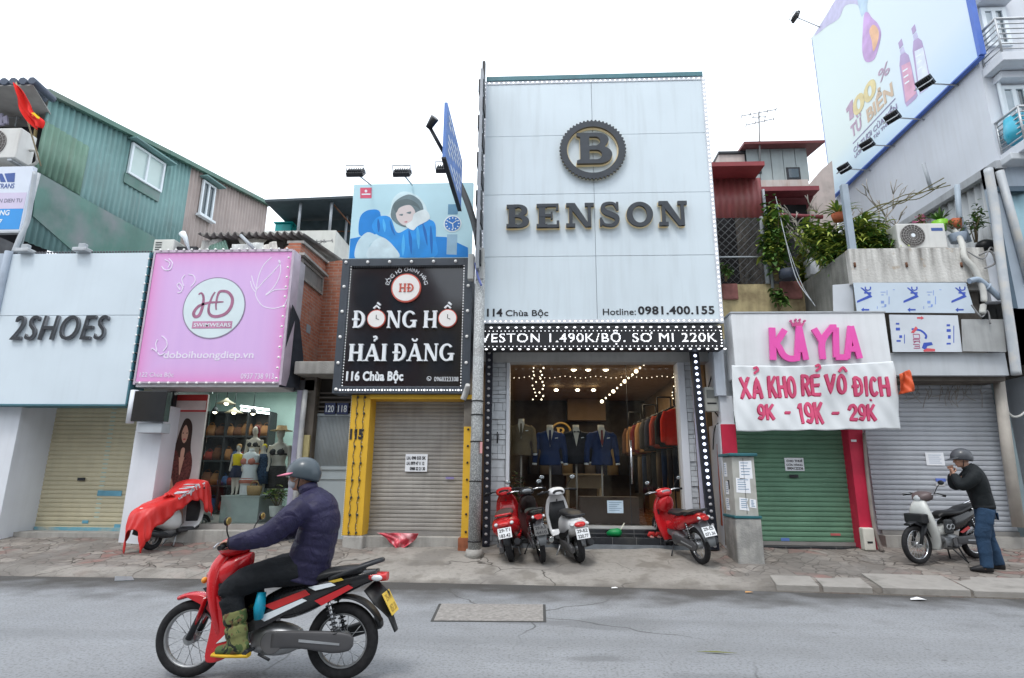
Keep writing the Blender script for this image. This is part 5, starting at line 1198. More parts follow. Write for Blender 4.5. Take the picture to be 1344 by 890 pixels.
for k in range(44):
    u = u0 + .08 + k * (u1 - u0 - .16) / 43
    for z in (v1 - .04,v0 + .04): d.ball(pl.pt(u, z, .014),(.02,.01,.013),7,5)
d.build('led_strip', led, e)
# the round emblem and the name
dk = mat('letter_charcoal', (.045,.052,.062),.35); dk2 = mat('letter_side_bronze', (.10,.085,.06),.4); gold = mat('gold_return_glow', (.55,.48,.34),.45,emit=.1,emit_rgb=(1,.8,.4))  # gold gets a faint glow for the light it catches; not a lamp
s = empty('shop_sign', 'round dark gear shaped emblem with a letter B on the white facade', 'sign', pl.pt(*pl.px(778,236)))
c = Vector(pl.px(777.5,199.5)); R_ = (Vector(pl.px(821,199.5)) - Vector(pl.px(734,199.5))).x / 2; n = 52
out = []
for k in range(n * 4): a = k * 2 * math.pi / (n * 4); rr = R_ * (1.0 if k % 4 in (0,1) else .955); out.append((c.x + rr * math.cos(a),c.y + rr * math.sin(a)))
inn = [(c.x + R_ * .775 * math.cos(k * math.pi / 40),c.y + R_ * .775 * math.sin(k * math.pi / 40)) for k in range(80)]
me = shape([out, inn], .05); X0, X1 = min(p[0] for p in out),max(p[0] for p in out); Y0, Y1 = min(p[1] for p in out),max(p[1] for p in out)
place_shape(me, pl, (X0, Y0, X1, Y1), 'gear_ring', dk, s, .05,side_mat=dk2)
me = shape([[(c.x + (p[0] - c.x) * .96,c.y + (p[1] - c.y) * .96) for p in out], [(c.x + (p[0] - c.x) * .95,c.y + (p[1] - c.y) * .95) for p in inn]], .03); place_shape(me, pl, (X0 + .025, Y0 + .025, X1 - .025, Y1 - .025), 'gold_backing', gold, s, .015)
def slab_B(): 
    o = [(0,0)] + arc(.62,.285,.38,.285,-90,62,14) + arc(.58,.77,.33,.23,-40,90,12) + [(0,1),(0,.9),(.1,.86),(.1,.14),(0,.1)]
    h1 = [(.36,.13)] + arc(.55,.285,.16,.155,-90,90,12) + [(.36,.44)]; h2 = [(.36,.57)] + arc(.52,.725,.15,.145,-80,90,12) + [(.36,.87)]
    return [o, h1,h2]
a = pxbox(pl, 756.5,178.5,802.5,218.5)
place_shape(shape(slab_B(),.06),pl, a, 'letter', dk, s, .06,side_mat=dk2); place_shape(shape(slab_B(),.03),pl, (a[0] - .012,a[1] - .015,a[2] + .012,a[3] + .0), 'letter_backing', gold, s, .02)
b = MB()
for k in range(6): a_ = k * 1.05 + .3; b.rod(pl.pt(c.x + R_ * .87 * math.cos(a_),c.y + R_ * .87 * math.sin(a_),-.02),pl.pt(c.x + R_ * .87 * math.cos(a_),c.y + R_ * .87 * math.sin(a_),.06),.012)
b.build('standoff', charcoal, s)
s = empty('shop_sign', 'raised dark slab serif letters spelling BENSON on the white facade', 'sign', pl.pt(*pl.px(782,303)))
d_ = lambda x, y: (610 + x / 3.84,250 + y / 3.84)
for ch, x0,x1,y0,y1 in (('B', 212,328,84,198),('E', 362,478,80,198),('N', 510,646,76,195),('S', 674,776,70,192),('O', 812,944,70,192),('N', 974,1112,66,188)):
    a = pxbox(pl, *d_(x0,y0), *d_(x1,y1)); kw = dict(t=.24,t2=.12,s=.15,ex=.07) if ch != 'O' else dict(t=.23,t2=.15)
    l = slab_text(ch, pl, a, 'letter', [dk, dk],s, .06,.05, **kw); l['label'] = f'letter {ch}'
    slab_text(ch, pl, (a[0] - .012,a[1] - .010,a[2] + .012,a[3] + .004), 'gold_backing', [gold],l, .02,.02, **kw)
text('114', pl, (*d_(112,596), *d_(190,636)), 'lettering', ink, e, bold=.03); text('Chùa Bộc', pl, (*d_(206,600), *d_(421,642)), 'lettering', ink, e, bold=.012)
text('Hotline:', pl, (*d_(696,596), *d_(862,628)), 'lettering', ink, e, bold=.006); text('0981.400.155', pl, (*d_(873,583), *d_(1258,626)), 'lettering', ink, e, bold=.03,space=1.08)
# running LED text board under the facade
pl = FP(10.28); a = pxbox(pl, 628,428,949,458); s = empty('led_display', 'long black running text LED board with VESTON prices below the white facade', 'display', pl.pt((a[0] + a[2]) / 2,a[1], -.1))
MB().rect(pl, *a, -.3,0).build('case', mat('led_board_black', (.022,.023,.027),.5),s, bevel=.01)
b = MB()
for k in range(29):
    u = a[0] + .08 + k * (a[2] - a[0] - .14) / 28
    for z in (a[1] - .01,a[3] - .03): MB().ball(pl.pt(u + (.07 if z < a[1] else 0),z, .03),(.028,.02,.015),9,6).build('bulb', led, s)
b.b.free()
b = MB()
for k in range(60):
    u = a[0] + .05 + k * (a[2] - a[0] - .1) / 59
    for z in (a[1] + .05,a[3] - .09): b.ball(pl.pt(u, z, .003),.009,6,4)
for k in range(6):
    for u in (a[2] - .03,): b.ball(pl.pt(u, a[1] + .05 + k * .055,.004),.014,6,4)
b.build('pixel_border', led, s)
cd = bpy.data.curves.new('t', 'FONT'); cd.body = 'VESTON 1.490K/BỘ. SO MI 220K'; cd.size = 1; cd.space_character = 1.14; me = curve_mesh(cd)
from mathutils.bvhtree import BVHTree
c2 = bpy.data.curves.new('t', 'FONT'); c2.body = 'VESTON 1.490K/BỘ. SO'; c2.size = 1; c2.space_character = 1.14; m2 = curve_mesh(c2); hx = max(v.co.x for v in m2.vertices); bpy.data.meshes.remove(m2)
bv = BVHTree.FromPolygons([(v.co.x, v.co.y, 0) for v in me.vertices], [tuple(p.vertices) for p in me.polygons]); tx0,tx1 = min(v.co.x for v in me.vertices),max(v.co.x for v in me.vertices); ty0,ty1 = min(v.co.y for v in me.vertices),max(v.co.y for v in me.vertices)
bb_ = pxbox(pl, 631,433,941,452.5); NR, b = 17, MB(); pz = (bb_[3] - bb_[1]) / NR; NC = int((bb_[2] - bb_[0]) / pz)
for i in range(NC):
    for j in range(NR):
        x = tx0 + (tx1 - tx0) * (i + .5) / NC; y = ty0 + (ty1 - ty0) * (j + .5) / NR
        if (hx - .06 < x < hx + .09 and .58 < y < .60 + (x - hx + .1) * 1.6 and y < .86) or any(bv.ray_cast(Vector((x + q_ * .014,y + r_ * .014,1)), Vector((0,0,-1)))[0] is not None for q_, r_ in ((0,0),(1,0),(-1,0),(0,1),(0,-1))): b.disc(pl, (bb_[0] + pz * (i + .5),bb_[1] + pz * (j + .5)),pz * .44,pz * .44,.0005,.003,6)
bpy.data.meshes.remove(me); b.build('lettering', mat('led_text', (1,1,1),.5,emit=1.1,emit_rgb=(.9,.93,1)),s)

# shop opening
xg0,xg1 = X(669,600,11.25), X(892,600,11.25); zg0 = Z(780,692,11.2); zg1 = Z(780,478,11.2); xb0,xb1 = X(641,620,11.0), X(912,620,11.0)
MB().box(xb0 - .35,xb1 + .45,10.95,11.3,zg1,4.26).build('lintel', mat('lintel_grey', (.42,.42,.41),.6,var=.06,streak=.2),e)
for x0,x1 in ((X(664,600,11.1),xg0),(xg1, X(904,600,11.1))):
    b = MB(); b.box(x0,x1,11.02,11.35,zg0 - .02,zg1); b.build('door_jamb', paintw, e, bevel=.008)
wbr = mat('white_split_brick', (.52,.55,.58),.7,var=.1,scale=9); wbd = mat('brick_groove', (.2,.21,.22),.8)
for x0,x1 in ((xb0, X(664,600,11.1) - .003),(X(904,600,11.1) + .003, X(914,600,11.05))):
    co = MB().box(x0,x1,11.06,11.4,.2,zg1).build('brick_column', wbd, e); b = MB(); z = zg(0,11) - .05
    while z < zg1:
        h = random.choice((.08,.1,.16)); x = x0
        while x < x1 - .001:
            w_ = min(random.choice((.09,.16,.3)),x1 - x); b.box(x + .003,x + w_ - .003,11.05 - random.choice((.0,.012,.022)),11.059,z + .004,z + h - .004); x += w_
        z += h
    b.build('brick_facing', wbr, co, bevel=.003)
ti = NB('black_tile', .15); bt = ti.t.nodes.new('ShaderNodeTexBrick'); sx_ = ti.sep(); cm = ti.t.nodes.new('ShaderNodeCombineXYZ'); ti.set(cm, 0,sx_[0]); ti.set(cm, 1,sx_[2]); ti.set(bt, 'Vector', cm.outputs[0]); bt.offset = .0
ti.set(bt, 'Color1', (.014,.015,.019)); ti.set(bt, 'Color2', (.022,.024,.028)); ti.set(bt, 'Mortar', (.12,.12,.12)); ti.set(bt, 'Scale', 1.0); ti.set(bt, 'Mortar Size', .005); ti.set(bt, 'Brick Width', .42); ti.set(bt, 'Row Height', .25); ti.col(ti.mix(ti.ramp(ti.noise(3,6),.5,.8,0,.4),bt.outputs['Color'], (.1,.095,.085)))
zst = Z(780,711,11.0)
b = MB(); b.box(xb0 + .2,xb1 + .0,11.1,11.5,zst - .02,zg0 - .022); b.build('upper_step', ti.m, e, bevel=.006)
b = MB(); b.box(xb0 + .2,xb1 + .0,10.85,11.1,zg(1,10.9) - .1,zst + .09); b.build('lower_step', ti.m, e, bevel=.006)
b = MB(); b.box(xb0 + .2,xb1,10.78,10.85,zg(1,10.9) - .1,zst - .03); b.build('step_foot', mat('step_grey_stone', (.16,.18,.2),.6,var=.2,scale=9),e)
MB().box(xg0,xg1,11.18,11.42,zg0 - .02,zg0 + .025).build('sill', mat('sill_pale', (.5,.5,.49),.4),e)
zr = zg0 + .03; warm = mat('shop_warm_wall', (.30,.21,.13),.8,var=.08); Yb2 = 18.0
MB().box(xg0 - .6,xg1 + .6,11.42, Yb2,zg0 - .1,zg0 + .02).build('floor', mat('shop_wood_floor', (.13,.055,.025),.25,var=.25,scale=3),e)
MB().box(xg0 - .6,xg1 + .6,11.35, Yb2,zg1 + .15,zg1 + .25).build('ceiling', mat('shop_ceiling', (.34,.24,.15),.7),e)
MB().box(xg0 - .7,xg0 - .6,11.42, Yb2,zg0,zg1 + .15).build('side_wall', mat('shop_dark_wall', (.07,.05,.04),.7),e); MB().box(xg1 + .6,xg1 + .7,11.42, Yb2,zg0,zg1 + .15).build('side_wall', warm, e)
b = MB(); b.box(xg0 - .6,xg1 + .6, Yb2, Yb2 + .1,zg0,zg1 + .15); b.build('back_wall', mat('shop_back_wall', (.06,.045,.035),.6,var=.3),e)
MB().box(X(745,560,17.6), X(795,560,17.6),17.5,17.9, Z(780,552,17.6),zg1 + .13).build('wall_panel', warm, e)
gm = glass_mat('showroom_glass', (.92,.94,.94),.6); MB().box(xg0 + .001,xg1 - .001,11.24,11.25,zg0 + .026,zg1 - .001).build('glass', gm, e)
xm = X(826,600,11.22); b = MB(); b.box(xm - .004,xm + .004,11.235,11.255,zg0 + .03,zg1 - .01); b.build('glass_joint', charcoal, e)
b = MB(); b.rod((xm + .03,11.19, Z(824,635,11.2)),(xm + .03,11.19, Z(824,578,11.2)),.02,seg=12); b.build('door_handle', chrome, e)
b = MB(); b.rod((xb0 + .16,10.98, Z(660,582,11)),(xb0 + .16,10.98, Z(660,567,11)),.014); b.build('latch', charcoal, e)
wl = mat('warm_spot', (1,.9,.7),.4,emit=9,emit_rgb=(1,.82,.55)); ws = mat('warm_string', (1,.9,.7),.4,emit=2.5,emit_rgb=(1,.85,.62))
b = MB()
for x, y, Y in ((730,512,15),(758,512,15),(779,512,15),(753,484,12.6),(772,484,12.6),(795,484,12.6)): c = W(x, y, Y); c.z = min(c.z, zg1 + .145); b.disc(Plane(c, (1,0,0)),(0,0),.055,.03,-.02,.0,14)
b.build('ceiling_spots', wl, e)
b = MB()
for k in range(12): b.ball(W(790 + k * 5.0,527 - k * 4.4,14.5 - k * .22),.022 if k % 3 else .045,8,6)
for k in range(10): b.ball(W(701 + random.uniform(-3,3),483 + k * 4.6,12.2),.014,7,5); b.ball(W(711 + random.uniform(-3,3),483 + k * 4.6,12.0),.018,7,5); b.ball(W(886 + random.uniform(-4,3),487 + k * 4,11.9),.011,7,5)
for k in range(34): b.ball(W(668 + k * 6.7,495 + 1.2 * math.sin(k),11.6),.008,6,4)
b.build('string_lights', ws, e)
la = bpy.data.lights.new('showroom_lamp', 'AREA'); la.energy = 75; la.color = (1,.78,.52); la.shape = 'RECTANGLE'; la.size = 2.4; la.size_y = 3.5; lo = bpy.data.objects.new('showroom_lamp', la); COL.objects.link(lo); lo.location = ((xg0 + xg1) / 2,14,zg1 + .1); lo.parent = e; lo.matrix_parent_inverse = world_of(e).inverted()
la = bpy.data.lights.new('swimwear_lamp', 'AREA'); la.energy = 42; la.color = (.95,1,.97); la.shape = 'RECTANGLE'; la.size = 2; la.size_y = 2; lo = bpy.data.objects.new('swimwear_lamp', la); COL.objects.link(lo); lo.location = (-6.0,12.8,3.4)

# suits in the window
def suit(px, ytop, ybot, Y, m, tie, label, lapel=None, stand=True):
    t, q = W(px, ytop, Y), W(px, ybot, Y); H_ = t.z - q.z; x = q.x; k = H_ / .86
    e_ = empty('suit_dummy', label, 'suit', (x, Y, zr), 'suits in the showroom window'); P = lambda a, b, c: Vector((x + a * k, Y + b * k, q.z + c * k))
    if stand:
        b = MB(); b.rod((x, Y, zr), P(0,0,.1),.02); b.sweep([(x, Y, zr),(x, Y, zr + .03)], [.2,.16],seg=20); b.build('stand', mat('pale_stand', (.4,.38,.35),.4),e_)
    b = MB(); b.sweep([P(0,0,0), P(0,0,.12), P(0,-.0,.3), P(0,-.01,.52), P(0,0,.68), P(0,0,.74)], [v * k for v in (.24,.235,.2,.235,.24,.1)], [v * k for v in (.15,.145,.12,.14,.11,.06)],up=(0,1,0),seg=20,power=2.4)
    for s_ in (-1,1): b.sweep([P(s_ * .2,0,.67), P(s_ * .27,.0,.6), P(s_ * .31,-.01,.35), P(s_ * .33,-.05,.05)], [v * k for v in (.07,.075,.065,.055)],seg=12)
    b.build('jacket', m, e_, remesh=.018,smooth=4)
    b = MB(); b.sweep([P(0,0,.7), P(0,0,.86)], [.075 * k, .07 * k], [.07 * k, .065 * k],up=(0,1,0),seg=14); f = Plane(P(0,-.16,0),(1,0,0))
    b.poly(f, [(-.075 * k, .73 * k),(0,.38 * k),(.075 * k, .73 * k),(.05 * k, .8 * k),(-.05 * k, .8 * k)], -.05,.0); b.build('shirt', mat('shirt_cream', (.62,.6,.52),.7),e_)
    b = MB()
    if tie is not None: b.poly(f, [(-.018 * k, .74 * k),(-.03 * k, .5 * k),(0,.4 * k),(.03 * k, .5 * k),(.018 * k, .74 * k)], 0,.02); b.build('tie', tie, e_)
    else: b.poly(f, [(-.06 * k, .72 * k),(0,.70 * k),(.06 * k, .72 * k),(.06 * k, .68 * k),(0,.695 * k),(-.06 * k, .68 * k)], 0,.02); b.build('bow_tie', ink, e_)
    b = MB()
    for s_ in (-1,1): b.poly(f, [(s_ * .085 * k, .74 * k),(s_ * .005 * k, .37 * k),(s_ * .1 * k, .55 * k),(s_ * .12 * k, .62 * k)], -.02,.012)
    b.build('lapels', lapel or m, e_)
    b = MB(); b.poly(f, [(.1 * k, .56 * k),(.17 * k, .57 * k),(.165 * k, .585 * k),(.105 * k, .577 * k)], -.03,.005)
    for s_ in (-1,1): b.sweep([P(s_ * .331,-.055,.045), P(s_ * .334,-.058,.01)], .05 * k, seg=10)
    b.build('cuffs_and_kerchief', white, e_)
    return e_
navyS = mat('suit_blue', (.017,.035,.11),.8,var=.15,scale=60); blkS = mat('suit_black', (.018,.018,.022),.8)
suit(722,558,611,12.1,navyS, mat('tie_navy', (.01,.015,.06),.6), 'blue suit on a stand with a dark tie, left of the black suit')
suit(756.5,558,609,12.15,blkS, None, 'black dinner suit with a bow tie on a stand between the two blue suits', mat('satin', (.02,.02,.022),.25))
suit(790,558,611,12.1,navyS, mat('tie_maroon', (.16,.015,.02),.6), 'blue suit on a stand with a maroon tie')
suit(684,550,598,11.9,mat('suit_khaki', (.16,.125,.075),.85,var=.15,scale=50),mat('tie_khaki', (.1,.08,.05),.7), 'khaki jacket at the left edge of the showroom window')
# coats on a rail along the right wall
cr = empty('coat_rack', 'black clothes rail running back along the right side of the showroom', 'clothes rail', (X(850,640,13),13,zr))
b = MB(); ra, rb = W(888,532,12.0), W(826,560,15.5); b.rod(ra, rb, .02)
for t in (0,.3,.6,.95): p_ = ra.lerp(rb, t); b.rod(p_ + Vector((.25,0,0)),p_ + Vector((.25,0,.35)),.018); b.rod(p_ + Vector((.25,0,.35)),p_ + Vector((-.05,0,.35)),.018); b.rod(p_ + Vector((-.05,0,.35)),p_ + Vector((-.05,0,0)),.018); b.rod(p_ + Vector((.25,0,0)),(p_.x + .25,p_.y, zr),.018)
b.build('frame', blackplastic, cr)
cc_ = [('bright red coat', (.62,.03,.015)),('black coat', (.02,.02,.022)),('brick red coat', (.35,.05,.03)),('navy coat', (.03,.035,.06)),('charcoal coat', (.05,.05,.055)),('camel coat', (.3,.17,.08)),('dark wine coat', (.12,.02,.025)),('tan coat', (.24,.13,.06)),('dark brown coat', (.08,.04,.025))]
od = ['nearest the window', 'second on the rail', 'third on the rail', 'fourth on the rail', 'fifth on the rail', 'sixth on the rail', 'seventh on the rail', 'eighth on the rail', 'last on the rail']
for i, ((nm, col),w_) in enumerate(zip(cc_, od)):
    p_ = ra.lerp(rb, .02 + i * .105); b = MB(); P = lambda a, b2,c: p_ + Vector((a, b2,c))
    b.sweep([P(0,0,-.8), P(0,0,-.45), P(0,0,-.13), P(0,0,-.06)], [.24,.23,.23,.09], [.1,.09,.08,.05],up=(0,1,0),seg=16,power=2.6)
    for s_ in (-1,1): b.sweep([P(s_ * .2,0,-.12), P(s_ * .26,0,-.3), P(s_ * .28,-.02,-.75)], [.06,.07,.06],seg=10)
    c_ = empty('coat', f'{nm} hanging on the showroom rail, {w_}', 'coat', p_, 'coats on the showroom rail'); b.build('body', mat('coat_' + nm.replace(' ', '_'),col, .85,var=.12,scale=40),c_, remesh=.02,smooth=3)
    b = MB(); b.torus(P(0,0,.0),(0,1,0),.03,.004,seg=14,sec=5); b.rod(P(0,0,-.03), P(0,0,-.07),.004); b.build('hanger', steel, c_)
for i in range(14):
    m_ = [(.03,.03,.035),(.12,.11,.1),(.04,.05,.1),(.2,.16,.1)][i % 4]; p_ = Vector((X(700,600,17) + i * .33,17.4,zg0 + 1.75)); b = MB(); b.sweep([p_ + Vector((0,0,-.8)),p_ + Vector((0,0,-.4)),p_ + Vector((0,0,-.12)),p_], [.17,.16,.18,.06], [.08,.08,.07,.04],up=(0,1,0),seg=12)
    tag(b.build('hanging_jacket', mat('back_rail_%d' % (i % 4),m_, .9)), 'dim jacket hanging on the rail along the back wall of the showroom', 'jacket', 'jackets on the back rail')
for i in range(9):
    p_ = ra.lerp(rb, .03 + i * .1) + Vector((.02,.02,-.95)); m_ = [(.02,.022,.03),(.05,.04,.035),(.03,.05,.11),(.15,.12,.09)][i % 4]; b = MB()
    for s_ in (-.055,.055): b.sweep([p_ + Vector((s_, 0,.1)),p_ + Vector((s_, 0,-.2)),p_ + Vector((s_ * 1.1,0,-.75))], [.055,.06,.05], [.035,.03,.02],up=(0,1,0),seg=10)
    b.sweep([p_ + Vector((-.1,0,.12)),p_ + Vector((.1,0,.12))], .02,seg=6); tag(b.build('trousers', mat('rail_trousers_%d' % (i % 4),m_, .9)), 'dark trousers hanging below the coats on the right side of the showroom', 'trousers', 'trousers below the coat rail')
# table, emblem, plant and papers
tb_ = empty('side_table', 'cream side table in the middle of the showroom', 'table', (X(765,640,12.9),12.9,zr)); x0,x1 = X(740,640,12.9), X(792,640,12.9); zt_ = Z(765,622,12.9); crm = mat('cream_furniture', (.36,.29,.19),.5,var=.1)
MB().box(x0,x1,12.7,13.2,zt_ - .04,zt_).build('tabletop', crm, tb_, bevel=.008); MB().box(x0 + .06,x1 - .06,12.74,13.16,zt_ - .3,zt_ - .042).build('drawers', crm, tb_, bevel=.006)
for x in (x0 + .08,x1 - .08):
    for y in (12.76,13.14): MB().sweep([(x, y, zr),(x, y, zr + .2),(x, y, zt_ - .3)], [.02,.035,.04],seg=10).build('leg', crm, tb_)
pl = FP(16.9); c = pl.px(736,568); s = empty('wall_emblem', 'golden round gear emblem deep inside the showroom', 'emblem', pl.pt(*c)); R_ = .28
b = MB(); b.torus(pl.pt(*c),pl.n, R_, .035,seg=40,sec=8); b.build('ring', mat('brass', (.5,.33,.1),.35,metal=.6),s); MB().disc(pl, c, R_ * .9, R_ * .9,-.06,-.03).build('disc', blkS, s); slab_text('B', pl, (c[0] - .12,c[1] - .15,c[0] + .13,c[1] + .15), 'letter', [mat('brass', (.5,.33,.1))],s, -.03,.04)
pl = FP(11.23); a = pxbox(pl, 797,657,818,673.5); s = empty('notice', 'pale blue paper notice taped low on the showroom glass', 'notice', pl.pt(a[0],a[1])); MB().rect(pl, *a, .0,.004).build('sheet', mat('blue_paper', (.52,.64,.74),.8),s)
b = MB()
for k in range(5): b.rect(pl, a[0] + .03,a[3] - .04 - k * .035,a[2] - .03 - .04 * (k % 3),a[3] - .03 - k * .035,.0035,.006)
b.build('lines', mat('paper_ink', (.2,.3,.42),.8),s)
bush('potted_plant', 'leafy plant with orange flowers inside the left corner of the showroom glass', (X(682,680,11.6),11.62,zr),(.22,.15,.75),90,(.07,.14),.05,(leaf, mat('flower_orange', (.4,.14,.04),.7),leafd),pot=(.13,.25,mat('white_pot', (.6,.6,.58))))
MB().box(X(760,672,11.7), X(838,672,11.7),11.6,12.0,zr, Z(800,652,11.7)).build('low_platform', mat('platform_brown', (.10,.07,.055),.4),e)
# things on the black step
zstep = zst + .09
c = Vector((X(806,697,10.95),10.95,zstep)); s = empty('dustpan', 'green plastic dustpan with a pale handle on the black step', 'dustpan', c); b = MB(); gr_ = mat('green_plastic', (.0,.22,.06),.4)
b.sweep([c + Vector((-.13,0,.05)),c + Vector((-.05,0,.07)),c + Vector((.08,0,.08)),c + Vector((.13,0,.1))], [.02,.09,.1,.03], [.03,.065,.075,.04],seg=14); b.build('pan', gr_, s); b = MB(); b.rod(c + Vector((.1,0,.1)),c + Vector((.2,.1,.23)),.011); b.build('handle', mat('pale_plastic', (.6,.6,.5),.5),s)
for k, (x, lb) in enumerate(((855, 'left slipper of a red pair on the black step'),(864.5, 'right slipper of a red pair on the black step'))):
    c = Vector((X(x, 694,10.92),10.92,zstep)); s = empty('slipper', lb, 'slipper', c, 'red slippers on the black step'); b = MB(); b.sweep([c + Vector((0,-.04,.012)),c + Vector((0,.06,.012)),c + Vector((0,.18,.014))], [.035,.05,.035], [.012,.012,.012],seg=12); b.build('sole', mat('slipper_pink', (.6,.3,.28),.7),s)
    b = MB(); b.sweep([c + Vector((-.055,.0,.02)),c + Vector((-.03,.0,.075)),c + Vector((.03,.0,.075)),c + Vector((.055,.0,.02))], [.03] * 4, [.012] * 4,up=(0,1,0),seg=8); b.build('strap', mat('slipper_red', (.55,.03,.03),.6),s)

# black strips of LED dots either side
def led_bar(p0,p1,wd, label, n, lit, cap):
    p0,p1 = Vector(p0), Vector(p1); s = empty('led_bar', label, 'LED strip', p0, 'LED strips beside the showroom'); b = MB(); d = (p1 - p0); sd = Vector((1,0,0)); nn = Vector((0,-1,0))
    q = [p0 - sd * wd, p0 + sd * wd, p1 + sd * wd, p1 - sd * wd]; fr_ = [b.b.verts.new(v) for v in q]; bk = [b.b.verts.new(v + Vector((0,.1,0))) for v in q]; b.b.faces.new(fr_); b.b.faces.new(bk[::-1])
    for i in range(4): b.b.faces.new((fr_[i],bk[i],bk[(i + 1) % 4],fr_[(i + 1) % 4]))
    b.build('backing', mat('led_backing', (.018,.02,.03),.5),s)
    for k in range(n):
        t = (k + .5) / n; c = p0 + d * t + nn * .008; MB().ball(c, (.03,.014,.027),9,6).build('lit_led' if t > 1 - lit else 'led', cap if t > 1 - lit else mat('led_lens_dull', (.4,.4,.42),.3),s)
led_bar((X(637.5,720,10.85),10.85,zg(-.9,10.85)),(X(637.5,720,10.85),10.85,4.0),.065, 'black strip with unlit LED dots left of the showroom', 27,0,led)
led_bar((X(938,712,10.6),10.6,zg(3.2,10.6)),(X(911,455,10.6),10.6, Z(911,455,10.6)),.075, 'black strip with bright LED dots right of the showroom', 31,.70,mat('led_blue_white', (1,1,1),.5,emit=1.9,emit_rgb=(.66,.74,1)))
b = MB(); q = [(X(906,470,10.85),10.85, Z(906,470,10.85)),(X(914,470,10.85),10.85, Z(914,470,10.85)),(X(933,700,10.85),10.85,zg(3,10.85) - .02),(X(922,700,10.85),10.85,zg(3,10.85) - .02)]; b.face(q); tag(b.build('side_board', mat('lavender_board', (.5,.5,.62),.4),solid=.03), 'narrow lavender board beside the bright LED strip', 'board')
# the tall vertical sign seen edge on at the left flank of the facade
sx0 = X(632.5,230,10.3); sg = Plane((sx0,0,0),(0,1,0)); s = empty('vertical_sign', 'tall dark projecting sign seen edge on at the left side of the white facade', 'sign', (sx0,10.2,4.9))
zt1,zb1 = Z(633,80,10.2), Z(633,360,10.2); MB().box(sx0 - .025,sx0 + .025,9.85,10.36,zb1,zt1 - .45).build('board', mat('sign_grey_board', (.3,.32,.35),.5),s)
b = MB(); b.box(sx0 - .03,sx0 + .03,10.2,10.3,zt1 - .45,zt1); b.build('top_fin', charcoal, s)
for k in range(10):
    z0_ = zb1 + .1 + k * (zt1 - zb1 - .6) / 10; h = (zt1 - zb1 - .6) / 10 * .72; b = MB(); x0,x1 = (sx0 - .07,sx0 - .027) if k % 2 else (sx0 + .027,sx0 + .055)
    b.box(min(x0,sx0 - .05),max(x1,sx0 + .04),9.95,10.25,z0_, z0_ + h); b.build('letter_block', charcoal, s, bevel=.01)
# between the suit shop and the KAYLA shop
pl = FP(10.75); a = pxbox(pl, 925,508,943,540); s = empty('electric_meter', 'grey white electricity meter box hung beside the bright LED strip', 'meter', pl.pt(a[0],a[1], -.1))
MB().rect(pl, *a, -.14,0).build('case', mat('meter_plastic', (.46,.46,.42),.5),s, bevel=.015); h_ = a[3] - a[1]
MB().rect(pl, a[0] + .04,a[3] - h_ * .45,a[2] - .05,a[3] - h_ * .12,.0,.008).build('window', mat('meter_window', (.2,.21,.2),.2),s); MB().rect(pl, a[0] + .04,a[1] + h_ * .3,a[2] - .04,a[1] + h_ * .36,.0,.006).build('label', ink, s)
b = MB(); b.sweep(spline([W(938,540,10.8), W(945,552,10.85), W(938,562,10.85), W(936,590,10.8)], 6),.012,seg=6); b.sweep(spline([W(930,508,10.8), W(936,480,10.9), W(930,462,10.9)], 6),.012,seg=6); b.build('cable', blackplastic, s)
b = MB(); b.poly(Plane((0,10.85,0)), [FP(10.85).px(*q) for q in ((940,562),(949,560),(957,690),(947,690))], -.03,0); tag(b.build('plank', mat('rust_red_board', (.26,.06,.035),.8,var=.3,streak=.4)), 'rusty red plank leaning behind the cabinet', 'plank')
b = MB(); b.rod(W(948,600,10.7), W(954,716,10.6) , .025); tag(b.build('stick', mat('pale_wood', (.36,.3,.24),.8)), 'pale wooden stick leaning behind the cabinet', 'stick')

# telecom cabinet
yk = 9.75; xk0,xk1 = X(966,690,yk), X(998,690,yk); zk0 = zg(xk0,yk) - .05; zt_, zm_ = Z(980,599,yk), Z(982,679,yk); s = empty('telecom_cabinet', 'grey street cabinet covered in torn notices on a concrete plinth', 'cabinet', ((xk0 + xk1) / 2,yk + .25,zk0 + .05))
cab = mat('cabinet_grey', (.42,.42,.39),.6,var=.1,scale=5,streak=.3,streak_rgb=(.2,.2,.18),blotch=(.33,.33,.3),blotch_scale=6)
MB().box(xk0 + .01,xk1 - .01,yk, yk + .5,zm_, zt_).build('body', cab, s, bevel=.012)
MB().box(xk0 - .015,xk1 + .015,yk - .03,yk + .55,zk0,zm_ - .02).build('plinth', mat('plinth_concrete', (.30,.30,.29),.9,var=.2,scale=5,bump=.4,streak=.5,streak_rgb=(.12,.12,.11),blotch=(.4,.39,.37),blotch_scale=5),s, bevel=.02)
tealm = mat('teal_band', (.02,.11,.13),.5)
b = MB(); b.box(xk0 - .035,xk1 + .035,yk - .05,yk + .57,zt_ + .002,zt_ + .05); b.build('cap', tealm, s, bevel=.01); b = MB(); b.box(xk0 - .025,xk1 + .025,yk - .04,yk + .56,zm_ - .018,zm_ + .022); b.build('band', tealm, s, bevel=.006)
MB().box((xk0 + xk1) / 2 - .003,(xk0 + xk1) / 2 + .003,yk - .004,yk + .01,zm_ + .05,zt_ - .03).build('door_seam', charcoal, s)
fr_ = Plane((xk0,yk, 0)); lf_ = Plane((xk0 + .01,yk + .5,0),(0,-1,0)); wk = xk1 - xk0; hk = zt_ - zm_
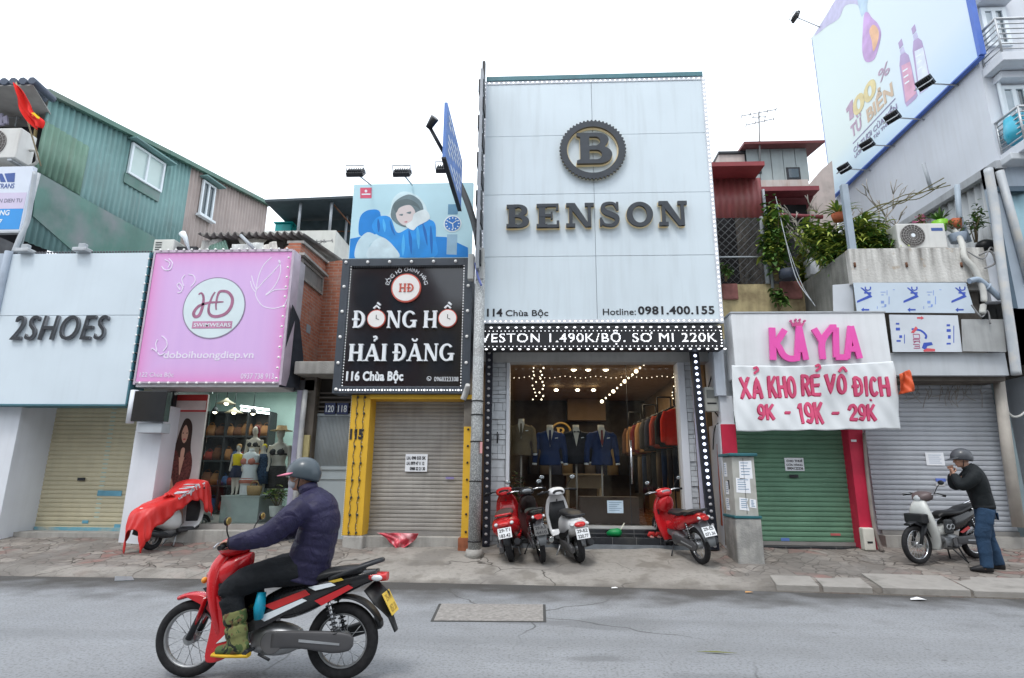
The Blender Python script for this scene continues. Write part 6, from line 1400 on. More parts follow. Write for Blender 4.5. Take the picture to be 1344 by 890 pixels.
for k, (u, v, w_, h, face) in enumerate(((.3,.62,.55,.3, 'f'),(.12,.4,.6,.24, 'f'),(.2,.12,.4,.2, 'f'),(.62,.16,.28,.14, 'f'),(.14,.66,.3,.24, 'l'),(.2,.36,.28,.22, 'l'),(.12,.1,.34,.2, 'l'))):
    p_, W_ = (fr_, wk) if face == 'f' else (lf_, .5); ln = MB(); jit = random.uniform(-.02,.02)
    pts = [(u * W_, zm_ + v * hk),((u + w_) * W_, zm_ + v * hk + jit),((u + w_) * W_, zm_ + (v + h) * hk + jit),(u * W_ + .01,zm_ + (v + h) * hk)]
    if k in (2,6): pts.insert(2,((u + w_ * .8) * W_, zm_ + (v + h * .6) * hk))
    o = MB().poly(p_, pts, .001,.004).build('pasted_paper', papermat, s)
    for j in range(5): ln.rect(p_, u * W_ + .03,zm_ + (v + h) * hk - .035 - j * h * hk * .16,(u + w_ * random.uniform(.6,.9)) * W_, zm_ + (v + h) * hk - .03 - j * h * hk * .16 + .006,.0045,.006)
    ln.build('print', mat('paper_ink', (.2,.3,.42)),o)
b = MB(); b.rect(lf_, .2,zm_ + .45 * hk, .3,zm_ + .6 * hk, .001,.003); b.build('stencil', ink, s)

# KAYLA shop
ys = 10.85; e = empty('dress_shop', 'shop with a green roller shutter and red pillars below the KAYLA sign', 'shop', (X(1050,700,ys),ys, .35))
xa0 = X(945,560,10.6); xs0,xs1 = X(966,640,ys), X(1122,640,ys)
MB().box(xa0,xs0,10.62,11.3,zg(3.4,10.6) - .1, Z(950,556,10.6) ).build('left_pier', paintw, e); pk_ = mat('crimson_paint', (.5,.018,.055),.5,var=.12,streak=.2,streak_rgb=(.2,.02,.03))
MB().box(xa0 - .02,xs0 - .12,10.6,11.2, Z(950,519,10.6), Z(950,448,10.6)).build('upper_side_wall', mat('blue_white_wall', (.56,.61,.68),.6,var=.05,streak=.2),e)
MB().box(xa0 + .05,xs0,10.66,11.2, Z(950,556,10.6) + .002, Z(950,519,10.6) - .002).build('pier_top', paintw, e)
a = pxbox(FP(10.6),947,557,966,597); MB().box(a[0],a[2], 10.56,10.618,a[1],a[3]).build('red_panel', pk_, e, bevel=.008)
zsh = Z(1050,711,ys); ztp_ = Z(1040,540,ys)
sh = shutter_mesh(FP(ys),xs0 - .03,zsh, xs1 + .03,ztp_, .085,-.02,.018,mat('green_shutter', (.115,.235,.155),.55,var=.12,scale=2.5,streak=.2,streak_rgb=(.07,.14,.09)),e, jitter=.001)
b = MB(); b.rect(FP(ys),xs0,zsh - .06,xs1,zsh, -.01,.03); b.build('bottom_bar', mat('bar_grey', (.28,.27,.26)),sh); a = pxbox(FP(ys),1036,623,1047,627); MB().rect(FP(ys), *a, .0,.03).build('lock', charcoal, sh)
pr0,pr1 = X(1122,640,10.62), X(1142,640,10.62)
MB().box(pr0,pr1,10.62,11.2,zg(5,10.6) - .1, Z(1120,540,10.6)).build('pillar', pk_, e, bevel=.008); a = pxbox(FP(10.615),1117,577,1124,580); MB().rect(FP(10.615), *a, .0,.006).build('sticker', papermat, e)
MB().box(xs0,pr0,10.72,11.0,zg(4.5,10.7) - .1,zsh - .065).build('step', ti.m, e, bevel=.006); MB().box(xs0 - .1,pr1,11.0,18,0, Z(1050,440,10.7)).build('body_wall', whitewall, e)
pl = FP(ys); a = pxbox(pl, 1030,601,1055,618); s = empty('notice', 'small white for rent notice on the green shutter', 'notice', pl.pt(a[0],a[1])); MB().rect(pl, *a, .002,.006).build('sheet', papermat, s)
for k, (t, x0,x1) in enumerate((('CHO THUÊ', 1032,1053),('CỬA HÀNG', 1032,1053),('0904122236', 1033,1054))): text(t, pl, (x0,603 + k * 5,x1,606.6 + k * 5), 'lettering', ink, s, n0=.0065,bold=.02)
for q, c_, lb in (((1025,706,1036,710),(.1,.18,.45), 'small blue sticker low on the green shutter'),((1090,700,1103,703),(.5,.12,.12), 'small red sticker low on the green shutter')): a = pxbox(pl, *q); tag(MB().rect(pl, *a, .002,.006).build('sticker', mat('st_' + str(q[0]),c_, .6)),lb, 'sticker')
b = MB(); a = pxbox(FP(10.5),1134,693,1149,723); s = empty('junction_box', 'white electric junction box at the foot of the right red pillar', 'junction box', FP(10.5).pt(a[0],a[1])); MB().rect(FP(10.5), *a, -.14,.0).build('case', mat('box_white', (.6,.58,.52),.5),s, bevel=.02); MB().rect(FP(10.5),a[0] + .05,a[1] + .12,a[2] - .05,a[1] + .15,.0,.006).build('slot', charcoal, s)
b = MB(); b.sweep(spline([W(1134,568,10.58), W(1138,620,10.58), W(1147,690,10.55), W(1158,724,10.5)], 6),.028,seg=8); tag(b.build('conduit', mat('dirty_conduit', (.25,.22,.2),.8,var=.2)), 'dirty conduit running down the right red pillar', 'conduit')
# sign and letters
pl = FP(10.3); a = pxbox(pl, 962,411,1166,481); s = empty('shop_sign', 'white signboard with pink KAYLA letters under a little crown', 'sign', pl.pt(a[0],a[1], -.2))
MB().rect(pl, a[0],a[1] - .2,a[2],a[3], -.45,0).build('box', mat('kayla_white', (.69,.71,.73),.5,var=.03,streak=.12),s, bevel=.01)
b = MB(); b.rect(pl, a[0] - .012,a[3] + .002,a[2] + .012,a[3] + .03,-.45,.015); b.build('edge_trim', steel, s)
k_ = lambda x, y: (920 + x / 2.543,390 + y / 2.543); pkm = mat('pink_letters', (.78,.1,.42),.35,var=.04); pks = mat('pink_sides', (.45,.05,.22),.5)
def thick(Ls, wpx, name, smooth=True):
    b = MB(); wd = wpx * (pl.px(1060,450)[0] - pl.px(1050,450)[0]) / 10
    for i, l in enumerate(Ls): uv = pl.pxs([k_(*q) for q in l]); b.ribbon(pl, spline(uv, 6) if smooth and len(uv) > 2 else [Vector(q) for q in uv],wd, .03,.075 + i * .0015)
    return b.build(name, pkm, s)
thick([[(233,105),(237,212)], [(275,112),(250,150),(238,160)], [(240,155),(256,170),(270,195),(292,208),(322,205)]], 8.2, 'letter')
thick([[(322,100),(316,210)], [(322,100),(346,212)], [(318,178),(340,178)]], 7.5, 'letter'); thick([[(372,108),(398,150)], [(432,103),(400,150),(402,210)], [(425,104),(446,104)]], 7.8, 'letter'); thick([[(444,104),(446,204)], [(444,203),(484,203)]], 7.8, 'letter'); thick([[(494,100),(482,207)], [(494,100),(524,207)], [(486,176),(515,176)]], 7.5, 'letter')
b = MB(); cr_ = [(302,100),(296,84),(308,92),(312,80),(319,90),(326,80),(330,92),(342,84),(336,100)]; b.poly(pl, pl.pxs([k_(*q) for q in cr_]),.02,.06); 
for q in ((296,82),(312,78),(326,78),(342,82)): b.disc(pl, pl.px(*k_(*q)),.02,.02,.02,.061,12)
b.build('crown', mat('crown_pink', (.55,.09,.25),.4),s)
pl = FP(10.2); L_ = pl.pxs([(961,479),(962,510),(963,540),(966,566)]); R__ = pl.pxs([(1172,474),(1176,505),(1180,535),(1184,562)])
ban = NB('banner_cloth', .75); ban.col(ban.mix(ban.ramp(ban.noise(2,4),.3,.7),(.64,.67,.69),(.70,.73,.75))); s = empty('banner', 'white cloth banner with pink clearance prices hung over the KAYLA sign', 'banner', pl.pt(*L_[0]))
def ban_n(u, v): return .022 * math.sin(u * 5.1 + v * 2.0) + .012 * math.sin(u * 11 - v * 5) + .03 * math.sin(v * 3.3 + u * 1.7) + .008 * math.sin(u * 23 + v * 13)
LA, RA = spline(L_, 8),spline(R__, 8); b = MB()
def ban_pt(i, j, off=0):
    f = j * (len(LA) - 1); k = min(int(f),len(LA) - 2); A, B = LA[k].lerp(LA[k + 1],f - k), RA[k].lerp(RA[k + 1],f - k); q = A.lerp(B, i); q.y -= .045 * math.sin(math.pi * i) * (1 - j) ** 3 + .012 * abs(math.sin(i * 14)) * j
    return pl.pt(q.x, q.y, ban_n(q.x, q.y) + off)
b.grid(ban_pt, 60,26); b.build('cloth', ban.m, s, solid=.004)
pkb = mat('banner_pink', (.60,.085,.18),.7,var=.06); pkd = mat('banner_shadow_red', (.36,.02,.07),.7)
SF = {'X': [[(0,0),(1,1)], [(0,1),(1,0)]], 'A': [[(0,0),(.5,1),(1,0)], [(.2,.28),(.8,.28)]], 'K': [[(0,0),(0,1)], [(0,.4),(1,1)], [(.3,.58),(1,0)]], 'H': [[(0,0),(0,1)], [(1,0),(1,1)], [(0,.5),(1,.5)]],
      'O': [arc(.5,.5,.5,.5,0,360,20)], 'R': [[(0,0),(0,1)], [(0,1),(.5,1),(.85,.95),(1,.76),(.85,.57),(.5,.52),(0,.52)], [(.5,.52),(1,0)]], 'E': [[(1,0),(0,0),(0,1),(1,1)], [(0,.5),(.85,.5)]], 'V': [[(0,1),(.5,0),(1,1)]],
      'D': [[(0,0),(0,1),(.4,1),(.8,.88),(1,.5),(.8,.12),(.4,0),(0,0)], [(-.22,.5),(.35,.5)]], 'I': [[(.5,0),(.5,1)]], 'C': [arc(.52,.5,.5,.5,50,310,14)], '9': [arc(.5,.68,.5,.32,0,360,16), [(1,.68),(.95,.3),(.5,0),(.1,.08)]], '1': [[(.1,.8),(.55,1),(.55,0)]], '2': [[(.02,.75),(.2,.96),(.6,1),(.95,.82),(.9,.55),(.4,.25),(0,0),(1,0)]], '-': [[(0,.42),(1,.42)]]}
def on_banner(st, box, name, m, off, wd, gap=.55,dx=0,dy=0):
    """painted block letters that follow the ripples of the cloth"""
    q = pxbox(pl, *box); ws = [{'I': .3, '1': .55, '-': .6, ' ': .25}.get(c, 1) for c in st]; k = (q[2] - q[0] - wd) / (sum(ws) + gap * (len(st) - 1)); x = q[0] + wd / 2; h = q[3] - q[1] - wd; b = MB(); n = 0
    for c, w_ in zip(st, ws):
        for L_ in SF.get(c, []):
            pts = []
            for (a0,b0),(a1,b1) in zip(L_, L_[1:]): pts += [Vector((x + (a0 + (a1 - a0) * t / 5) * w_ * k + dx, q[1] + wd / 2 + (b0 + (b1 - b0) * t / 5) * h + dy)) for t in range(5)]
            pts.append(Vector((x + L_[-1][0] * w_ * k + dx, q[1] + wd / 2 + L_[-1][1] * h + dy))); d0 = (pts[0] - pts[1]).normalized(); d1 = (pts[-1] - pts[-2]).normalized(); pts[0] = pts[0] + d0 * wd * .42; pts[-1] = pts[-1] + d1 * wd * .42; R = []; n += 1
            for i_, p_ in enumerate(pts):
                d = (pts[min(i_ + 1,len(pts) - 1)] - pts[max(0,i_ - 1)]).normalized(); s_ = Vector((-d.y, d.x)) * wd / 2
                R.append([b.b.verts.new(pl.pt(v.x, v.y, ban_n(v.x, v.y) + off + n * .00025)) for v in (p_ + s_, p_ - s_)])
            for A_, B_ in zip(R, R[1:]): b.b.faces.new((A_[0], A_[1], B_[1], B_[0]))
        x += (w_ + gap) * k
    return b.build(name, m, s)
for st, box, wd in (('XA', (972,494,1001,523),.052),('KHO', (1008,493,1046,522),.052),('RE', (1053,491,1078,519),.052),('VO', (1083,491,1111,517),.052),('DICH', (1119,494,1167,520),.052),('9K', (994,530,1016,551),.045),('-', (1029,536,1037,546),.04),('19K', (1048,527,1082,556),.052),('-', (1094,536,1103,546),.04),('29K', (1114,530,1150,552),.047)):
    on_banner(st, box, 'lettering_edge', pkd, .004,wd, dx=-.014,dy=-.016); on_banner(st, box, 'lettering', pkb, .007,wd)
b = MB()
for q in ([(989,484),(993,482),(995,486),(991,489),(991,491)], [(1070,481),(1074,479),(1076,483),(1072,486),(1072,488)], [(1099,489),(1104,483),(1109,489)], [(1141,525),(1143,525),(1143,526.5)]): b.ribbon(pl, spline(pl.pxs(q),4),.04,.0,ban_n(*pl.px(*q[1])) + .012)
b.build('accents', pkb, s)
pl = FP(10.15); fl = cloth(pl, pl.pxs([(1177,492),(1178,505),(1179,518)]),pl.pxs([(1191,486),(1194,500),(1198,514)]),mat('orange_red_bag', (.6,.09,.025),.6,var=.2), 'plastic_bag', 12,10,.05,6,4,.05); tag(fl, 'orange red plastic bag snagged on the banner corner', 'plastic bag')

# grey shop at the right
yr = 11.05; e = empty('grey_shop', 'shop with a wide grey roller shutter and patched metal sheets above', 'shop', (X(1230,690,yr),yr, .4)); x0,x1 = X(1144,600,yr), X(1318,590,yr); zb2 = Z(1240,697,yr)
sh = shutter_mesh(FP(yr),x0 - .05,zb2,x1, Z(1240,480,yr),.088,-.02,.02,mat('blue_grey_shutter', (.405,.425,.46),.5,metal=.1,var=.06,scale=2,streak=.18,streak_rgb=(.2,.2,.22)),e, jitter=.001)
MB().rect(FP(yr),x0,zb2 - .07,x1,zb2,-.01,.03).build('bottom_bar', mat('bar_grey', (.28,.27,.26)),sh)
for q, c_, lb in (((1228,628,1241,632),(.1,.16,.5), 'sticker'),((1228,635,1240,638),(.42,.42,.42), 'sticker'),((1204,643,1226,647),(.24,.24,.26), 'scuff')): a = pxbox(FP(yr), *q); MB().rect(FP(yr), *a, .0,.006).build(lb, mat('st_' + str(q),c_, .6),sh)
a = pxbox(FP(yr),1215,594,1239,611); s = empty('notice', 'white paper notice on the wide grey shutter left of the standing man', 'notice', FP(yr).pt(a[0],a[1])); MB().rect(FP(yr), *a, .002,.006).build('sheet', papermat, s); b = MB()
for k in range(5): b.rect(FP(yr),a[0] + .05,a[3] - .05 - k * .035,a[2] - .05 - .03 * (k % 2),a[3] - .043 - k * .035,.0055,.0075)
b.build('print', mat('paper_ink', (.2,.3,.42)),s)
b = MB(); b.box(x1 - .02,x1 + .1,10.9,11.2,zg(7.5,10.9), Z(1306,470,11)); b.build('rail_post', mat('rail_teal_grey', (.2,.26,.28),.5),e)
a = pxbox(FP(10.45),1166,463,1322,493); MB().box(a[0] - .2,a[2], 10.45,11.3,a[1],a[3]).build('fascia', mat('fascia_grey', (.47,.5,.53),.5,var=.04,streak=.2),e, bevel=.008); MB().box(a[0] - .2,a[2], 10.55,11.2,a[1] - .08,a[1] - .004).build('soffit', grime, e)
MB().box(x0 - .1,x1,11.1,18,0,a[1] + 1.5).build('body_wall', whitewall, e); MB().box(x0 - .05,x1,10.85,11.1,.1,zb2 - .075).build('threshold', concrete, e)
MB().box(X(1120,410,10.75),a[2] - .1,10.7,11.1,a[3] + .002, Z(1200,372,10.5)).build('dark_backing', grime, e)
wb = mat('wire_brown', (.12,.1,.09),.8); b = MB()
for k in range(26):
    x = random.uniform(1178,1290); y = random.uniform(498,512); b.sweep(spline([W(x, y, 10.98), W(x + random.uniform(-9,9),y + random.uniform(4,14),10.96), W(x + random.uniform(-12,12),y + random.uniform(10,28),10.98)], 4),.006,seg=4)
tag(b.build('dry_vines', mat('dry_twigs', (.3,.28,.25),.9)), 'thin dry twigs and wires hanging over the grey shutter top', 'twigs')
def sheet(q, Y, m, name, label, cat='panel'):
    pl = FP(Y); uv = pl.pxs(q); s = empty(name, label, cat, pl.pt(*uv[3])); MB().poly(pl, uv, -.012,0).build('sheet', m, s); return pl, s
film = mat('filmed_steel', (.52,.60,.68),.4,var=.05,scale=2); vb = mat('film_blue', (.035,.08,.42),.5); vl = mat('film_light_blue', (.2,.3,.6),.5); vr = mat('film_red', (.6,.08,.1),.5)
pl, s = sheet([(1120,371),(1268,371),(1280,411),(1125,410)], 10.38,film, 'metal_sheet', 'film covered steel sheet printed three times with a blue VIC mark')
t_ = lambda x, y: (1000 + x / 3.907,210 + y / 3.907)
for k, dx in enumerate((0,238,484)):
    b = MB(); O = lambda L_: [pl.px(*t_(x + dx, y)) for x, y in L_]
    b.poly(pl, O([(488,722),(556,690),(566,702),(488,733)]),.0005,.003); b.poly(pl, O([(505,655),(512,654),(560,690),(548,694)]),.0005,.0035)
    b.poly(pl, O([(524,678),(560,678),(560,685),(524,685)]),.0005,.004); b.ribbon(pl, spline(O([(530,650),(532,664),(545,668),(556,662),(556,650)]),4),.02,.0005,.0042)
    b.poly(pl, O([(508,768),(522,757),(522,764),(550,764),(550,772),(522,772),(522,780)]),.0005,.003); b.build('printed_mark', vb, s)
    if k < 2:
        b = MB()
        for (x, y, w_, h) in ((608,676,26,3),(612,690,12,4),(650,700,4,40),(610,722,16,14),(640,668,3,26),(614,752,20,3),(590,750,3,14),(672,664,10,3),(628,740,10,12)): q = O([(x, y),(x + w_, y),(x + w_, y + h),(x, y + h)]); b.poly(pl, q, .0005,.0025)
        b.build('fine_print', vl, s)
pl, s = sheet([(1167,413),(1257,414),(1263,462),(1172,462)], 10.36,mat('filmed_white', (.56,.6,.65),.4,var=.05), 'metal_sheet', 'film covered white sheet with blue and red FORE print')
v_ = lambda x, y: (1120 + x / 2.2232,360 + y / 2.2232); b = MB(); O = lambda L_: [pl.px(*v_(*q)) for q in L_]
b.ribbon(pl, spline(O([(170,160),(196,164),(212,178),(210,188)]),4),.035,.0005,.003); b.poly(pl, O([(200,215),(205,200),(228,198),(232,206),(215,210),(212,222)]),.0005,.0032)
for x, y, w_, h in ((124,142,10,5),(124,156,12,8),(134,178,8,8),(126,192,12,5),(148,176,2,26),(272,146,10,6),(272,160,12,8),(276,178,8,10),(272,200,12,5),(292,150,2,50)): b.poly(pl, O([(x, y),(x + w_, y),(x + w_, y + h),(x, y + h)]),.0005,.0026)
b.build('blue_print', vb, s); b = MB(); b.poly(pl, O([(168,170),(182,152),(188,158),(176,172)]),.0005,.0036); b.poly(pl, O([(204,222),(214,216),(238,218),(238,225),(206,226)]),.0005,.0036); b.poly(pl, O([(186,125),(198,125),(198,122),(206,128),(198,133),(198,130),(186,130)]),.0005,.003); b.build('red_print', vr, s)
b = MB()
for ch, y0,y1 in (('O', 175,187),('R', 190,201),('E', 205,216)):
    q0,q1 = O([(176,y1),(192,y0)]); w_ = .016
    L_ = {'O': [[(0,0),(1,0),(1,1),(0,1),(0,0)]], 'R': [[(1,0),(0,0),(0,1),(.5,1),(.5,0)], [(.5,.6),(1,1)]], 'E': [[(0,1),(0,0),(1,0),(1,1)], [(.5,0),(.5,.8)]]}[ch]
    for l in L_: b.ribbon(pl, [Vector((q0[0] + (1 - u) * (q1[0] - q0[0]),q0[1] + (1 - v) * (q1[1] - q0[1]))) for v, u in l],w_, .0005,.003)
b.build('lettering', mat('film_maroon', (.4,.1,.2),.5),s)
sheet([(1262,419),(1317,419),(1321,462),(1264,461)], 10.34,mat('dull_grey_board', (.36,.37,.37),.7,var=.1,scale=4,streak=.3), 'metal_sheet', 'plain dull grey board right of the FORE sheet')
sheet([(1093,374),(1119,372),(1121,411),(1094,411)], 10.6,mat('pale_board', (.55,.58,.62),.6,var=.04), 'board', 'plain pale board left of the VIC sheet', 'board')

# terrace with its stained parapet
e = empty('terrace_house', 'low house with a stained concrete roof parapet full of plants above the VIC sheet', 'house', (X(1200,370,10.45),10.45,5)); xp0,xp1 = X(1117,350,10.45), X(1296,350,10.45); zp0,zp1 = Z(1200,371,10.45), Z(1200,325.5,10.45)
st_c = NB('stained_parapet', .9); sx_ = st_c.noise(1,6,st_c.map((7,7,.9))); sz_ = st_c.sep()[2]; wet = st_c.math('MULTIPLY', st_c.ramp(sx_, .4,.72),st_c.ramp(sz_, zp0 - .1,zp1,.25,1)); cc = st_c.mix(st_c.ramp(st_c.noise(2,6),.3,.7),(.52,.51,.48),(.64,.63,.60)); cc = st_c.mix(wet, cc, (.10,.09,.08)); cc = st_c.mix(st_c.ramp(st_c.noise(5,6),.62,.72,0,.6),cc, (.33,.24,.15)); st_c.col(cc); st_c.bump(st_c.noise(22,6),.4,.03)
MB().box(xp0,xp1,10.45,10.6,zp0,zp1).build('parapet', st_c.m, e, bevel=.01)
ylp = 12.9; MB().box(xp0,xp0 + .14,10.602,ylp, zp0 - 1.1,zp1 - .01).build('side_parapet', mat('dark_parapet', (.25,.25,.23),.9,var=.25,scale=2.5,streak=.6,streak_rgb=(.06,.06,.055),bump=.4),e)
MB().box(xp0 + .14,xp1 + .4,10.6,14,zp0 - .1,zp1 - .22).build('roof_slab', concrete, e); MB().box(xp1 + .002,xp1 + .25,10.5,10.7,zp0 - .35,zp1 - .08).build('end_pier', paintw, e)
MB().box(X(1060,345,12.5) - .1, X(1086,343,12.3),12.2,12.5, Z(1070,362,12.3), Z(1070,340,12.3)).build('white_block', paintw, e, bevel=.01)
b = MB()
for x in (1122,1190,1262): a = W(x, 348,10.44); b.rod(a + Vector((0,0,.05)),a - Vector((0,0,.04)),.02)
b.build('drain_stub', rust, e)
pl = FP(10.62); a = pxbox(pl, 1178,293,1242,324); acp = FP(10.5); e_ac, cu, r_ = ac_unit(Plane((0,10.62,0)),(a[0],zp1 + .06,a[2],a[3]),.4, 'white air conditioner with a round grille on the stained parapet')
MB().rect(Plane((0,10.62,0)),a[2] - .26,a[3] - .16,a[2] - .05,a[3] - .1,.0,.004).build('badge', navy, e_ac); b = MB(); b.sweep(spline([W(1240,298,10.75), W(1252,303,10.7), W(1262,318,10.55), W(1266,338,10.4), W(1280,355,10.35), W(1291,385,10.3), W(1289,412,10.3)], 6),.05,seg=10); tag(b.build('insulated_pipe', mat('pipe_wrap', (.5,.5,.47))), 'cream insulated pipe dropping from the air conditioner over the parapet', 'pipe')
pg = mat('post_blue_grey', (.30,.36,.42),.5,var=.08)
b = MB(); b.box(X(1109,280,10.5), X(1117.5,280,10.5),10.48,10.58,zp1, Z(1110,242,10.5)); s_ = b.build('steel_post', pg, bevel=.006); tag(s_, 'blue grey square post standing at the left end of the parapet', 'post')
b = MB(); b.sweep([W(1272,318,10.8), W(1259,285,10.75), W(1256,243,10.7)], [.055,.055,.06],seg=4); tag(b.build('steel_post', pg), 'leaning blue grey post at the right end of the terrace', 'post')
pz_ = zp1 - .22
terra = mat('terracotta', (.42,.12,.06),.8,var=.2)
def onp(x, y, Y, z=None): c = W(x, y, Y); return c if z is None else Vector((c.x, Y, z))
bush('terrace_shrub', 'broad yellow green shrub behind the left part of the stained parapet', onp(1120,320,11.3,pz_),(1.25,.6,1.35),2300,(.16,.36),.055,(leafy, leaf, leafd), 'shrub', droop=.5)
bush('terrace_shrub', 'dark green leafy shrub between the left post and the air conditioner', onp(1152,320,11.1,pz_),(.8,.5,.95),1200,(.14,.3),.055,(leafd, leaf, leafy), 'shrub', droop=.5)
bush('terrace_shrub', 'pale dry shrub left of the parapet corner above the dark side wall', onp(1073,330,12.6,pz_ - .1),(1.1,.5,1.4),1700,(.16,.34),.05,(leafy, mat('dry_leaf', (.27,.24,.1),.7,var=.3),leaf), 'shrub', droop=.6)
def strap_plant(label, c, n, ln, wd, mats, pot=None, hang=.6):
    c = Vector(c); s = empty('strap_leaf_plant', label, 'plant', c)
    if pot: MB().sweep([c, c + Vector((0,0,pot * 1.1))], [pot * .75,pot],seg=16).build('pot', terra, s)
    f = MB(); t = c + Vector((0,0,pot * 1.1 if pot else 0))
    for k in range(n): a_ = random.uniform(0,6.28); leaf_blade(f, t, (math.cos(a_),math.sin(a_),random.uniform(.5,2)),ln * random.uniform(.7,1.2),wd, hang, mi=random.randrange(len(mats)),n=7)
    f.build('foliage', list(mats),s); return s
strap_plant('bushy fern in a hanging terracotta pot beside the left post', W(1101,290,10.9),60,.5,.035,(leaf, leafy),.13,.5)
strap_plant('tall arching strap leaf plant right of the left post', W(1128,300,11.0),70,.75,.05,(leafy, leaf), None, .7)
strap_plant('small agave in a lime green pot behind the air conditioner', W(1234,290,10.8),22,.28,.05,(leafd, leaf), None, .1)
b = MB(); c = W(1234,297,10.8); b.sweep([c + Vector((0,0,-.1)),c + Vector((0,0,.1))], [.1,.14],seg=16); tag(b.build('lime_pot', mat('lime_pot', (.2,.5,.03),.4)), 'lime green flower pot behind the air conditioner', 'flower pot')
b = MB(); c = W(1254,296,10.75); b.sweep([c + Vector((0,0,-.07)),c + Vector((0,0,.12))], [.09,.12],seg=4); tag(b.build('red_pot', terra), 'square red pot hanging on the leaning post', 'flower pot')
bush('flowering_plant', 'plant with pink flowers just above the air conditioner', W(1212,300,10.9),(.2,.15,.32),46,(.05,.1),.06,(mat('petal_pink', (.65,.2,.36),.6),leaf),pot=None)
bush('terrace_shrub', 'slender leafy shrub right of the leaning post', W(1280,318,10.9),(.35,.25,.75),110,(.1,.18),.04,(leaf, leafd), 'shrub')
bush('terrace_shrub', 'greyish low shrub in the blue tub under the leaning post', W(1258,318,10.7),(.3,.2,.35),70,(.06,.12),.03,(mat('grey_leaf', (.2,.24,.2),.6,var=.3),leaf), 'shrub', pot=(.16,.16,mat('blue_tub', (.3,.36,.44),.5)))
# bare frangipani branches
b = MB()
def branch(p, d, r, ln, dep):
    q = Vector(p) + Vector(d).normalized() * ln; m_ = Vector(p).lerp(q, .5) + Vector((random.uniform(-.04,.04),random.uniform(-.04,.04),random.uniform(-.02,.05))); b.sweep([p, m_, q], [r, r * .85,r * .7],seg=6)
    if dep:
        for k in range(2 if random.random() < .75 else 3): branch(q, Vector(d).normalized() + Vector((random.uniform(-.9,.9),random.uniform(-.5,.5),random.uniform(-.1,.8))),r * .7,ln * random.uniform(.6,.95),dep - 1)
s = empty('bare_tree', 'small bare branching tree on the terrace left of the shrubs', 'tree', onp(1078,330,12.0,pz_)); branch(onp(1082,330,12.0,pz_),(-.2,0,1),.05,.55,4); branch(onp(1090,330,12.1,pz_),(.5,0,1),.04,.6,3); b.build('branches', mat('grey_bark', (.3,.28,.25),.9,var=.2),s)
b = MB(); s = empty('bare_tree', 'leafless grey tree rising above the shrubs beside the left post', 'tree', onp(1135,320,11.8,pz_)); branch(onp(1135,320,11.8,pz_),(.1,0,1),.04,.7,4); branch(onp(1140,320,11.8,pz_),(.5,0,.9),.035,.6,3); b.build('branches', mat('grey_bark', (.3,.28,.25)),s)
b = MB(); pts = [W(1120,292,11.5), W(1150,276,11.3), W(1185,263,11.0), W(1210,252,10.9), W(1240,240,10.7)]
for k in range(4): b.sweep(spline([p_ + Vector((random.uniform(-.06,.06),random.uniform(-.1,.1),random.uniform(-.12,.1))) for p_ in pts], 6),.01,seg=6)
tag(b.build('dead_vines', mat('vine_dull', (.16,.15,.08),.9)), 'dull dry vines lying along the awning edge over the terrace', 'vines')
# caged red house behind, between the suit shop and the terrace
ym = 12.2; e = empty('caged_house', 'old house with a red metal front and wire mesh cage beside the white facade', 'house', (X(975,370,ym),ym, 4))
redm = corr_mat('red_metal', (.25,.06,.06),.4); x0,x1 = X(930,300,ym), X(1006,300,ym); pl = FP(ym); za, zb2,zc = Z(970,234,ym), Z(970,286,ym), Z(970,373,ym)
wave_sheet(pl, x0, X(1001,260,ym),lambda u: za, lambda u: zb2,redm, 'red_front', e, .14,.014)
b = MB(); b.box(x0, X(1004,232,ym - .5),ym - .55,ym + .3,za + .0,za + .1); b.build('red_canopy', mat('red_canopy', (.25,.035,.04),.5),e)
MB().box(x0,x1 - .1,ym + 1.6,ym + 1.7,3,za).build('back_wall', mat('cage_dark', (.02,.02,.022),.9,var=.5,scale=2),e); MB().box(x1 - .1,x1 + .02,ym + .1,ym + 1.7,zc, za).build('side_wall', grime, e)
b = MB(); pit = .17
for k in range(-30,34):
    for sg_ in (1,-1):
        u0_, u1_ = x0, X(1003,320,ym); A = Vector((x0 + k * pit, zc)); B = A + Vector((zb2 - zc, zb2 - zc)) if sg_ > 0 else None
        if sg_ < 0: A = Vector((x0 + k * pit + (zb2 - zc),zc)); B = A + Vector((-(zb2 - zc),zb2 - zc))
        d = B - A; t0,t1 = 0., 1.
        for lim, sgn in ((u0_, 1),(u1_, -1)):
            if abs(d.x) > 1e-6:
                t = (lim - A.x) / d.x
                if (d.x > 0) == (sgn > 0): t0 = max(t0,t)
                else: t1 = min(t1,t)
        if t1 - t0 > .02: b.rod(pl.pt(*(A + d * t0),.02 * sg_ * .3),pl.pt(*(A + d * t1),.02 * sg_ * .3),.008,seg=4)
b.build('wire_mesh', mat('mesh_wire', (.12,.125,.13),.6,metal=.3),e)
b = MB(); zm_ = Z(970,338,ym); b.rod((x0,ym - .03,zm_),(x1,ym - .03,zm_),.018); b.rod((X(1003,330,ym),ym - .03,zc),(X(1003,330,ym),ym - .03,zb2),.05); b.rod((X(1009,330,ym),ym - .02,zc - .1),(X(1009,330,ym),ym - .02,za - .3),.03); b.build('cage_frame', greymetal, e)
yel_w = mat('stained_yellow_wall', (.42,.35,.2),.9,var=.25,scale=3,bump=.3,streak=.4,streak_rgb=(.12,.09,.06),blotch=(.12,.08,.05),blotch_scale=2.5,blotch_amt=.5)
MB().box(x0, X(1056,390,ym),ym + .0,ym + .25,3,zc - .002).build('base_wall', yel_w, e); rs = mat('red_stone', (.25,.11,.1),.9,var=.2,scale=8)
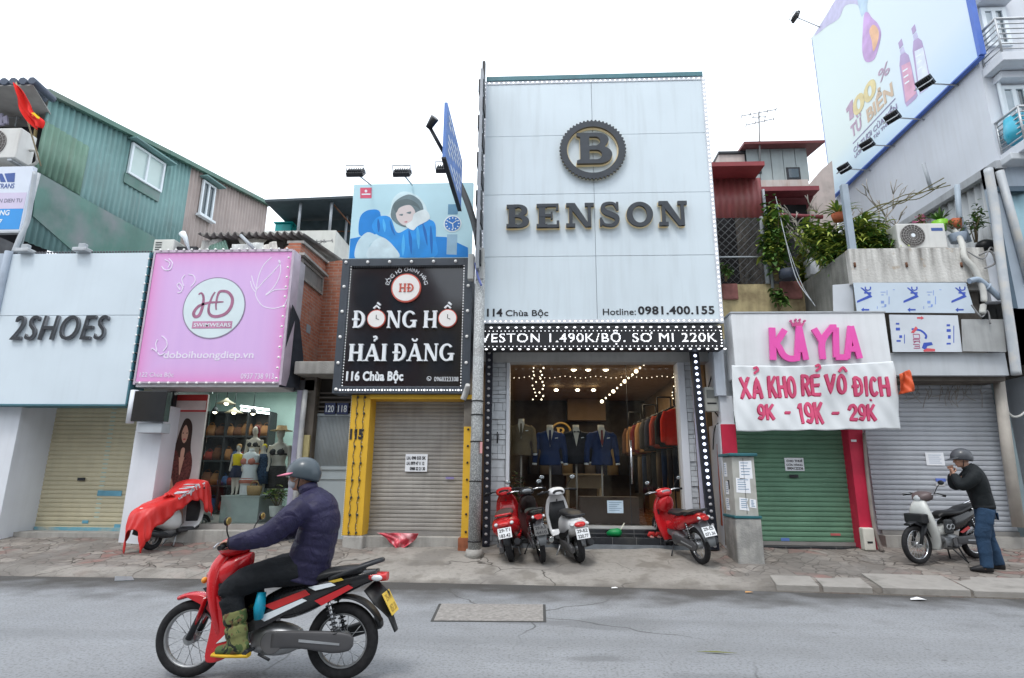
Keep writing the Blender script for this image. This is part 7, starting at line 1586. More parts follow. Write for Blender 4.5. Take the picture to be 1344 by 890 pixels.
for q in ((948,372,969,393),(1024,369,1053,392)): a = pxbox(FP(ym - .05), *q); MB().box(a[0],a[2],ym - .06,ym - .002,a[1],a[3]).build('red_block', rs, e, bevel=.03)
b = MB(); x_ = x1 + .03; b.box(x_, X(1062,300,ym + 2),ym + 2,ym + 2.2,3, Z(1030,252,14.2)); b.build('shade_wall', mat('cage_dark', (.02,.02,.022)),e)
b = MB(); y2 = 14.0; a = pxbox(FP(y2),1002,253,1062,262); b.box(a[0] - .3,a[2] + .1,y2 - .35,y2 + 1,a[3] - .12,a[3]); b.build('red_slab_edge', mat('red_slab', (.2,.035,.045),.6),e); b = MB(); b.face([(a[0] - .2,y2,a[3] - .13),(a[2] + .1,y2,a[3] - .13),(a[2],y2 + 1.6,a[3] - .9),(a[0] - .3,y2 + 1.6,a[3] - .6)]); b.build('awning', mat('maroon_awning', (.16,.03,.04),.6),e, solid=.03)
b = MB(); b.rod(W(1012,282,13), W(1080,285,12.8),.05); b.build('beam', mat('red_slab', (.2,.035,.045)),e)
y2 = 14.5; h = empty('rooftop_room', 'rooftop room with grey metal panels and a red roof above the caged house', 'house', (X(1020,245,y2),y2,8)); pl = FP(y2)
a = pxbox(pl, 1000,236,1062,253); MB().box(a[0] - .9,a[2],y2,y2 + 3,a[1] - .3,a[3]).build('rusty_band', mat('rusty_white_band', (.52,.47,.44),.8,var=.1,streak=.7,streak_rgb=(.3,.12,.05)),h)
xA, xB = X(981,215,y2), X(1061,215,y2); zA, zB = a[3] + .002, Z(1020,195,y2); pn = mat('grey_wall_panels', (.33,.38,.38),.6,var=.12,scale=2,streak=.4,streak_rgb=(.2,.2,.19)); b = MB()
for k in range(5): b.box(xA + (xB - xA) * k / 5 + .008,xA + (xB - xA) * (k + 1) / 5 - .008,y2 + .02,y2 + .06,zA, zB)
b.build('wall_panels', pn, h); MB().box(xA, xB, y2 + .065,y2 + 3,zA, zB - .01).build('wall_core', charcoal, h)
a = pxbox(FP(y2 - .02),1033,219,1051,235); w_ = MB().box(a[0],a[2],y2 + .0,y2 + .03,a[1],a[3]).build('window', charcoal, h); MB().box(a[0] + .05,a[2] - .05,y2 - .01,y2 - .002,a[1] + .05,a[3] - .05).build('pane', pane_dark, w_)
a = pxbox(FP(y2 - .02),988,220,1000,227); w_ = MB().box(a[0],a[2],y2 + .0,y2 + .03,a[1],a[3]).build('window', charcoal, h)
b = MB(); zR = zB + .01; b.face([(xA - .15,y2 - .3,zR),(xB + .35,y2 - .3,zR),(xB + .2,y2 + 3.2,zR + .45),(xA, y2 + 3.2,zR + .45)]); b.build('roof', mat('dark_red_roof', (.16,.04,.04),.6),h, solid=.07)
pkw = mat('pinkish_plaster', (.52,.45,.42),.9,var=.1,scale=2,streak=.4,streak_rgb=(.25,.2,.18),blotch=(.3,.27,.25),blotch_scale=2)
MB().box(X(946,215,y2),xA - .02,y2 + .1,y2 + 3,zA - .6, Z(960,200,y2)).build('plaster_wing', pkw, h); MB().box(X(946,215,y2) - .02,xA - .0,y2 + .05,y2 + 3, Z(960,200,y2) + .002, Z(960,200,y2) + .07).build('wing_cap', charcoal, h)
MB().poly(FP(14.4), FP(14.4).pxs([(1060,365),(1064,240),(1079,222),(1092,211),(1105,360)]),-.25,0).build('gable_wall', pkw, h)
antenna(W(998,225,14.3), W(996,148,14.3), 'tall television antenna on the roof beside the white facade', .95, [(0,-.12,.95,5,.16),(-.3,-.2,.75,4,.12),(-.14,.15,.4,3,.1)],mat('antenna_grey', (.2,.2,.2)))
bush('climbing_plant', 'tall green climber on the posts right of the wire cage', (X(1020,370,12.0),12.0,zc),(.45,.3,1.9),760,(.1,.2),.1,(leaf, leafd, leafy),droop=.6,stems=14)
bush('climbing_plant', 'dark climber sprouting from the stained yellow wall under the cage', (X(1022,408,11.95),11.95, Z(1022,408,11.95)),(.25,.1,.55),130,(.08,.15),.08,(leafd, leaf),droop=.6)
bush('potted_plant', 'leafy plant on the low ledge at the left of the wire cage', (X(953,374,12.0),12.0,zc),(.18,.12,.45),70,(.08,.16),.06,(leafd, leaf),droop=.6)
b = MB(); c = Vector((X(1036,366,11.9),11.9,zc)); b.sweep([c, c + Vector((0,0,.06)),c + Vector((0,0,.2))], [.14,.2,.2],seg=20); tag(b.build('black_tub', mat('dark_tub', (.05,.06,.085),.5)), 'dark round tub on the wall under the green climber', 'tub')
b = MB(); b.sweep(spline([W(1018,258,12.0), W(1030,310,11.6), W(1045,365,11.2), W(1066,396,10.9)], 8),.009,seg=6); b.sweep(spline([W(1020,272,12.0), W(1033,320,11.6), W(1052,372,11.2), W(1070,402,10.9)], 8),.007,seg=6); tag(b.build('slack_cable', greymetal), 'slack grey cables hanging across the green climber', 'cable')

# the tall pale building with the big billboard
xt = X(1315,214,10.5); d = ray(1283,73); yt = xt / (d.x / d.y) if False else xt * d.y / d.x
e = empty('tall_building', 'tall pale grey building with small balconies at the right edge', 'building', (xt + 3,yt + 4,0)); tw = mat('tall_wall', (.60,.63,.68),.8,var=.05,scale=1,streak=.2,streak_rgb=(.35,.33,.31),bump=.06)
_b = Plane((xt - .14,0,0),(0,-1,0)); far_y = max(_b.pt(*_b.px(1062,55)).y, _b.pt(*_b.px(1097,256)).y) - .05; ytz = max(_b.px(1062,55)[1] + .15,12.0)
MB().box(xt, xt + 8,yt, far_y, 0,ytz).build('wall', tw, e)
sw = Plane((xt, 0,0),(0,-1,0)); ft = FP(yt)
for q, zz in (((1289,12,1322,62),0),((1316,114,1352,182),0)):
    a = pxbox(ft, *q); f = window(ft, a[0],a[1],a[2],a[3],e, white, pane_dark, .002,1,.08,.05); MB().rect(ft, a[0] - .06,a[3] + .06,a[2] + .06,a[3] + .2,.0,.22).build('hood', tw, f)
    cu_ = MB(); cu_.rect(ft, a[0] + .1,a[1] + .1,a[0] + .35,a[3] - .1,.019,.024); cu_.build('curtain', mat('pale_curtain', (.5,.56,.6),.8),f)
def balcony(zf_, zr_, y0):
    y1 = yt; xl = xt + .03; b = MB(); x0,x1 = xl, xl + 3.0; f = MB().box(x0,x1,y0,y1,zf_ - .18,zf_).build('balcony', tw, e, bevel=.01)
    b = MB(); n = 7
    for k in range(n): z = zf_ + .1 + (zr_ - zf_ - .1) * k / (n - 1); r = .028 if k == n - 1 else .014; b.rod((x0 + .04,y0 + .04,z),(x1,y0 + .04,z),r, seg=7); b.rod((x0 + .04,y0 + .04,z),(x0 + .04,y1,z),r, seg=7)
    for x in (x0 + .04,x0 + .9,x0 + 1.8,x0 + 2.7): b.rod((x, y0 + .04,zf_),(x, y0 + .04,zr_),.02,seg=7)
    b.rod((x0 + .04,y1 - .02,zf_),(x0 + .04,y1 - .02,zr_),.02,seg=7); b.build('railing', steel, f)
    return f
def yon(px, py): d = ray(px, py); return (xt + .03) * d.y / d.x
for p_, q_ in (((1309,68),(1305,23)),((1337,182),(1335,138))): yq = yon(*q_); balcony(Z(*p_, yq), Z(*q_, yq),yq)
b = MB(); b.rod((xt + .25,yt - .05, Z(1300,85,yt)),(xt + .25,yt - .05, Z(1318,175,yt) - .3),.035); b.build('down_pipe', white, e)
c = Vector((X(1341,162,yq + .1),yq + .3, Z(1337,182,yq))); b = MB(); b.sweep([c + Vector((.1,0,.15)),c + Vector((.1,0,.3)),c + Vector((.1,0,.62))], [.2,.24,.2],seg=16); tag(b.build('water_jug', mat('jug_blue', (.05,.4,.55),.3)), 'bright blue plastic jug on the lower balcony', 'jug')
# billboard on the side wall
bpn = Plane((xt - .14,0,0),(0,-1,0)); q = bpn.pxs([(1062,55),(1097,256),(1283,72)]); bu0,bu1 = (q[0][0] + q[1][0]) / 2,q[2][0]; bv0,bv1 = (q[1][1] + q[2][1]) / 2,q[0][1]; bv1 = max(bv1,bv0 + 5.5)
s = empty('billboard', 'huge pale billboard with two fish sauce bottles on the side of the tall building', 'billboard', bpn.pt((bu0 + bu1) / 2,bv0,0))
bm2 = NB('billboard_print', .45); sz = bm2.sep(); g = bm2.ramp(sz[1],bpn.pt(bu0,0).y, bpn.pt(bu1,0).y); h2 = bm2.ramp(sz[2],bv0,bv0 + 4.5)      # printed tints: cream in the middle, blue corners
cc = bm2.mix(bm2.ramp(g, .35,.75),(.62,.72,.70),(.62,.71,.80)); cc = bm2.mix(bm2.ramp(h2,.0,.25,.8,0),cc, (.46,.63,.80)); bm2.col(cc)
MB().rect(bpn, bu0,bv0,bu1,bv1,-.1,0).build('panel', bm2.m, s); b = MB(); b.rect(bpn, bu0 - .04,bv0 - .035,bu1 + .04,bv0 - .003,-.1,.01); b.rect(bpn, bu1 + .003,bv0,bu1 + .09,bv1,-.1,.012); b.rect(bpn, bu0 - .02,bv0,bu0 - .003,bv1,-.1,.008); b.build('blue_edge', mat('edge_blue', (.07,.15,.5),.5),s)
c6 = lambda x, y: (1020 + x / 3.71,y / 3.71)
def bart(pts, m, n, name, sm=True):
    uv = [Vector(bpn.px(*c6(*q))) for q in pts]; uv = [(max(v.x, bu0 + .01),min(v.y, bv1 - .01)) for v in (spline(uv, 5, True) if sm else uv)]; MB().poly(bpn, uv, .001,n).build(name, m, s)
pur = mat('print_purple', (.42,.32,.52),.5,var=.15,scale=1.5); pur2 = mat('print_drop', (.46,.29,.54),.4,var=.25,scale=2); amb = mat('print_amber', (.7,.42,.25),.5,var=.15); gl_ = mat('print_gold', (.64,.55,.28),.5); tanp = mat('print_mauve', (.42,.30,.40),.5); lav = mat('print_lavender', (.5,.48,.66),.5)
bart([(182,172),(250,60),(280,0),(360,-20),(400,10),(410,40),(380,20),(330,30),(300,90),(240,130)],lav, .004, 'drip'); bart([(395,20),(412,80),(420,70),(440,75),(438,30),(440,-20),(395,-20)],mat('print_aqua', (.45,.58,.70),.5),.0045, 'drip')
bart([(425,70),(418,150),(415,240),(425,290),(445,303),(475,285),(497,220),(506,160),(490,115),(460,85),(442,60)],pur2,.006, 'drop'); bart([(450,150),(470,120),(495,150),(492,200),(470,250),(462,200)],amb, .0075, 'drop_highlight')
blab = mat('print_label_pink', (.62,.34,.46),.5,var=.12); bwh = mat('print_label_white', (.66,.71,.8),.5)
for dx, dy, lab_, nm in ((0,0,blab, 'bottle_print'),(64,-70,bwh, 'bottle_print')):
    S_ = lambda L_: [(x + dx, y + dy) for x, y in L_]
    bart(S_([(600,270),(622,254),(640,268),(652,310),(684,465),(676,480),(632,520),(622,500),(596,320)]),pur, .004,nm, False); bart(S_([(606,320),(648,300),(678,455),(628,500)]),lab_, .006, 'bottle_label', False); bart(S_([(590,210),(606,188),(614,218),(597,240)]),pur, .0045, 'bottle_cap', False); bart(S_([(598,244),(614,226),(622,250),(602,268)]),lav, .0042, 'bottle_neck', False)
    for k in range(3): bart(S_([(612 + k * 5,345 + k * 30),(636 + k * 4,330 + k * 30),(637 + k * 4,337 + k * 30),(613 + k * 5,352 + k * 30)]),white, .0075, 'label_line', False)
bart([(692,448),(735,418),(736,428),(694,460)],lav, .004, 'bottle_foot', False)
def btext(st, p0,p1,h, name, m, bold=.03):
    """text running along the wall from pixel p0 to p1 (baseline),of cap height h metres"""
    a, b_ = Vector(bpn.px(*p0)), Vector(bpn.px(*p1)); z = (a.y + b_.y) / 2; text(st, bpn, None, name, m, s, n0=.004,depth=.004,bold=bold, uv=(a.x, z, b_.x, z + h))
hpx = lambda p0,p1: abs(bpn.px(*p0)[1] - bpn.px(*p1)[1])
bart([(336,532),(358,494),(368,484),(374,570),(354,588),(350,536),(340,550)],tanp, .008, 'lettering', False); btext('00', c6(375,572),c6(490,462),hpx(c6(375,560),c6(368,470)), 'lettering', gl_, .04); btext('%', c6(498,400),c6(552,355),hpx(c6(500,395),c6(492,340)), 'lettering', tanp, .01)
btext('TỪ', c6(365,672),c6(418,622),hpx(c6(365,672),c6(358,590)), 'lettering', tanp, .035); btext('BIỂN', c6(442,592),c6(570,470),hpx(c6(442,592),c6(434,490)), 'lettering', mat('print_gold_grey', (.55,.42,.3),.5),.035)
btext('CÁ TƯƠI CỦA BIỂN', c6(375,748),c6(586,528),hpx(c6(375,745),c6(371,707)), 'lettering', mat('print_dark_mauve', (.22,.2,.32),.5),.02); btext('ƯỚP MUỐI TẠI THUYỀN', c6(380,778),c6(592,560),hpx(c6(380,778),c6(377,750)), 'lettering', mat('print_dark_mauve', (.22,.2,.32)),.02)
q0,q1 = Vector(bpn.px(*c6(370,705))), Vector(bpn.px(*c6(576,480))); b = MB(); zq = (q0.y + q1.y) / 2; b.rect(bpn, q0.x, zq, q1.x, zq + .035,.001,.005); b.build('rule', mat('print_dark_mauve', (.22,.2,.32)),s)
for k, (fx_, fy_, hx, hy) in enumerate(((1258,112,1214,109),(1213,157,1171,154),(1174,192,1138,190),(1143,224,1108,221))):
    f0 = sw.pt(*sw.px(fx_, fy_)); n_ = f0 + Vector((-1.25,-.15,.06)); lb = ['nearest and largest floodlight under the fish sauce billboard', 'second nearest floodlight under the fish sauce billboard', 'third floodlight under the fish sauce billboard, before the last', 'farthest floodlight under the fish sauce billboard'][k]
    d = ray(hx, hy); t = .86; hd = Vector((0,0, CAM_H)) + d * ((f0.y - .1) / d.y); floodlight(f0,hd, lb, 'floodlights under the fish sauce billboard', .26,(.6,.25,.6))
f0 = bpn.pt(bu0,bv0 + 4.9,.0); f0 = bpn.pt(*bpn.px(*c6(208,120)))
d = ray(*c6(90,82)); hd = Vector((0,0, CAM_H)) + d * (f0.y / d.y); f0.z = min(f0.z, bv1 - .1)
floodlight(f0,hd, 'lone floodlight sticking out at the far top of the fish sauce billboard', 'floodlights under the fish sauce billboard', .26,(.8,.1,-.3))

# corrugated annex in front of it with a sloping edge beam
xa = xt - .06; an = Plane((xa, 0,0),(0,-1,0)); h = empty('metal_annex', 'pale corrugated metal annex with drain pipes at the right edge over the grey shop', 'annex', (xa, 11.5,4)); top0,top1 = an.px(1316,222),an.px(1168,312); tf = lerp_fn(sorted([top0,top1]))
pal = corr_mat('pale_corrugated', (.42,.44,.45),.15); wave_sheet(an, top1[0],top0[0],tf, lambda u: 4.4,pal, 'corrugated_wall', h, .19,.028)
b = MB(); b.poly(an, [(top1[0] - .3,tf(top1[0])),(top0[0] + .05,tf(top0[0])),(top0[0] + .05,tf(top0[0]) + .16),(top1[0] - .3,tf(top1[0]) + .14)], -.05,.14); b.build('edge_beam', mat('beam_grey', (.36,.38,.4),.5,streak=.3),h)
yfa = an.pt(top0[0], 0).y; fa = FP(yfa); xe = xa + 4; zt1 = Z(1330,214,yfa - .15)
bg_ = mat('annex_blue_grey', (.34,.40,.47),.5,var=.06,streak=.2); a = pxbox(fa, 1313,245,1375,405)
MB().box(xa, a[0],yfa, yfa + .12,3.5,zt1).build('front_panel', bg_, h); MB().box(a[0],xe, yfa, yfa + .12,3.5,a[1]).build('front_panel', bg_, h); MB().box(a[0],xe, yfa, yfa + .12,a[3],zt1).build('front_panel', bg_, h)
MB().box(xa - .05,xe, yfa - .3,yfa + .3,zt1,zt1 + .14).build('eave', mat('eave_pale', (.5,.53,.56),.5),h, bevel=.02); MB().box(a[0] - .03,a[0] + .07,yfa - .03,yfa - .002,a[1],a[3]).build('window_frame', mat('frame_dark_blue', (.06,.1,.14),.5),h); MB().box(a[0] + .07,xe, yfa - .028,yfa - .004,a[3] - .1,a[3]).build('window_frame', mat('frame_dark_blue', (.06,.1,.14)),h)
b = MB(); n = 60; rows = [(b.b.verts.new((a[0] + .05 + (xe - a[0] - .05) * i / n, yfa + .06 + .035 * math.sin(i * 1.2) + .01 * math.sin(i * 3.1),a[1])),b.b.verts.new((a[0] + .05 + (xe - a[0] - .05) * i / n, yfa + .06 + .035 * math.sin(i * 1.2),a[3]))) for i in range(n + 1)]
for A, B in zip(rows, rows[1:]): f = b.b.faces.new((A[0], B[0], B[1], A[1])); f.smooth = True
b.build('curtain', mat('blue_curtain', (.26,.4,.46),.8,var=.1),h, solid=.006)
pvc = mat('pvc_grey', (.42,.45,.48),.45,var=.08,blotch=(.52,.5,.46),blotch_scale=4)
b = MB(); b.sweep(spline([W(1297,222,yfa - .1), W(1306,275,yfa - .1), W(1312,330,yfa - .15), W(1320,390,yfa - .2), W(1328,445,yfa - .2), W(1334,492,yfa - .2)], 6),.075,seg=12); tag(b.build('drain_pipe', pvc), 'thick grey drain pipe running down the corner of the metal annex', 'pipe')
b = MB(); b.sweep([W(1312,225,yfa - .06), W(1330,290,yfa - .06), W(1352,372,yfa - .06)], .07,seg=10); tag(b.build('drain_pipe', pvc), 'second drain pipe slanting across the annex window', 'pipe')
b = MB(); b.sweep(spline([W(1272,369,10.3), W(1284,367,10.3), W(1296,376,10.3), W(1313,392,10.35)], 5),.05,seg=10); b.torus(W(1296,377,10.3),(1,0,-.7),.06,.018,seg=16,sec=6); tag(b.build('drain_pipe', mat('pvc_blue', (.3,.37,.45),.45)), 'short blue grey branch pipe beside the VIC sheet', 'pipe')
b = MB(); c = W(1294,323,10.9); b.ball(c, (.18,.14,.13),14,8); tag(b.build('black_bundle', blackplastic), 'black plastic bundle at the right end of the parapet', 'bundle')
b = MB(); b.sweep(spline([W(1285,335,10.4), W(1300,330,10.35), W(1306,345,10.35), W(1293,352,10.3)], 6),.018,seg=6); b.sweep(spline([W(1270,330,10.4), W(1290,340,10.3), W(1300,325,10.4), W(1308,332,10.4)], 6),.014,seg=6); b.sweep(spline([W(1275,400,10.3), W(1288,416,10.28), W(1296,408,10.3), W(1300,425,10.28)], 6),.014,seg=6); tag(b.build('loose_cables', mat('cable_grey', (.2,.2,.2),.6)), 'tangle of loose cables at the right end of the parapet', 'cables')
b = MB(); b.rod(W(1222,248,12), W(1212,215,12),.04); tag(b.build('roof_stub', greymetal), 'short grey stub post behind the sloping edge beam', 'post')
# dark passage at the right frame edge
g_ = empty('side_passage', 'dark passage with plants and a leaning white column at the right frame edge', 'passage', (X(1340,690,11),11,.4)); xq = X(1312,500,11.0)
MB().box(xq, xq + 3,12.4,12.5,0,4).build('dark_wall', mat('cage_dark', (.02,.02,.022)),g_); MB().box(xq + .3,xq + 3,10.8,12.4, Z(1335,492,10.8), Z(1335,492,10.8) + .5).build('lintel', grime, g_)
b = MB(); b.sweep([W(1311,500,10.75), W(1322,590,10.75), W(1337,692,10.75)], [.085,.09,.09],seg=12); b.build('leaning_column', mat('grimy_white_column', (.42,.39,.35),.8,var=.15,streak=.4,streak_rgb=(.2,.17,.14)),g_)
b = MB(); b.sweep(spline([W(1318,535,10.8), W(1328,546,10.8), W(1338,546,10.8), W(1346,540,10.8)], 5),.02,seg=7); b.build('hose', mat('pale_hose', (.55,.55,.52),.5),g_)
bush('passage_plant', 'dim green plant inside the dark passage at the right edge', (X(1340,640,11.8),11.8,.6),(.5,.3,1.6),160,(.12,.2),.08,(leafd, leaf),droop=.5)
# the far side of the road, behind the viewer (unseen, added to shade the fronts and show in the glass)
fm_ = [mat('opposite_ochre', (.34,.27,.16),.85,var=.15,streak=.3),mat('opposite_grey', (.26,.27,.28),.85,var=.15,streak=.3),mat('opposite_cream', (.38,.36,.30),.85,var=.12,streak=.3),mat('opposite_brick', (.27,.15,.11),.85,var=.2)]
b = MB(); x = -26
for k, (w_, h) in enumerate(((5,11),(4.4,14),(6,9),(4.2,13),(5,10.5),(4.6,15),(5.4,9.5),(4.3,12.5),(5,11),(4.8,14))):
    b.box(x, x + w_ - .05,-19,-9.0 - .2 * (k % 3),0,h, k % 4)
    for r_ in range(int(h // 3.2)):
        for j in range(2): b.box(x + .5 + j * w_ * .46,x + .5 + j * w_ * .46 + 1.3,-9.02 - .2 * (k % 3),-8.95 - .2 * (k % 3),.4 + r_ * 3.2,2.6 + r_ * 3.2,4)
    x += w_
o = b.build('added_opposite_buildings', fm_ + [pane_dark]); o['kind'] = 'structure'
# motorbikes
def ground_at(px, py):
    z = .2
    for _ in range(30): q = G(px, py, z); z = .5 * z + .5 * zg(q.x, q.y)
    q = G(px, py, z); q.z = z; return q
def loftx(b, st, power=2.6,seg=18,mi=0):
    """rings in the yz plane: (x, z_bottom, z_top, half_width[, y])"""
    R = []
    for s in st:
        x, zb_, zt_, hw = s[:4]; y0 = s[4] if len(s) > 4 else 0; ring = []
        for k in range(seg):
            t = 2 * math.pi * k / seg; c, q = math.cos(t),math.sin(t); c = math.copysign(abs(c) ** (2 / power),c); q = math.copysign(abs(q) ** (2 / power),q)
            ring.append(b.b.verts.new((x, y0 + hw * c, (zb_ + zt_) / 2 + (zt_ - zb_) / 2 * q)))
        R.append(ring)
    for A, B in zip(R, R[1:]):
        for k in range(seg): f = b.b.faces.new((A[k], A[(k + 1) % seg], B[(k + 1) % seg], B[k])); f.smooth = True; f.material_index = mi
    for r in (R[0][::-1], R[-1]): f = b.b.faces.new(r); f.material_index = mi
    return b
def sm_st(st, per=5): return [tuple(v) for v in spline([s if len(s) > 4 else (*s, 0) for s in st],per)]
SIDE = lambda y: Plane((0,y, 0),(-1,0,0)) if y > 0 else Plane((0,y, 0),(1,0,0))
def side_poly(b, pts, y, th=.004,sm=True):
    """a decal or plate lying on the side of a machine at y"""
    p = SIDE(y); q = [(-x if y > 0 else x, z) for x, z in pts]; b.poly(p, [tuple(v) for v in (spline(q, 4, True) if sm else q)], -.002,th)
def wheel(e, c, R, r, kind, nm='wheel', rim_m=chrome, hub=.045,wd=None):
    c = Vector(c); t = MB().torus(c, (0,1,0), R - r, r, wd or r, seg=44,sec=12,power=2.4); o = t.build(nm, rubber, e, local=True)
    if kind == 'spoke':
        b = MB(); b.torus(c, (0,1,0), R - r * 1.95,.012,.026,seg=40,sec=8,power=3); b.build('rim', rim_m, o, local=True); b = MB()
        for k in range(18):
            a = k * math.pi / 9; a2 = a + (.5 if k % 2 else -.5); y = .022 if k % 2 else -.022
            b.rod(c + Vector((math.cos(a2) * hub, y, math.sin(a2) * hub)),c + Vector((math.cos(a) * (R - 2 * r),0,math.sin(a) * (R - 2 * r))),.0028,seg=5)
        b.build('spokes', steel, o, local=True)
    else:
        b = MB(); b.torus(c, (0,1,0), R - r * 1.9,.016,.03,seg=40,sec=8,power=3)
        for k in range(kind):
            a = k * 2 * math.pi / kind; b.sweep([c + Vector((math.cos(a) * hub * .6,0,math.sin(a) * hub * .6)),c + Vector((math.cos(a) * (R - 2 * r),0,math.sin(a) * (R - 2 * r)))], [.022,.016], [.014,.012],up=(0,1,0),seg=8)
        b.build('rim', rim_m, o, local=True)
    b = MB(); b.rod(c - Vector((0,.05,0)),c + Vector((0,.05,0)),hub, seg=18); b.rod(c - Vector((0,.085,0)),c + Vector((0,.085,0)),.014,seg=8); b.build('hub', alu, o, local=True)
    return o
def arc_fender(b, c, R, a0,a1,hw, th=.02,n=16,w1=None):
    pts = [(c[0] + R * math.cos(rad(a0 + (a1 - a0) * i / n)),0,c[2] + R * math.sin(rad(a0 + (a1 - a0) * i / n))) for i in range(n + 1)]
    ws = [hw * (.7 + .3 * math.sin(math.pi * (.1 + .8 * i / n))) for i in range(n + 1)]; b.sweep(pts, ws, th, up=(0,1,0) if False else (math.cos(rad((a0 + a1) / 2)),0,math.sin(rad((a0 + a1) / 2))),seg=14,power=2.4)
tail_m = mat('tail_lamp_red', (.5,.02,.02),.2,spec=.8); amber_m = mat('indicator_amber', (.7,.3,.03),.25); lens_m = mat('headlamp_lens', (.55,.58,.6),.12,spec=.8); plate_w = mat('plate_white', (.7,.72,.74),.45,var=.03); mirror_m = mat('mirror_glass', (.55,.6,.62),.05,metal=1)
def plate(e, c, tilt, w, h, m, lines, ink_m=ink):
    """number plate facing back (-x),tilted"""
    M_ = Matrix.Translation(c) @ Matrix.Rotation(tilt, 4, 'Y'); b = MB(); b.box(-.004,.004,-w / 2,w / 2,-h / 2,h / 2); o = b.build('number_plate', m, e, local=True, xf=M_, bevel=.002)
    pb = Plane((-.0045,0,0),(0,-1,0))
    for k, t in enumerate(lines):
        hh = h * .32; z = h * .1 if k == 0 else -h * .4
        l = text(t, pb, None, 'characters', ink_m, None, n0=.0,depth=.0015,bold=.02,uv=(-w * .4,z, w * .4,z + hh)); l.data.transform(M_); l.parent = o
    return o
def put(e, rear, heading, lean=0,wb=.61,sc=1.0):
    """stand a machine with its rear wheel on a point, following the slope"""
    slope = .105 * math.sin(rad(heading)) if rear.z > .05 else 0
    M_ = Matrix.Rotation(rad(heading),4, 'Z') @ Matrix.Rotation(-math.atan(slope),4, 'Y') @ Matrix.Rotation(rad(lean),4, 'X')
    e.rotation_euler = M_.to_euler(); e.scale = (sc,) * 3; e.location = rear + M_ @ Vector((wb * sc, 0,0))

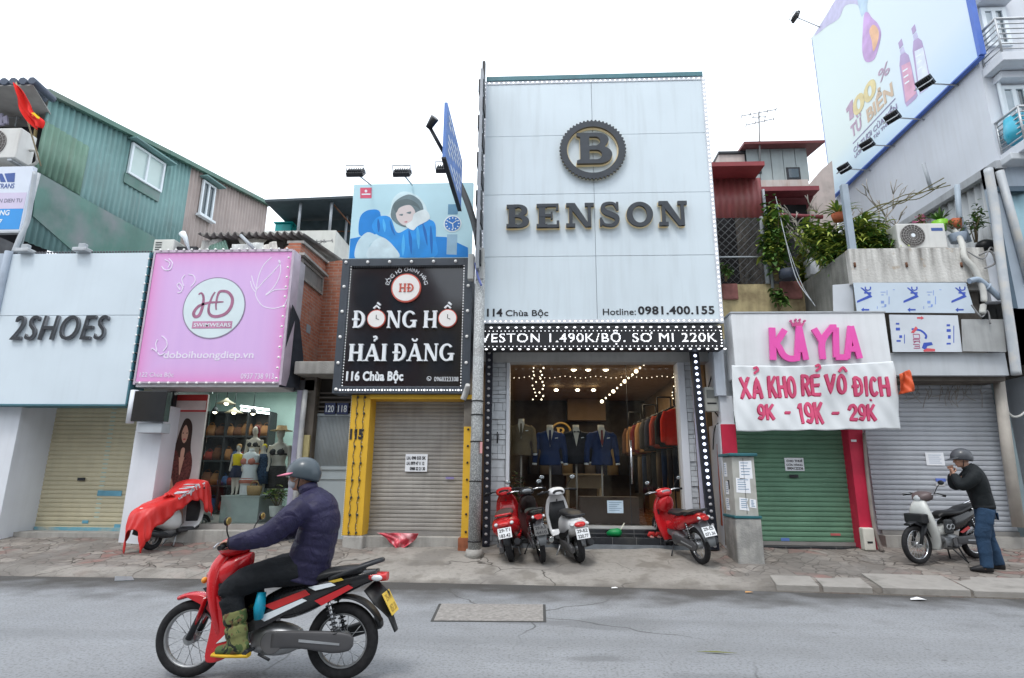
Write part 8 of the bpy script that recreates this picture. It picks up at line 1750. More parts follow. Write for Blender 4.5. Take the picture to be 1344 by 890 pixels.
def underbone(label, cat, main, second, opts):
    e = empty('motorbike', label, cat); o = opts.get; F, Rr = (.615,0,.285),(-.605,0,.285)
    wheel(e, F, .285,.038, 'spoke', rim_m=o('rim', chrome)); wheel(e, Rr, .285,.044, 'spoke', rim_m=o('rim', chrome),hub=.06)
    # fork
    b = MB()
    for s in (-1,1): b.sweep([(.385,s * .062,.83),(.50,s * .065,.56),(.605,s * .068,.29)], [.022,.022,.026],seg=10)
    b.build('fork', o('fork', charcoal),e, local=True)
    b = MB(); arc_fender(b, F, .325,66,168,.068,.02)
    for s in (-.066,.066): side_poly(b, [(F[0] + r_ * math.cos(rad(a_)), F[2] + r_ * math.sin(rad(a_))) for r_, a_ in ((.33,80),(.335,110),(.335,140),(.33,165),(.26,160),(.25,135),(.27,110))],s, .006)
    for s in (-1,1): b.sweep([(.49,s * .062,.60),(.525,s * .068,.48),(.565,s * .06,.38)], [.075,.06,.02], [.012,.014,.01],up=(1,0,0),seg=10)
    b.build('front_fender', o('fender', main),e, local=True)
    # leg shield and nose
    b = MB()
    P_ = spline([(.385,.93,.085,.05),(.43,.82,.145,.065),(.42,.68,.185,.06),(.37,.5,.195,.045),(.315,.32,.165,.04),(.30,.2,.12,.03)], 5)
    b.sweep([(p[0], 0,p[1]) for p in P_], [p[2] for p in P_], [p[3] for p in P_],up=(1,0,0),seg=20,power=2.8); sh_ = b.build('leg_shield', o('shield', main),e, local=True)
    if o('fairing'):
        for s in (.15,-.15):
            b = MB(); side_poly(b, [(.46,.67),(.36,.62),(.28,.50),(.23,.38),(.17,.27),(.24,.19),(.36,.15),(.41,.20),(.39,.45)],s, .02); b.build('leg_fairing', main, sh_, local=True, bevel=.01); b = MB(); side_poly(b, [(.33,.29),(.22,.40),(.25,.31)],s, .024, False); b.build('decal', white, sh_, local=True)
    if o('nose', True):
        b = MB(); loftx(b, sm_st([(.19,.83,.94,.04),(.27,.68,.94,.135),(.38,.65,.89,.14),(.47,.68,.83,.105),(.54,.735,.785,.035)]),power=2.4); b.build('nose_cowl', o('nosecol', main),e, local=True)
        for s_ in (1,-1):
            b = MB(); side_poly(b, [(.30,.66),(.42,.60),(.50,.68),(.45,.70),(.36,.72)],s_ * .137,.006, False); b.build('cowl_insert', second, e, local=True)
        b = MB(); b.ball((.53,.075,.73),(.022,.03,.025)); b.ball((.53,-.075,.73),(.022,.03,.025)); b.build('indicator', amber_m, e, local=True)
    # headset, bar, mirrors
    b = MB(); loftx(b, sm_st([(.20,.97,1.0,.05),(.25,.93,1.06,.12),(.34,.91,1.07,.15),(.42,.92,1.04,.11),(.455,.94,1.0,.07)])); h = b.build('headset', o('headset', second),e, local=True)
    b = MB(); b.ball((.43,0,.965),(.035,.085,.055),16,10); b.build('headlight', lens_m, h, local=True); b = MB(); loftx(b, [(.225,.98,1.055,.08),(.215,.99,1.04,.07)]); b.build('dial', mat('dial_grey', (.3,.33,.36),.15),h, local=True)
    b = MB(); b.sweep(spline([(.30,-.34,1.01),(.285,-.2,1.03),(.33,0,1.0),(.285,.2,1.03),(.30,.34,1.01)], 5),.014,seg=8); hb = b.build('handlebar', chrome, e, local=True)
    for s in (-1,1):
        MB().rod((.289,s * .22,1.028),(.301,s * .35,1.008),.019,seg=12).build('grip', rubber, hb, local=True)
        MB().sweep([(.33,s * .19,1.03),(.37,s * .24,1.03),(.35,s * .34,1.01)], .007,seg=6).build('lever', steel, hb, local=True)
    if o('mirrors', 2):
        for s in ((-1,1) if o('mirrors', 2) == 2 else (o('mirror_side', 1),)):
            b = MB(); b.sweep(spline([(.30,s * .18,1.03),(.31,s * .24,1.12),(.29,s * .29,1.19)], 4),.006,seg=6); mo = b.build('mirror', blackplastic, e, local=True); b = MB(); b.ball((.285,s * .305,1.205),(.016,.05,.036),14,8); b.build('shell', blackplastic, mo, local=True); MB().ball((.272,s * .305,1.205),(.006,.043,.03),14,8).build('glass', o('mirror_m', mirror_m),mo, local=True)
    # body
    b = MB(); loftx(b, sm_st([(.33,.36,.52,.05),(.2,.38,.50,.07),(.05,.40,.55,.085),(-.08,.42,.62,.1)])); b.build('tunnel', o('tunnel', second),e, local=True)
    b = MB(); loftx(b, sm_st([(.02,.50,.62,.08),(-.12,.44,.69,.12),(-.3,.48,.74,.135),(-.5,.58,.78,.13),(-.7,.67,.81,.10),(-.86,.745,.825,.055)])); b.build('side_body', o('body', main),e, local=True)
    b = MB(); side_poly(b, [(.16,.36),(.02,.50),(-.2,.60),(-.2,.52),(0,.40)], .128); side_poly(b, [(.16,.36),(.02,.50),(-.2,.60),(-.2,.52),(0,.40)], -.128)
    if o('stripe', True):
        b.build('side_strake', second, e, local=True)
        for m_, q in ((mat('decal_yellow', (.6,.42,.05),.4), [(-.50,.745),(-.60,.77),(-.62,.755),(-.54,.735)]),(redp, [(-.40,.60),(-.66,.72),(-.70,.70),(-.46,.565)]),(white, [(.04,.475),(-.3,.615),(-.34,.60),(-.02,.445)]),(mat('decal_red', (.55,.03,.03),.35), [(.0,.56),(-.32,.68),(-.36,.645),(-.08,.53)]),(white, [(-.34,.70),(-.52,.735),(-.56,.715),(-.4,.675)])):
            for s in (.139,-.139): b = MB(); side_poly(b, q, s, .003, False); b.build('decal', m_, e, local=True)
    else: b.b.free()
    b = MB(); loftx(b, sm_st([(.14,.64,.70,.07),(.05,.67,.755,.105),(-.12,.68,.765,.13),(-.3,.70,.775,.135),(-.46,.745,.825,.135),(-.66,.775,.85,.115),(-.74,.79,.84,.08)])); b.build('seat', o('seat', blackplastic),e, local=True)
    b = MB(); b.sweep(spline([(-.5,.13,.76),(-.72,.12,.84),(-.86,.07,.885),(-.89,0,.89),(-.86,-.07,.885),(-.72,-.12,.84),(-.5,-.13,.76)], 5),.016,seg=8); b.build('grab_rail', o('rail', charcoal),e, local=True)
    b = MB(); loftx(b, sm_st([(-.80,.735,.80,.075),(-.89,.73,.80,.065),(-.94,.735,.80,.05)])); b.build('tail_light', tail_m, e, local=True)
    for s in (-1,1): MB().ball((-.87,s * .085,.765),(.045,.022,.024)).build('indicator', o('ind', lens_m),e, local=True)
    b = MB(); arc_fender(b, Rr, .325,70,158,.075,.014); P_ = [(-.80,.70),(-.90,.60),(-.98,.47),(-1.03,.36)]; b.sweep([(x, 0,z) for x, z in P_], [.07,.08,.075,.05], .01,up=(1,0,1),seg=12,power=3); b.build('rear_fender', o('rfender', blackplastic),e, local=True)
    plate(e, Vector((-.972,0,.572)),rad(30),o('pw', .21),o('ph', .155),o('plate', plate_w),o('plate_text', ('29-X5', '134.27')),o('pink', ink))
    # engine, chain case, exhaust, shocks, stands
    b = MB(); b.sweep([(.26,0,.36),(.14,0,.34),(.06,0,.33)], [.055,.06,.065],seg=14)
    for k in range(7): b.sweep([(.10 + k * .022,0,.335 + k * .003),(.108 + k * .022,0,.335 + k * .003)], .075,seg=14)
    loftx(b, sm_st([(.1,.2,.38,.08),(-.02,.17,.42,.11),(-.16,.18,.40,.11),(-.26,.22,.36,.08)])); eng = b.build('engine', alu, e, local=True)
    for s in (.115,-.115): MB().rod((-.08,s, .29),(-.08,s * 1.12,.29),.085,seg=22).build('engine_cover', mat('dark_alu', (.14,.14,.145),.45,metal=.5),eng, local=True, bevel=.006)
    if o('case', True):
        b = MB(); loftx(b, sm_st([(-.08,.24,.37,.016,.115),(-.3,.25,.375,.02,.115),(-.55,.22,.375,.024,.112),(-.68,.235,.36,.02,.112),(-.72,.27,.33,.012,.112)]),power=3.5); b.build('chain_case', mat('chain_case_grey', (.075,.075,.08),.45),e, local=True); b = MB(); side_poly(b, [(-.3,.30),(-.62,.28),(-.62,.295),(-.3,.32)], .136,.003, False); b.build('chain_case_line', steel, e, local=True)
    b = MB(); b.sweep(spline([(.22,-.06,.3),(.2,-.1,.2),(.05,-.13,.17),(-.25,-.14,.2),(-.42,-.145,.25)], 5),.018,seg=8); b.sweep([(-.42,-.145,.25),(-.5,-.15,.275),(-.86,-.155,.385),(-.88,-.155,.39)], [.03,.05,.05,.035],seg=14); b.build('exhaust', o('exhaust', chrome),e, local=True)
    b = MB(); b.sweep([(-.16,0,.32),(-.605,.075,.29)], [.025,.02],seg=8); b.sweep([(-.16,0,.32),(-.605,-.075,.29)], [.025,.02],seg=8); b.build('swing_arm', charcoal, e, local=True)
    for s in (-1,1):
        b = MB(); b.rod((-.59,s * .105,.31),(-.47,s * .11,.70),.014,seg=8); so = b.build('shock_absorber', chrome, e, local=True); b = MB()
        for k in range(9): b.torus(Vector((-.575,s * .105,.36)).lerp(Vector((-.49,s * .11,.63)),k / 8),(.12,0,.39),.026,.006,seg=14,sec=6)
        b.build('spring', o('spring', charcoal),so, local=True)
    b = MB(); b.rod((.07,-.22,.235),(.07,.22,.235),.012); b.rod((.02,.1,.2),(-.08,.24 if o('parked') else .13,.0 if o('parked') else .17),.011)
    for s in (-1,1): b.sweep([(.07,s * .16,.245),(.07,s * .24,.245)], .02,seg=10)
    if o('parked') == 'centre':
        for s in (-1,1): b.rod((-.12,s * .09,.22),(-.2,s * .13,.0),.012)
    b.build('foot_pegs', charcoal, e, local=True)
    return e

def scooter(label, main, opts):
    e = empty('scooter', label, 'scooter'); o = opts.get; F, Rr = (.60,0,.225),(-.60,0,.225)
    wheel(e, F, .225,.045,o('spk', 5),rim_m=alu); wheel(e, Rr, .225,.052,o('spk', 5),rim_m=alu)
    b = MB(); b.sweep([(.36,0,.92),(.46,0,.6),(.56,.06,.28),(.6,.06,.225)], [.025,.03,.025,.02],seg=10); b.build('fork', charcoal, e, local=True)
    b = MB(); arc_fender(b, F, .268,15,150,.085,.02); b.sweep([(.5,0,.46),(.56,0,.52),(.66,0,.49)], [.08,.085,.06], [.03,.05,.03],up=(0,0,1),seg=14); b.build('front_fender', main, e, local=True)
    P_ = spline([(.36,.95,.10,.05),(.42,.84,.17,.055),(.43,.66,.215,.05),(.40,.46,.21,.045),(.34,.32,.19,.04),(.22,.26,.18,.03)], 5); b = MB(); b.sweep([(p[0], 0,p[1]) for p in P_], [p[2] for p in P_], [p[3] for p in P_],up=(1,0,0),seg=22,power=2.8); b.build('leg_shield', main, e, local=True)
    b = MB(); b.sweep([(.385,0,.82),(.385,0,.6),(.34,0,.36)], [.13,.17,.15], [.03,.03,.03],up=(1,0,0),seg=18,power=3); b.build('inner_shield', o('inner', blackplastic),e, local=True)
    b = MB(); loftx(b, sm_st([(.40,.22,.29,.15),(.2,.2,.275,.17),(.0,.2,.28,.16),(-.12,.22,.3,.13)]),power=4); b.build('footboard', o('inner', blackplastic),e, local=True)
    b = MB(); loftx(b, sm_st([(.0,.3,.6,.09),(-.1,.27,.68,.15),(-.3,.30,.70,.195 + o('fat', 0)),(-.52,.38,.715,.2 + o('fat', 0)),(-.7,.45,.725,.165),(-.84,.54,.70,.09)]),power=2.5); b.build('rear_body', main, e, local=True)
    b = MB(); loftx(b, sm_st([(.0,.67,.72,.07),(-.1,.675,.77,.12),(-.32,.69,.785,.15),(-.52,.70,.795,.145),(-.68,.71,.775,.11),(-.74,.715,.745,.06)])); b.build('seat', o('seat', blackplastic),e, local=True)
    b = MB(); b.sweep(spline([(-.56,.13,.73),(-.76,.11,.765),(-.82,0,.775),(-.76,-.11,.765),(-.56,-.13,.73)], 5),.017,seg=8); b.build('grab_rail', o('rail', main),e, local=True)
    b = MB(); loftx(b, sm_st([(.2,.96,1.0,.06),(.26,.93,1.05,.13),(.35,.92,1.07,.15),(.43,.94,1.04,.10),(.46,.96,1.0,.05)])); h = b.build('headset', main, e, local=True); MB().ball((.44,0,.98),(.03,.075,.045),14,8).build('headlight', lens_m, h, local=True); b = MB(); loftx(b, [(.22,.97,1.04,.09),(.205,.985,1.03,.075)]); b.build('dial', blackplastic, h, local=True)
    b = MB(); b.sweep(spline([(.27,-.35,1.0),(.28,-.2,1.02),(.32,0,1.0),(.28,.2,1.02),(.27,.35,1.0)], 5),.014,seg=8); hb = b.build('handlebar', charcoal, e, local=True)
    for s in (-1,1): MB().rod((.279,s * .22,1.018),(.27,s * .36,.998),.02,seg=12).build('grip', rubber, hb, local=True); MB().sweep([(.31,s * .18,1.02),(.35,s * .24,1.02),(.33,s * .34,1.0)], .007,seg=6).build('lever', steel, hb, local=True)
    for s in o('mirrors', ()): b = MB(); b.sweep(spline([(.3,s * .17,1.03),(.31,s * .24,1.13),(.29,s * .3,1.2)], 4),.006,seg=6); mo = b.build('mirror', blackplastic, e, local=True); MB().ball((.285,s * .31,1.22),(.016,.055,.04),14,8).build('shell', blackplastic, mo, local=True); MB().ball((.272,s * .31,1.22),(.006,.047,.033),14,8).build('glass', mirror_m, mo, local=True)
    b = MB(); loftx(b, sm_st([(-.78,.60,.685,.1),(-.86,.60,.675,.085),(-.9,.615,.655,.04)])); b.build('tail_light', tail_m, e, local=True)
    for s in (-1,1): MB().ball((-.80,s * .125,.635),(.06,.035,.028)).build('indicator', o('ind', lens_m),e, local=True)
    b = MB(); b.sweep([(-.7,0,.56),(-.86,0,.46),(-.95,0,.33)], [.09,.095,.06], .012,up=(1,0,1),seg=12,power=3); b.build('rear_fender', o('rfender', charcoal),e, local=True)
    plate(e, Vector((-.935,0,.515)),rad(22),.215,.16,plate_w, o('plate_text', ('29-H1', '552.08')))
    b = MB(); loftx(b, sm_st([(.02,.16,.3,.09,.03),(-.15,.14,.34,.12,.05),(-.4,.15,.33,.07,.11),(-.6,.15,.31,.05,.12),(-.7,.18,.27,.035,.12)])); b.build('engine', mat('dark_alu', (.14,.14,.145),.45,metal=.5),e, local=True)
    b = MB(); b.sweep([(-.1,-.1,.2),(-.3,-.13,.18),(-.42,-.15,.22),(-.5,-.155,.25),(-.82,-.16,.34)], [.018,.02,.045,.06,.05],seg=14); b.build('exhaust', o('exh', charcoal),e, local=True)
    b = MB(); b.rod((-.58,.14,.28),(-.5,.12,.56),.02); b.rod((-.02,.1,.22),(-.1,.25,.01),.013)
    for s in (-1,1): b.rod((-.15,s * .1,.18),(-.24,s * .13,.0),.012)
    b.build('stand', steel, e, local=True)
    return e
redp = mat('red_gloss_paint', (.52,.012,.018),.25,var=.04,coat=.5); redd = mat('red_dull_paint', (.42,.03,.025),.4,var=.1); whitep = mat('white_gloss_paint', (.68,.69,.7),.3,var=.03,coat=.4); blackp = mat('black_gloss_paint', (.02,.02,.022),.25,coat=.4)
# the passing motorbike
bike = underbone('red and black motorbike with a yellow number plate ridden along the road', 'motorbike', redp, blackp, dict(plate=mat('plate_yellow', (.72,.5,.08),.45,var=.03),plate_text=('29-AA', '057.18'),pw=.225,ph=.18,pink=mat('plate_ink_ochre', (.38,.25,.05),.6),fairing=True, nose=True, shield=redp, tunnel=blackp, body=blackp, headset=redp, mirrors=2,mirror_m=mat('mirror_amber', (.5,.36,.12),.1,metal=.6),rim=alu, exhaust=blackplastic, fender=redp))
rear = G(447,892); rear.z = 0; HEAD = 181.5
put(bike, rear, HEAD, sc=.955)
# parked in front of the suit shop
s = scooter('shiny red retro scooter parked next to the speckled pole', redp, dict(fat=.03,inner=redp, seat=mat('seat_brown', (.07,.045,.04),.5),rail=redp, plate_text=('29-T1', '183.42')))
put(s, ground_at(672,737),90,-11,.60)
s = underbone('dark worn motorbike parked between the red and the white scooter', 'motorbike', mat('worn_black_paint', (.022,.017,.017),.4),blackp, dict(parked=1,nose=True, stripe=False, plate=mat('plate_grimy', (.1,.1,.1),.6),plate_text=('29-K3', '4410'),shield=mat('shield_maroon', (.05,.012,.012),.45),rfender=mat('grey_mudguard', (.13,.14,.15),.6),rail=blackplastic, mirrors=2,ind=lens_m, exhaust=chrome, seat=mat('seat_worn', (.045,.055,.05),.6)))
put(s, ground_at(712,738),99,-9)
s = scooter('white scooter with a red tail lamp parked in the middle of the shop front', whitep, dict(fat=-.055,inner=blackplastic, rail=charcoal, rfender=mat('grey_mudguard', (.13,.14,.15)),plate_text=('29-E2', '220.77'),exh=charcoal, mirrors=(1,-1)))
for y_ in (.07,-.07): MB().ball((.215,y_, 1.0),(.02,.032,.02),12,8).build('vent', blackplastic, s, local=True)
for y_ in (.15,-.15): b = MB(); side_poly(b, [(-.12,.38),(-.45,.46),(-.72,.56),(-.5,.40),(-.2,.30)],y_, .012); b.build('side_cover', blackplastic, s, local=True)
put(s, ground_at(761,738),105,-8,.60)
s = underbone('red motorbike leaning on its stand at the right end of the black step', 'motorbike', redp, blackp, dict(parked=1,nose=True, stripe=False, shield=redp, body=redp, tunnel=redp, headset=redp, rfender=mat('grey_mudguard', (.13,.14,.15)),plate_text=('29-L5', '071.36'),ind=lens_m, exhaust=charcoal, seat=blackplastic))
put(s, ground_at(921,740),107,-9)
cub = underbone('old white and black cub motorbike parked before the wide grey shutter', 'motorbike', mat('cub_cream_white', (.6,.62,.6),.35),blackp, dict(parked='centre', nose=False, stripe=False, shield=mat('cub_cream_white', (.6,.62,.6)),body=blackp, tunnel=mat('cub_cream_white', (.6,.62,.6)),headset=mat('cub_headset', (.12,.09,.09),.4),fender=charcoal, mirrors=1,mirror_side=1,exhaust=chrome, case=True, rim=chrome, rail=chrome))
rr = ground_at(1283,733); put(cub, rr, 200,0)
b = MB(); b.sweep([(.50,-.0,.62),(.56,0,.66)], .02); b.box(.47,.60,-.16,.16,.60,.74); b.build('front_basket_box', blackplastic, cub, local=True, bevel=.04)
b = MB(); b.box(-.02,.14,.10,.16,.42,.64); b.build('side_box', mat('dark_grey_box', (.06,.065,.07),.5),cub, local=True, bevel=.03)
for y in (.165,):
    for x in (.02,.10): MB().torus((x, y, .53),(0,1,0),.035,.008,seg=20,sec=6).build('speaker_ring', steel, cub, local=True)
b = MB(); side_poly(b, [(-.15,.44),(-.35,.52),(-.38,.48),(-.2,.42)], .14,.006, False); b.build('decal', mat('decal_red', (.55,.03,.03)),cub, local=True)
# the covered scooter on the left
cs = scooter('white scooter half hidden under a red cover by the swimwear shop', whitep, dict(inner=mat('dark_inner', (.05,.05,.055),.5),rail=whitep, exh=charcoal))
put(cs, ground_at(199,722),78,-3,.60,sc=.93)
Mc = Matrix.LocRotScale(cs.location, cs.rotation_euler, cs.scale)
cv_m = NB('red_nylon_cover', .45); cv_m.col(cv_m.mix(cv_m.ramp(cv_m.noise(3,4),.3,.7),(.50,.012,.012),(.62,.025,.022))); cv_m.bump(cv_m.noise(7,4,cv_m.map((1,1,.35))),.8,.03)
c = empty('scooter_cover', 'red nylon cover with white lettering draped over the white scooter', 'cover', Mc @ Vector((0,0,.7)))
ST = [(-1.02,.44,.13),(-.98,.58,.17),(-.90,.74,.21),(-.70,.84,.24),(-.45,.90,.25),(-.2,.95,.26),(.0,1.02,.28),(.14,1.09,.31),(.26,1.16,.34),(.36,1.17,.36),(.45,1.09,.33),(.52,.94,.28)]
drop = [.36,.42,.42,.35,.28,.22,.20,.26,.50,.64,.56,.40]
b = MB(); SS = spline([(*s, d) for s, d in zip(ST, drop)], 5); NV = 22; rows = []
for i, q in enumerate(SS):
    x, zt_, hw, dp = q; row = []
    for j in range(NV + 1):
        v = j / NV * 2 - 1; a = abs(v)
        if a < .5: y = hw * (v / .5) * (1 - .05 * a); z = zt_ - .04 * (a / .5) ** 2
        else: t = (a - .5) / .5; y = math.copysign(hw + .04 * t + .02 * t * math.sin(i * 1.35 + (2 if v > 0 else 0)),v); z = zt_ - .04 - dp * t * (1 + .10 * math.sin(i * .8))
        z += .008 * math.sin(i * 1.1 + j * .9)
        row.append(b.b.verts.new((x + .012 * math.sin(j * 1.3 + i * .4),y, z)))
    rows.append(row)
for A, B in zip(rows, rows[1:]):
    for j in range(NV): f = b.b.faces.new((A[j], B[j], B[j + 1], A[j + 1])); f.smooth = True
b.b.verts.index_update(); CV = [tuple(v.co) for v in b.b.verts]; CF = [[v.index for v in f.verts] for f in b.b.faces]; b.build('cloth', cv_m.m, c, solid=.004,xf=Mc)
b = MB()
for k in range(4): a = k * 1.6; b.sweep([(-.33,-.1,.90),(-.33 + .07 * math.cos(a),-.1 + .07 * math.sin(a),.97),(-.33 + .14 * math.cos(a),-.1 + .12 * math.sin(a),.92)], [.03,.05,.015], [.02,.03,.01],seg=8)
b.build('knot', cv_m.m, c, xf=Mc)
from mathutils.bvhtree import BVHTree
bv = BVHTree.FromPolygons(CV, CF)
cd = bpy.data.curves.new('t', 'FONT'); cd.body = 'Auchan'; cd.size = .2; cd.extrude = .001; cd.offset = .004; me = curve_mesh(cd); cxm = max(v.co.x for v in me.vertices); Q_ = []
for v in me.vertices:      # printed upside down along the side that faces the road
    x = .34 - .62 * v.co.x / cxm; z0 = .93 + .22 * (x + .3) / .6; h = bv.ray_cast(Vector((x, -2,z0 - v.co.y)), Vector((0,1,0)))[0]; Q_.append(Mc @ Vector((x, (h.y if h else -.34) - .008 - abs(v.co.z),z0 - v.co.y)))
for v, q in zip(me.vertices, Q_): v.co = q
link(me, 'lettering', white, c)
# people
def hand_on_bar(b, c, s):
    """a hand closed on a bar that runs along y, c is the grip's centre"""
    c = Vector(c); b.sweep([c + Vector((-.085,s * .0,.015)),c + Vector((-.05,0,.03)),c + Vector((-.012,0,.036))], [.028,.04,.042], [.02,.017,.013],up=(0,0,1),seg=12)
    for k, (dy, L_) in enumerate(((-.03,.9),(-.010,1.0),(.010,.95),(.029,.8))):
        p = [c + Vector((.03 * L_ * math.cos(rad(a)) * 1.0,s * dy, .031 * math.sin(rad(a)))) for a in (95,45,-5,-55,-110)]
        b.sweep(p, [.0095,.0092,.0088,.0082,.007],seg=8); b.ball(p[-1], .007,8,6)
    th = [c + Vector((-.04,-s * .035,.012)),c + Vector((-.024,-s * .05,-.012)),c + Vector((.0,-s * .052,-.028)),c + Vector((.02,-s * .045,-.026))]; b.sweep(th, [.013,.0115,.01,.008],seg=8); b.ball(th[-1], .008,8,6)
skinp = mat('skin', (.42,.235,.165),.5,var=.06,scale=12)
def head(b, c, fwd, up=(0,0,1)):
    """head with nose, brow, jaw, lips and ears around centre c, looking along fwd"""
    c = Vector(c); f = Vector(fwd).normalized(); u = Vector(up); s = u.cross(f).normalized(); u = f.cross(s); P = lambda a, l, h: c + f * a + s * l + u * h
    M_ = Matrix((f, s, u)).transposed().to_4x4(); M_.translation = c; t = MB()
    t.ball((-.008,0,.02),(.098,.077,.105),22,16); t.ball((.022,0,-.055),(.07,.058,.068),18,12); t.ball((.062,0,-.095),(.028,.03,.02),12,8); t.sweep([(.085,0,.02),(.1,0,-.01),(.108,0,-.03),(.092,0,-.042)], [.009,.012,.017,.012],seg=10)
    t.ball((.083,.03,.028),(.016,.028,.012),10,6); t.ball((.083,-.03,.028),(.016,.028,.012),10,6); t.ball((.088,0,-.06),(.012,.024,.007),10,6); t.ball((.086,0,-.071),(.012,.022,.007),10,6)
    for k in (-1,1): t.ball((-.005,k * .078,-.012),(.022,.011,.034),10,8); t.ball((.064,k * .038,-.025),(.03,.026,.03),10,8)
    bmesh.ops.transform(t.b, matrix=M_, verts=t.b.verts[:]); me = bpy.data.meshes.new('h'); t.b.to_mesh(me); t.b.free(); b.b.from_mesh(me); bpy.data.meshes.remove(me)
    return P, M_
def eyes(e, M_, local=True):
    b = MB()
    for k in (-1,1): b.ball((.083,k * .031,.01),(.011,.014,.0075),10,6)
    o = b.build('eyes', mat('eye_white', (.6,.58,.55),.25),e, local=True, xf=M_); b = MB()
    for k in (-1,1): b.ball((.0925,k * .031,.01),(.003,.006,.006),8,6)
    b.build('iris', ink, o, local=True, xf=M_); b = MB()
    for k in (-1,1): b.sweep([(.09,k * .014,.03),(.092,k * .032,.036),(.08,k * .052,.03)], .004,seg=6)
    b.build('eyebrows', ink, e, local=True, xf=M_)
def helmet(e, M_, m, brim_m, liner=True, back=.0):
    b = MB(); rows = []
    n, mrows = 28,12
    for i in range(mrows + 1):
        t = i / mrows * 1.0; ring = []
        for k in range(n):
            a = 2 * math.pi * k / n; lim = .50 + .20 * (.5 - .5 * math.cos(a))          # lower at the back
            ph = t * math.pi * lim; ring.append(b.b.verts.new((-.012 + .138 * math.sin(ph) * math.cos(a),.112 * math.sin(ph) * math.sin(a),.018 + .132 * math.cos(ph)))) if i else None
        rows.append(ring if i else [b.b.verts.new((-.012,0,.15))])
    for i in range(mrows):
        A, B = rows[i],rows[i + 1]
        for k in range(n): q = list(dict.fromkeys([A[k % len(A)], B[k], B[(k + 1) % n], A[(k + 1) % len(A)]])); f = b.b.faces.new(q); f.smooth = True
    h = b.build('helmet', m, e, local=True, xf=M_, solid=.014)
    b = MB(); L_ = []
    for i in range(13): a = rad(-68 + 136 * i / 12); L_.append(((-.012 + .134 * math.cos(a),.112 * math.sin(a),.035),(-.012 + .134 * math.cos(a) + .085 * math.cos(a) ** .6,.115 * math.sin(a),.018)))
    v = [(b.b.verts.new(p),b.b.verts.new(q)) for p, q in L_]
    for A, B in zip(v, v[1:]): f = b.b.faces.new((A[0], A[1], B[1], B[0])); f.smooth = True
    b.build('brim', brim_m, h, local=True, xf=M_, solid=.006)
    b = MB(); 
    for k in (-1,1): b.sweep([(.0,k * .092,.0),(.025,k * .07,-.09),(.03,0,-.135)], .006,.003,seg=6)
    b.build('chin_strap', blackplastic, h, local=True, xf=M_)
    return h
def cloth_mat(name, rgb, rough=.85,bumpv=.7,bs=6.0,var=.15,stretch=(1,1,1)):
    n = NB(name, rough); n.b.inputs['Specular IOR Level'].default_value = .2; n.col(n.mix(n.ramp(n.noise(5,5),.3,.7),tuple(v * (1 - var) for v in rgb),tuple(v * (1 + var) for v in rgb))); bn = n.bump(n.noise(bs, 4,n.map(stretch),.5,.6),bumpv, .03); n.bump(n.noise(220,2),.15,.004,bn); return n.m

# ---- the rider, built in the motorbike's own axes (x forward, y to his left)
r = empty('person', 'motorbike rider in a purple padded jacket and camouflage boots wearing a grey helmet', 'person', bike.location, None, bike.rotation_euler); r.scale = bike.scale
b = MB(); P, Mh = head(b, (-.165,0,1.555),(1,.12,-.1))
b.sweep([(-.27,0,1.38),(-.23,0,1.46),(-.18,0,1.52)], [.062,.055,.052],seg=14)
b.sweep([(-.27,0,.82),(-.32,0,1.0),(-.345,0,1.2),(-.28,0,1.36)], [.15,.14,.16,.12], [.11,.1,.11,.08],up=(1,0,0),seg=16)
for s in (-1,1):
    b.sweep([(-.26,s * .15,1.31),(-.04,s * .27,1.13),(.13,s * .295,1.06),(.235,s * .295,1.04)], [.05,.042,.032,.027],seg=12); hand_on_bar(b, (.296,s * .285,1.018),s)
    b.sweep([(-.25,s * .09,.84),(.05,s * .14,.77),(.235,s * .175,.67),(.17,s * .19,.45),(.13,s * .195,.28)], [.085,.075,.055,.048,.035],seg=12); b.sweep([(.10,s * .2,.265),(.18,s * .205,.26),(.28,s * .21,.262)], [.035,.04,.025], [.03,.028,.018],seg=10)
b.build('body', skinp, r, local=True, remesh=.0075,smooth=2); eyes(r, Mh)
b = MB(); b.ball((-.03,0,.03),(.09,.083,.1),18,12); b.build('hair', mat('black_hair', (.012,.011,.01),.6),r, local=True, xf=Mh)
jm = cloth_mat('purple_padded_nylon', (.024,.022,.056),.5,.95,9,.2)
b = MB(); TP = [(-.255,.74,.205,.175),(-.275,.82,.205,.17),(-.305,.95,.215,.165),(-.335,1.08,.215,.155),(-.345,1.19,.222,.155),(-.31,1.295,.222,.155),(-.262,1.375,.165,.125),(-.235,1.43,.10,.09)]
T2 = spline(TP, 8); quil = lambda z: 1 - .055 * max(0,math.cos((z - .78) / .115 * 2 * math.pi)) ** 6
b.sweep([(q[0], 0,q[1]) for q in T2], [q[2] * quil(q[1]) for q in T2], [q[3] * quil(q[1]) for q in T2],up=(1,0,0),seg=26,power=2.3)
for s in (-1,1):
    A_ = spline([(-.275,s * .18,1.325,.095),(-.20,s * .245,1.24,.10),(-.07,s * .285,1.12,.092),(.02,s * .3,1.085,.082),(.15,s * .30,1.055,.07),(.235,s * .297,1.04,.052)], 8)
    b.sweep([q[:3] for q in A_], [q[3] * (1 - .06 * max(0,math.cos(i / 6.0 * 2 * math.pi)) ** 6) for i, q in enumerate(A_)],seg=18)
j = b.build('jacket', jm, r, local=True, remesh=.011,smooth=3)
b = MB(); b.sweep([(-.245,0,1.40),(-.225,0,1.45),(-.21,0,1.485)], [.095,.085,.088], [.085,.078,.08],up=(1,0,0),seg=22); b.build('collar', jm, j, local=True)
b = MB()
for s in (-1,1): b.sweep([(.215,s * .298,1.045),(.245,s * .296,1.038)], .05,seg=16)
b.build('cuffs', mat('dark_rib', (.02,.02,.03),.9),j, local=True)
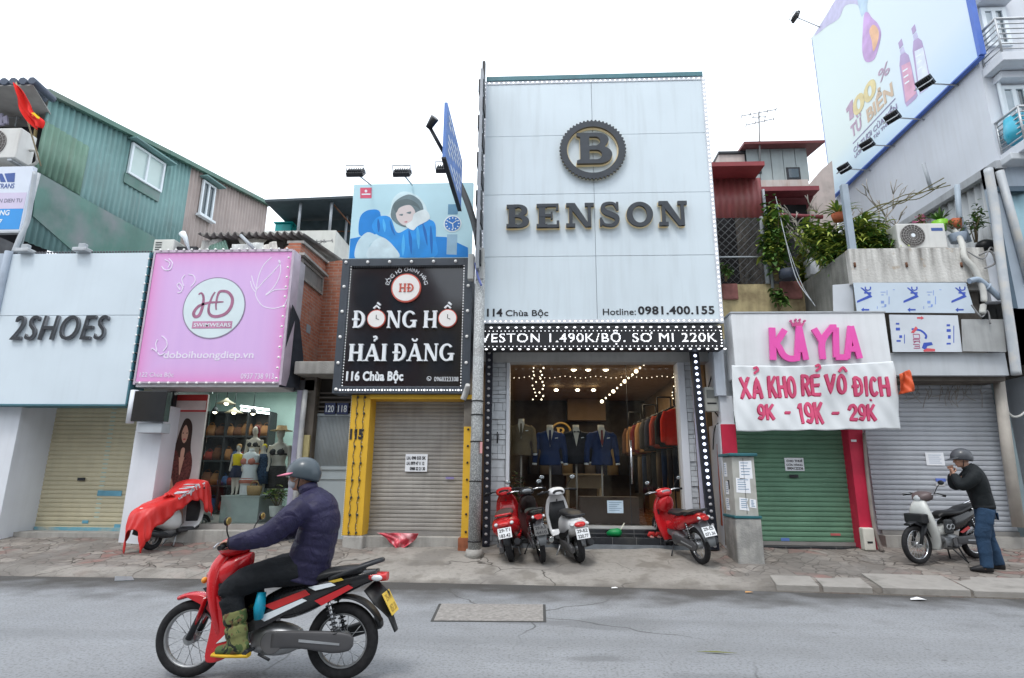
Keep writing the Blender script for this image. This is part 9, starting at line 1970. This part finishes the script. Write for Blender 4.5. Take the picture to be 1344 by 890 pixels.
tm = cloth_mat('dark_trousers', (.013,.015,.018),.85,.9,8)
b = MB(); b.sweep([(-.38,0,.80),(-.25,0,.81),(-.12,0,.80)], [.13,.17,.15], [.09,.11,.09],up=(0,0,1),seg=18)
for s in (-1,1): b.sweep(spline([(-.26,s * .1,.83),(-.02,s * .135,.80),(.17,s * .168,.735),(.255,s * .178,.66),(.225,s * .183,.57),(.195,s * .186,.47)], 5), [.115] * 6 + [.108] * 5 + [.098] * 5 + [.09] * 4 + [.085] * 6,seg=16)
b.build('trousers', tm, r, local=True, remesh=.012,smooth=3)
cam_ = NB('camouflage', .85); n1 = cam_.noise(9,3, None, .5,1.2); n2 = cam_.noise(11,3,cam_.map((1.3,1,.9),(1,2,3)),.5,1.0); cc = cam_.mix(cam_.ramp(n1,.50,.52),(.06,.10,.03),(.16,.17,.06)); cc = cam_.mix(cam_.ramp(n2,.55,.57),cc, (.012,.018,.012)); cc = cam_.mix(cam_.ramp(cam_.noise(13,2,cam_.map((1,1,1),(3,1,2))),.6,.62),cc, (.13,.08,.035)); cam_.col(cc); cam_.bump(cam_.noise(9,4),.6,.03)
for s in (-1,1):
    b = MB(); b.sweep(spline([(.205,s * .186,.53),(.19,s * .188,.46),(.165,s * .192,.36),(.14,s * .196,.27),(.13,s * .2,.24)], 5), [.088] * 6 + [.083] * 5 + [.075] * 5 + [.066] * 5,seg=16); b.sweep([(.07,s * .2,.262),(.13,s * .202,.275),(.21,s * .206,.262),(.30,s * .21,.25)], [.042,.052,.052,.04], [.05,.055,.045,.03],up=(0,0,1),seg=14)
    bo = b.build('boot', cam_.m, r, local=True, remesh=.009,smooth=3); b = MB(); b.sweep([(.05,s * .2,.222),(.13,s * .202,.222),(.22,s * .207,.222),(.325,s * .212,.225)], [.042,.05,.054,.038], [.016,.016,.014,.012],up=(0,0,1),seg=16,power=3); b.build('sole', mat('yellow_rubber', (.62,.38,.02),.6),bo, local=True)
helmet(r, Mh, mat('helmet_slate', (.06,.08,.095),.4,var=.08,coat=.3),mat('brim_pink', (.68,.2,.3),.5))
b = MB(); b.ball((.068,0,-.05),(.05,.058,.052),18,12)
for k in (-1,1): b.sweep([(.055,k * .07,-.035),(-.0,k * .087,.0)], .003,seg=6)
b.build('face_mask', mat('mask_grey', (.5,.52,.55),.8),r, local=True, xf=Mh)
Mb = bike.rotation_euler.to_matrix().to_4x4(); Mb = Matrix.LocRotScale(bike.location, bike.rotation_euler, bike.scale)
b = MB(); b.sweep([(.02,.15,.66),(.02,.165,.55),(.02,.16,.47)], [.05,.065,.05], [.03,.04,.03],up=(1,0,0),seg=14); q = b.build('hanging_bag', mat('cyan_bag', (.0,.25,.38),.5,var=.1),xf=Mb); tag(q, 'small cyan bag hanging beside the rider\'s knee', 'bag')

# ---- the man by the grey shutter
fl_ = ground_at(1303,749); m = empty('person', 'standing man in a black jacket and blue jeans with a grey helmet lighting a cigarette', 'person', fl_, None, (0,0,rad(158))); m.scale = (1.04,) * 3
b = MB(); P, Mh = head(b, (.15,0,1.555),(1,.10,-.2)); b.sweep([(.07,0,1.38),(.11,0,1.45),(.135,0,1.51)], [.062,.056,.052],seg=14)
b.sweep([(-.02,0,.88),(.0,0,1.08),(.03,0,1.25),(.06,0,1.38)], [.12,.13,.16,.11], [.08,.09,.1,.07],up=(1,0,0),seg=16)
FEET = {1: (.10,.13),-1: (-.10,-.12)}
slp = lambda s: (Matrix.Rotation(rad(158),3, 'Z') @ Vector((FEET[s][0], FEET[s][1], 0))).y * .105
for s in (-1,1):
    fx_, fy_ = FEET[s]; g0 = slp(s)
    b.sweep([(-.02,s * .09,.9),(fx_ * .5 + .03,s * .11,.5),(fx_ - .02,fy_, .09 + g0)], [.06,.05,.037],seg=12); b.sweep([(fx_ - .06,fy_, .045 + g0),(fx_ + .06,fy_ + s * .01,.045 + g0),(fx_ + .17,fy_ + s * .02,.035 + g0)], [.035,.042,.03], [.035,.032,.018],seg=10)
    el, wr = (.235,s * .20,1.17),(.285,s * .06,1.335)
    b.sweep([(.07,s * .17,1.34),el, (.27,s * .10,1.29),wr], [.05,.042,.033,.027],seg=12)
    w_ = Vector(wr); d = (Vector((.30,s * .012,1.435)) - w_).normalized(); ac = d.cross(Vector((0,1,0))).normalized(); b.sweep([w_, w_ + d * .045,w_ + d * .085], [.026,.038,.04], [.018,.017,.014],up=ac, seg=12)
    for k in range(4):
        o_ = ac * (.03 - k * .02); p0 = w_ + d * .085 + o_; inn = Vector((0,-s, 0)); b.sweep([p0,p0 + d * .032 + inn * .006,p0 + d * (.05 - .004 * k) + inn * .026,p0 + d * .04 + inn * .045], [.0092,.009,.0085,.0075],seg=8); b.ball(p0 + d * .04 + inn * .045,.0075,8,6)
    t0 = w_ + d * .03 + ac * .03; b.sweep([t0,t0 + d * .03 + ac * .022,t0 + d * .06 + ac * .02 + Vector((0,-s * .012,0))], [.013,.011,.009],seg=8)
b.build('body', skinp, m, local=True, remesh=.0075,smooth=2); eyes(m, Mh)
b = MB(); b.ball((-.014,0,.03),(.104,.084,.1),18,12); b.build('hair', mat('black_hair', (.012,.011,.01)),m, local=True, xf=Mh)
jm = cloth_mat('black_jacket', (.012,.015,.017),.7,.8,6,.2)
b = MB(); TP = spline([(-.025,.86,.165,.128),(-.02,.93,.175,.135),(.0,1.06,.19,.138),(.02,1.2,.228,.145),(.035,1.32,.222,.13),(.055,1.395,.155,.105),(.085,1.44,.09,.08)], 6); b.sweep([(q[0], 0,q[1]) for q in TP], [q[2] for q in TP], [q[3] for q in TP],up=(1,0,0),seg=24,power=2.3)
for s in (-1,1): A_ = spline([(.035,s * .18,1.36,.085),(.12,s * .225,1.25,.087),(.235,s * .205,1.175,.078),(.27,s * .13,1.255,.066),(.286,s * .07,1.32,.048)], 6); b.sweep([q[:3] for q in A_], [q[3] for q in A_],seg=16)
j = b.build('jacket', jm, m, local=True, remesh=.011,smooth=3); b = MB(); b.sweep([(.07,0,1.405),(.10,0,1.46)], [.085,.08], [.078,.074],up=(1,0,0),seg=20); b.build('collar', jm, j, local=True); b = MB(); b.sweep([(-.027,0,.845),(-.025,0,.895)], [.168,.172], [.13,.134],up=(1,0,0),seg=24,power=2.3); b.build('waistband', mat('jacket_rib', (.015,.017,.019),.9),j, local=True)
jn = cloth_mat('blue_denim', (.022,.048,.092),.85,.9,9,.3,(1,1,.8))
b = MB(); b.sweep([(-.03,0,.80),(-.028,0,.9)], [.165,.16], [.125,.12],up=(1,0,0),seg=20)
for s in (-1,1): fx_, fy_ = FEET[s]; g0 = slp(s); b.sweep(spline([(-.025,s * .085,.84),(-.0 + fx_ * .25,s * .1,.66),(fx_ * .55 + .02,s * .115,.47),(fx_ * .8,fy_, .25),(fx_ - .01,fy_, .06 + g0)], 6), [.108] * 7 + [.098] * 6 + [.085] * 6 + [.078] * 6,seg=16)
b.build('jeans', jn, m, local=True, remesh=.011,smooth=3)
pk_m = mat('denim_seam', (.02,.045,.09),.9); b = MB()
for s in (-1,1): b.sweep([(-.142,s * .07,.80),(-.144,s * .07,.70)], [.055,.05], [.006,.006],up=(1,0,0),seg=10,power=5)
b.build('back_pockets', pk_m, m, local=True)
for s in (-1,1):
    fx_, fy_ = FEET[s]; g0 = slp(s); b = MB(); b.sweep([(fx_ - .075,fy_, .045 + g0),(fx_ + .02,fy_, .05 + g0),(fx_ + .10,fy_ + s * .01,.042 + g0),(fx_ + .19,fy_ + s * .02,.03 + g0)], [.038,.045,.048,.03], [.045,.05,.038,.022],up=(0,0,1),seg=14,power=2.5); b.build('shoe', mat('shoe_black', (.02,.02,.022),.5),m, local=True)
helmet(m, Mh, mat('helmet_grey', (.06,.065,.075),.35,var=.1,coat=.2),mat('helmet_grey', (.06,.065,.075)))
b = MB(); b.rod((.098,.0,-.066),(.165,.01,-.085),.0045); b.build('cigarette', white, m, local=True, xf=Mh)
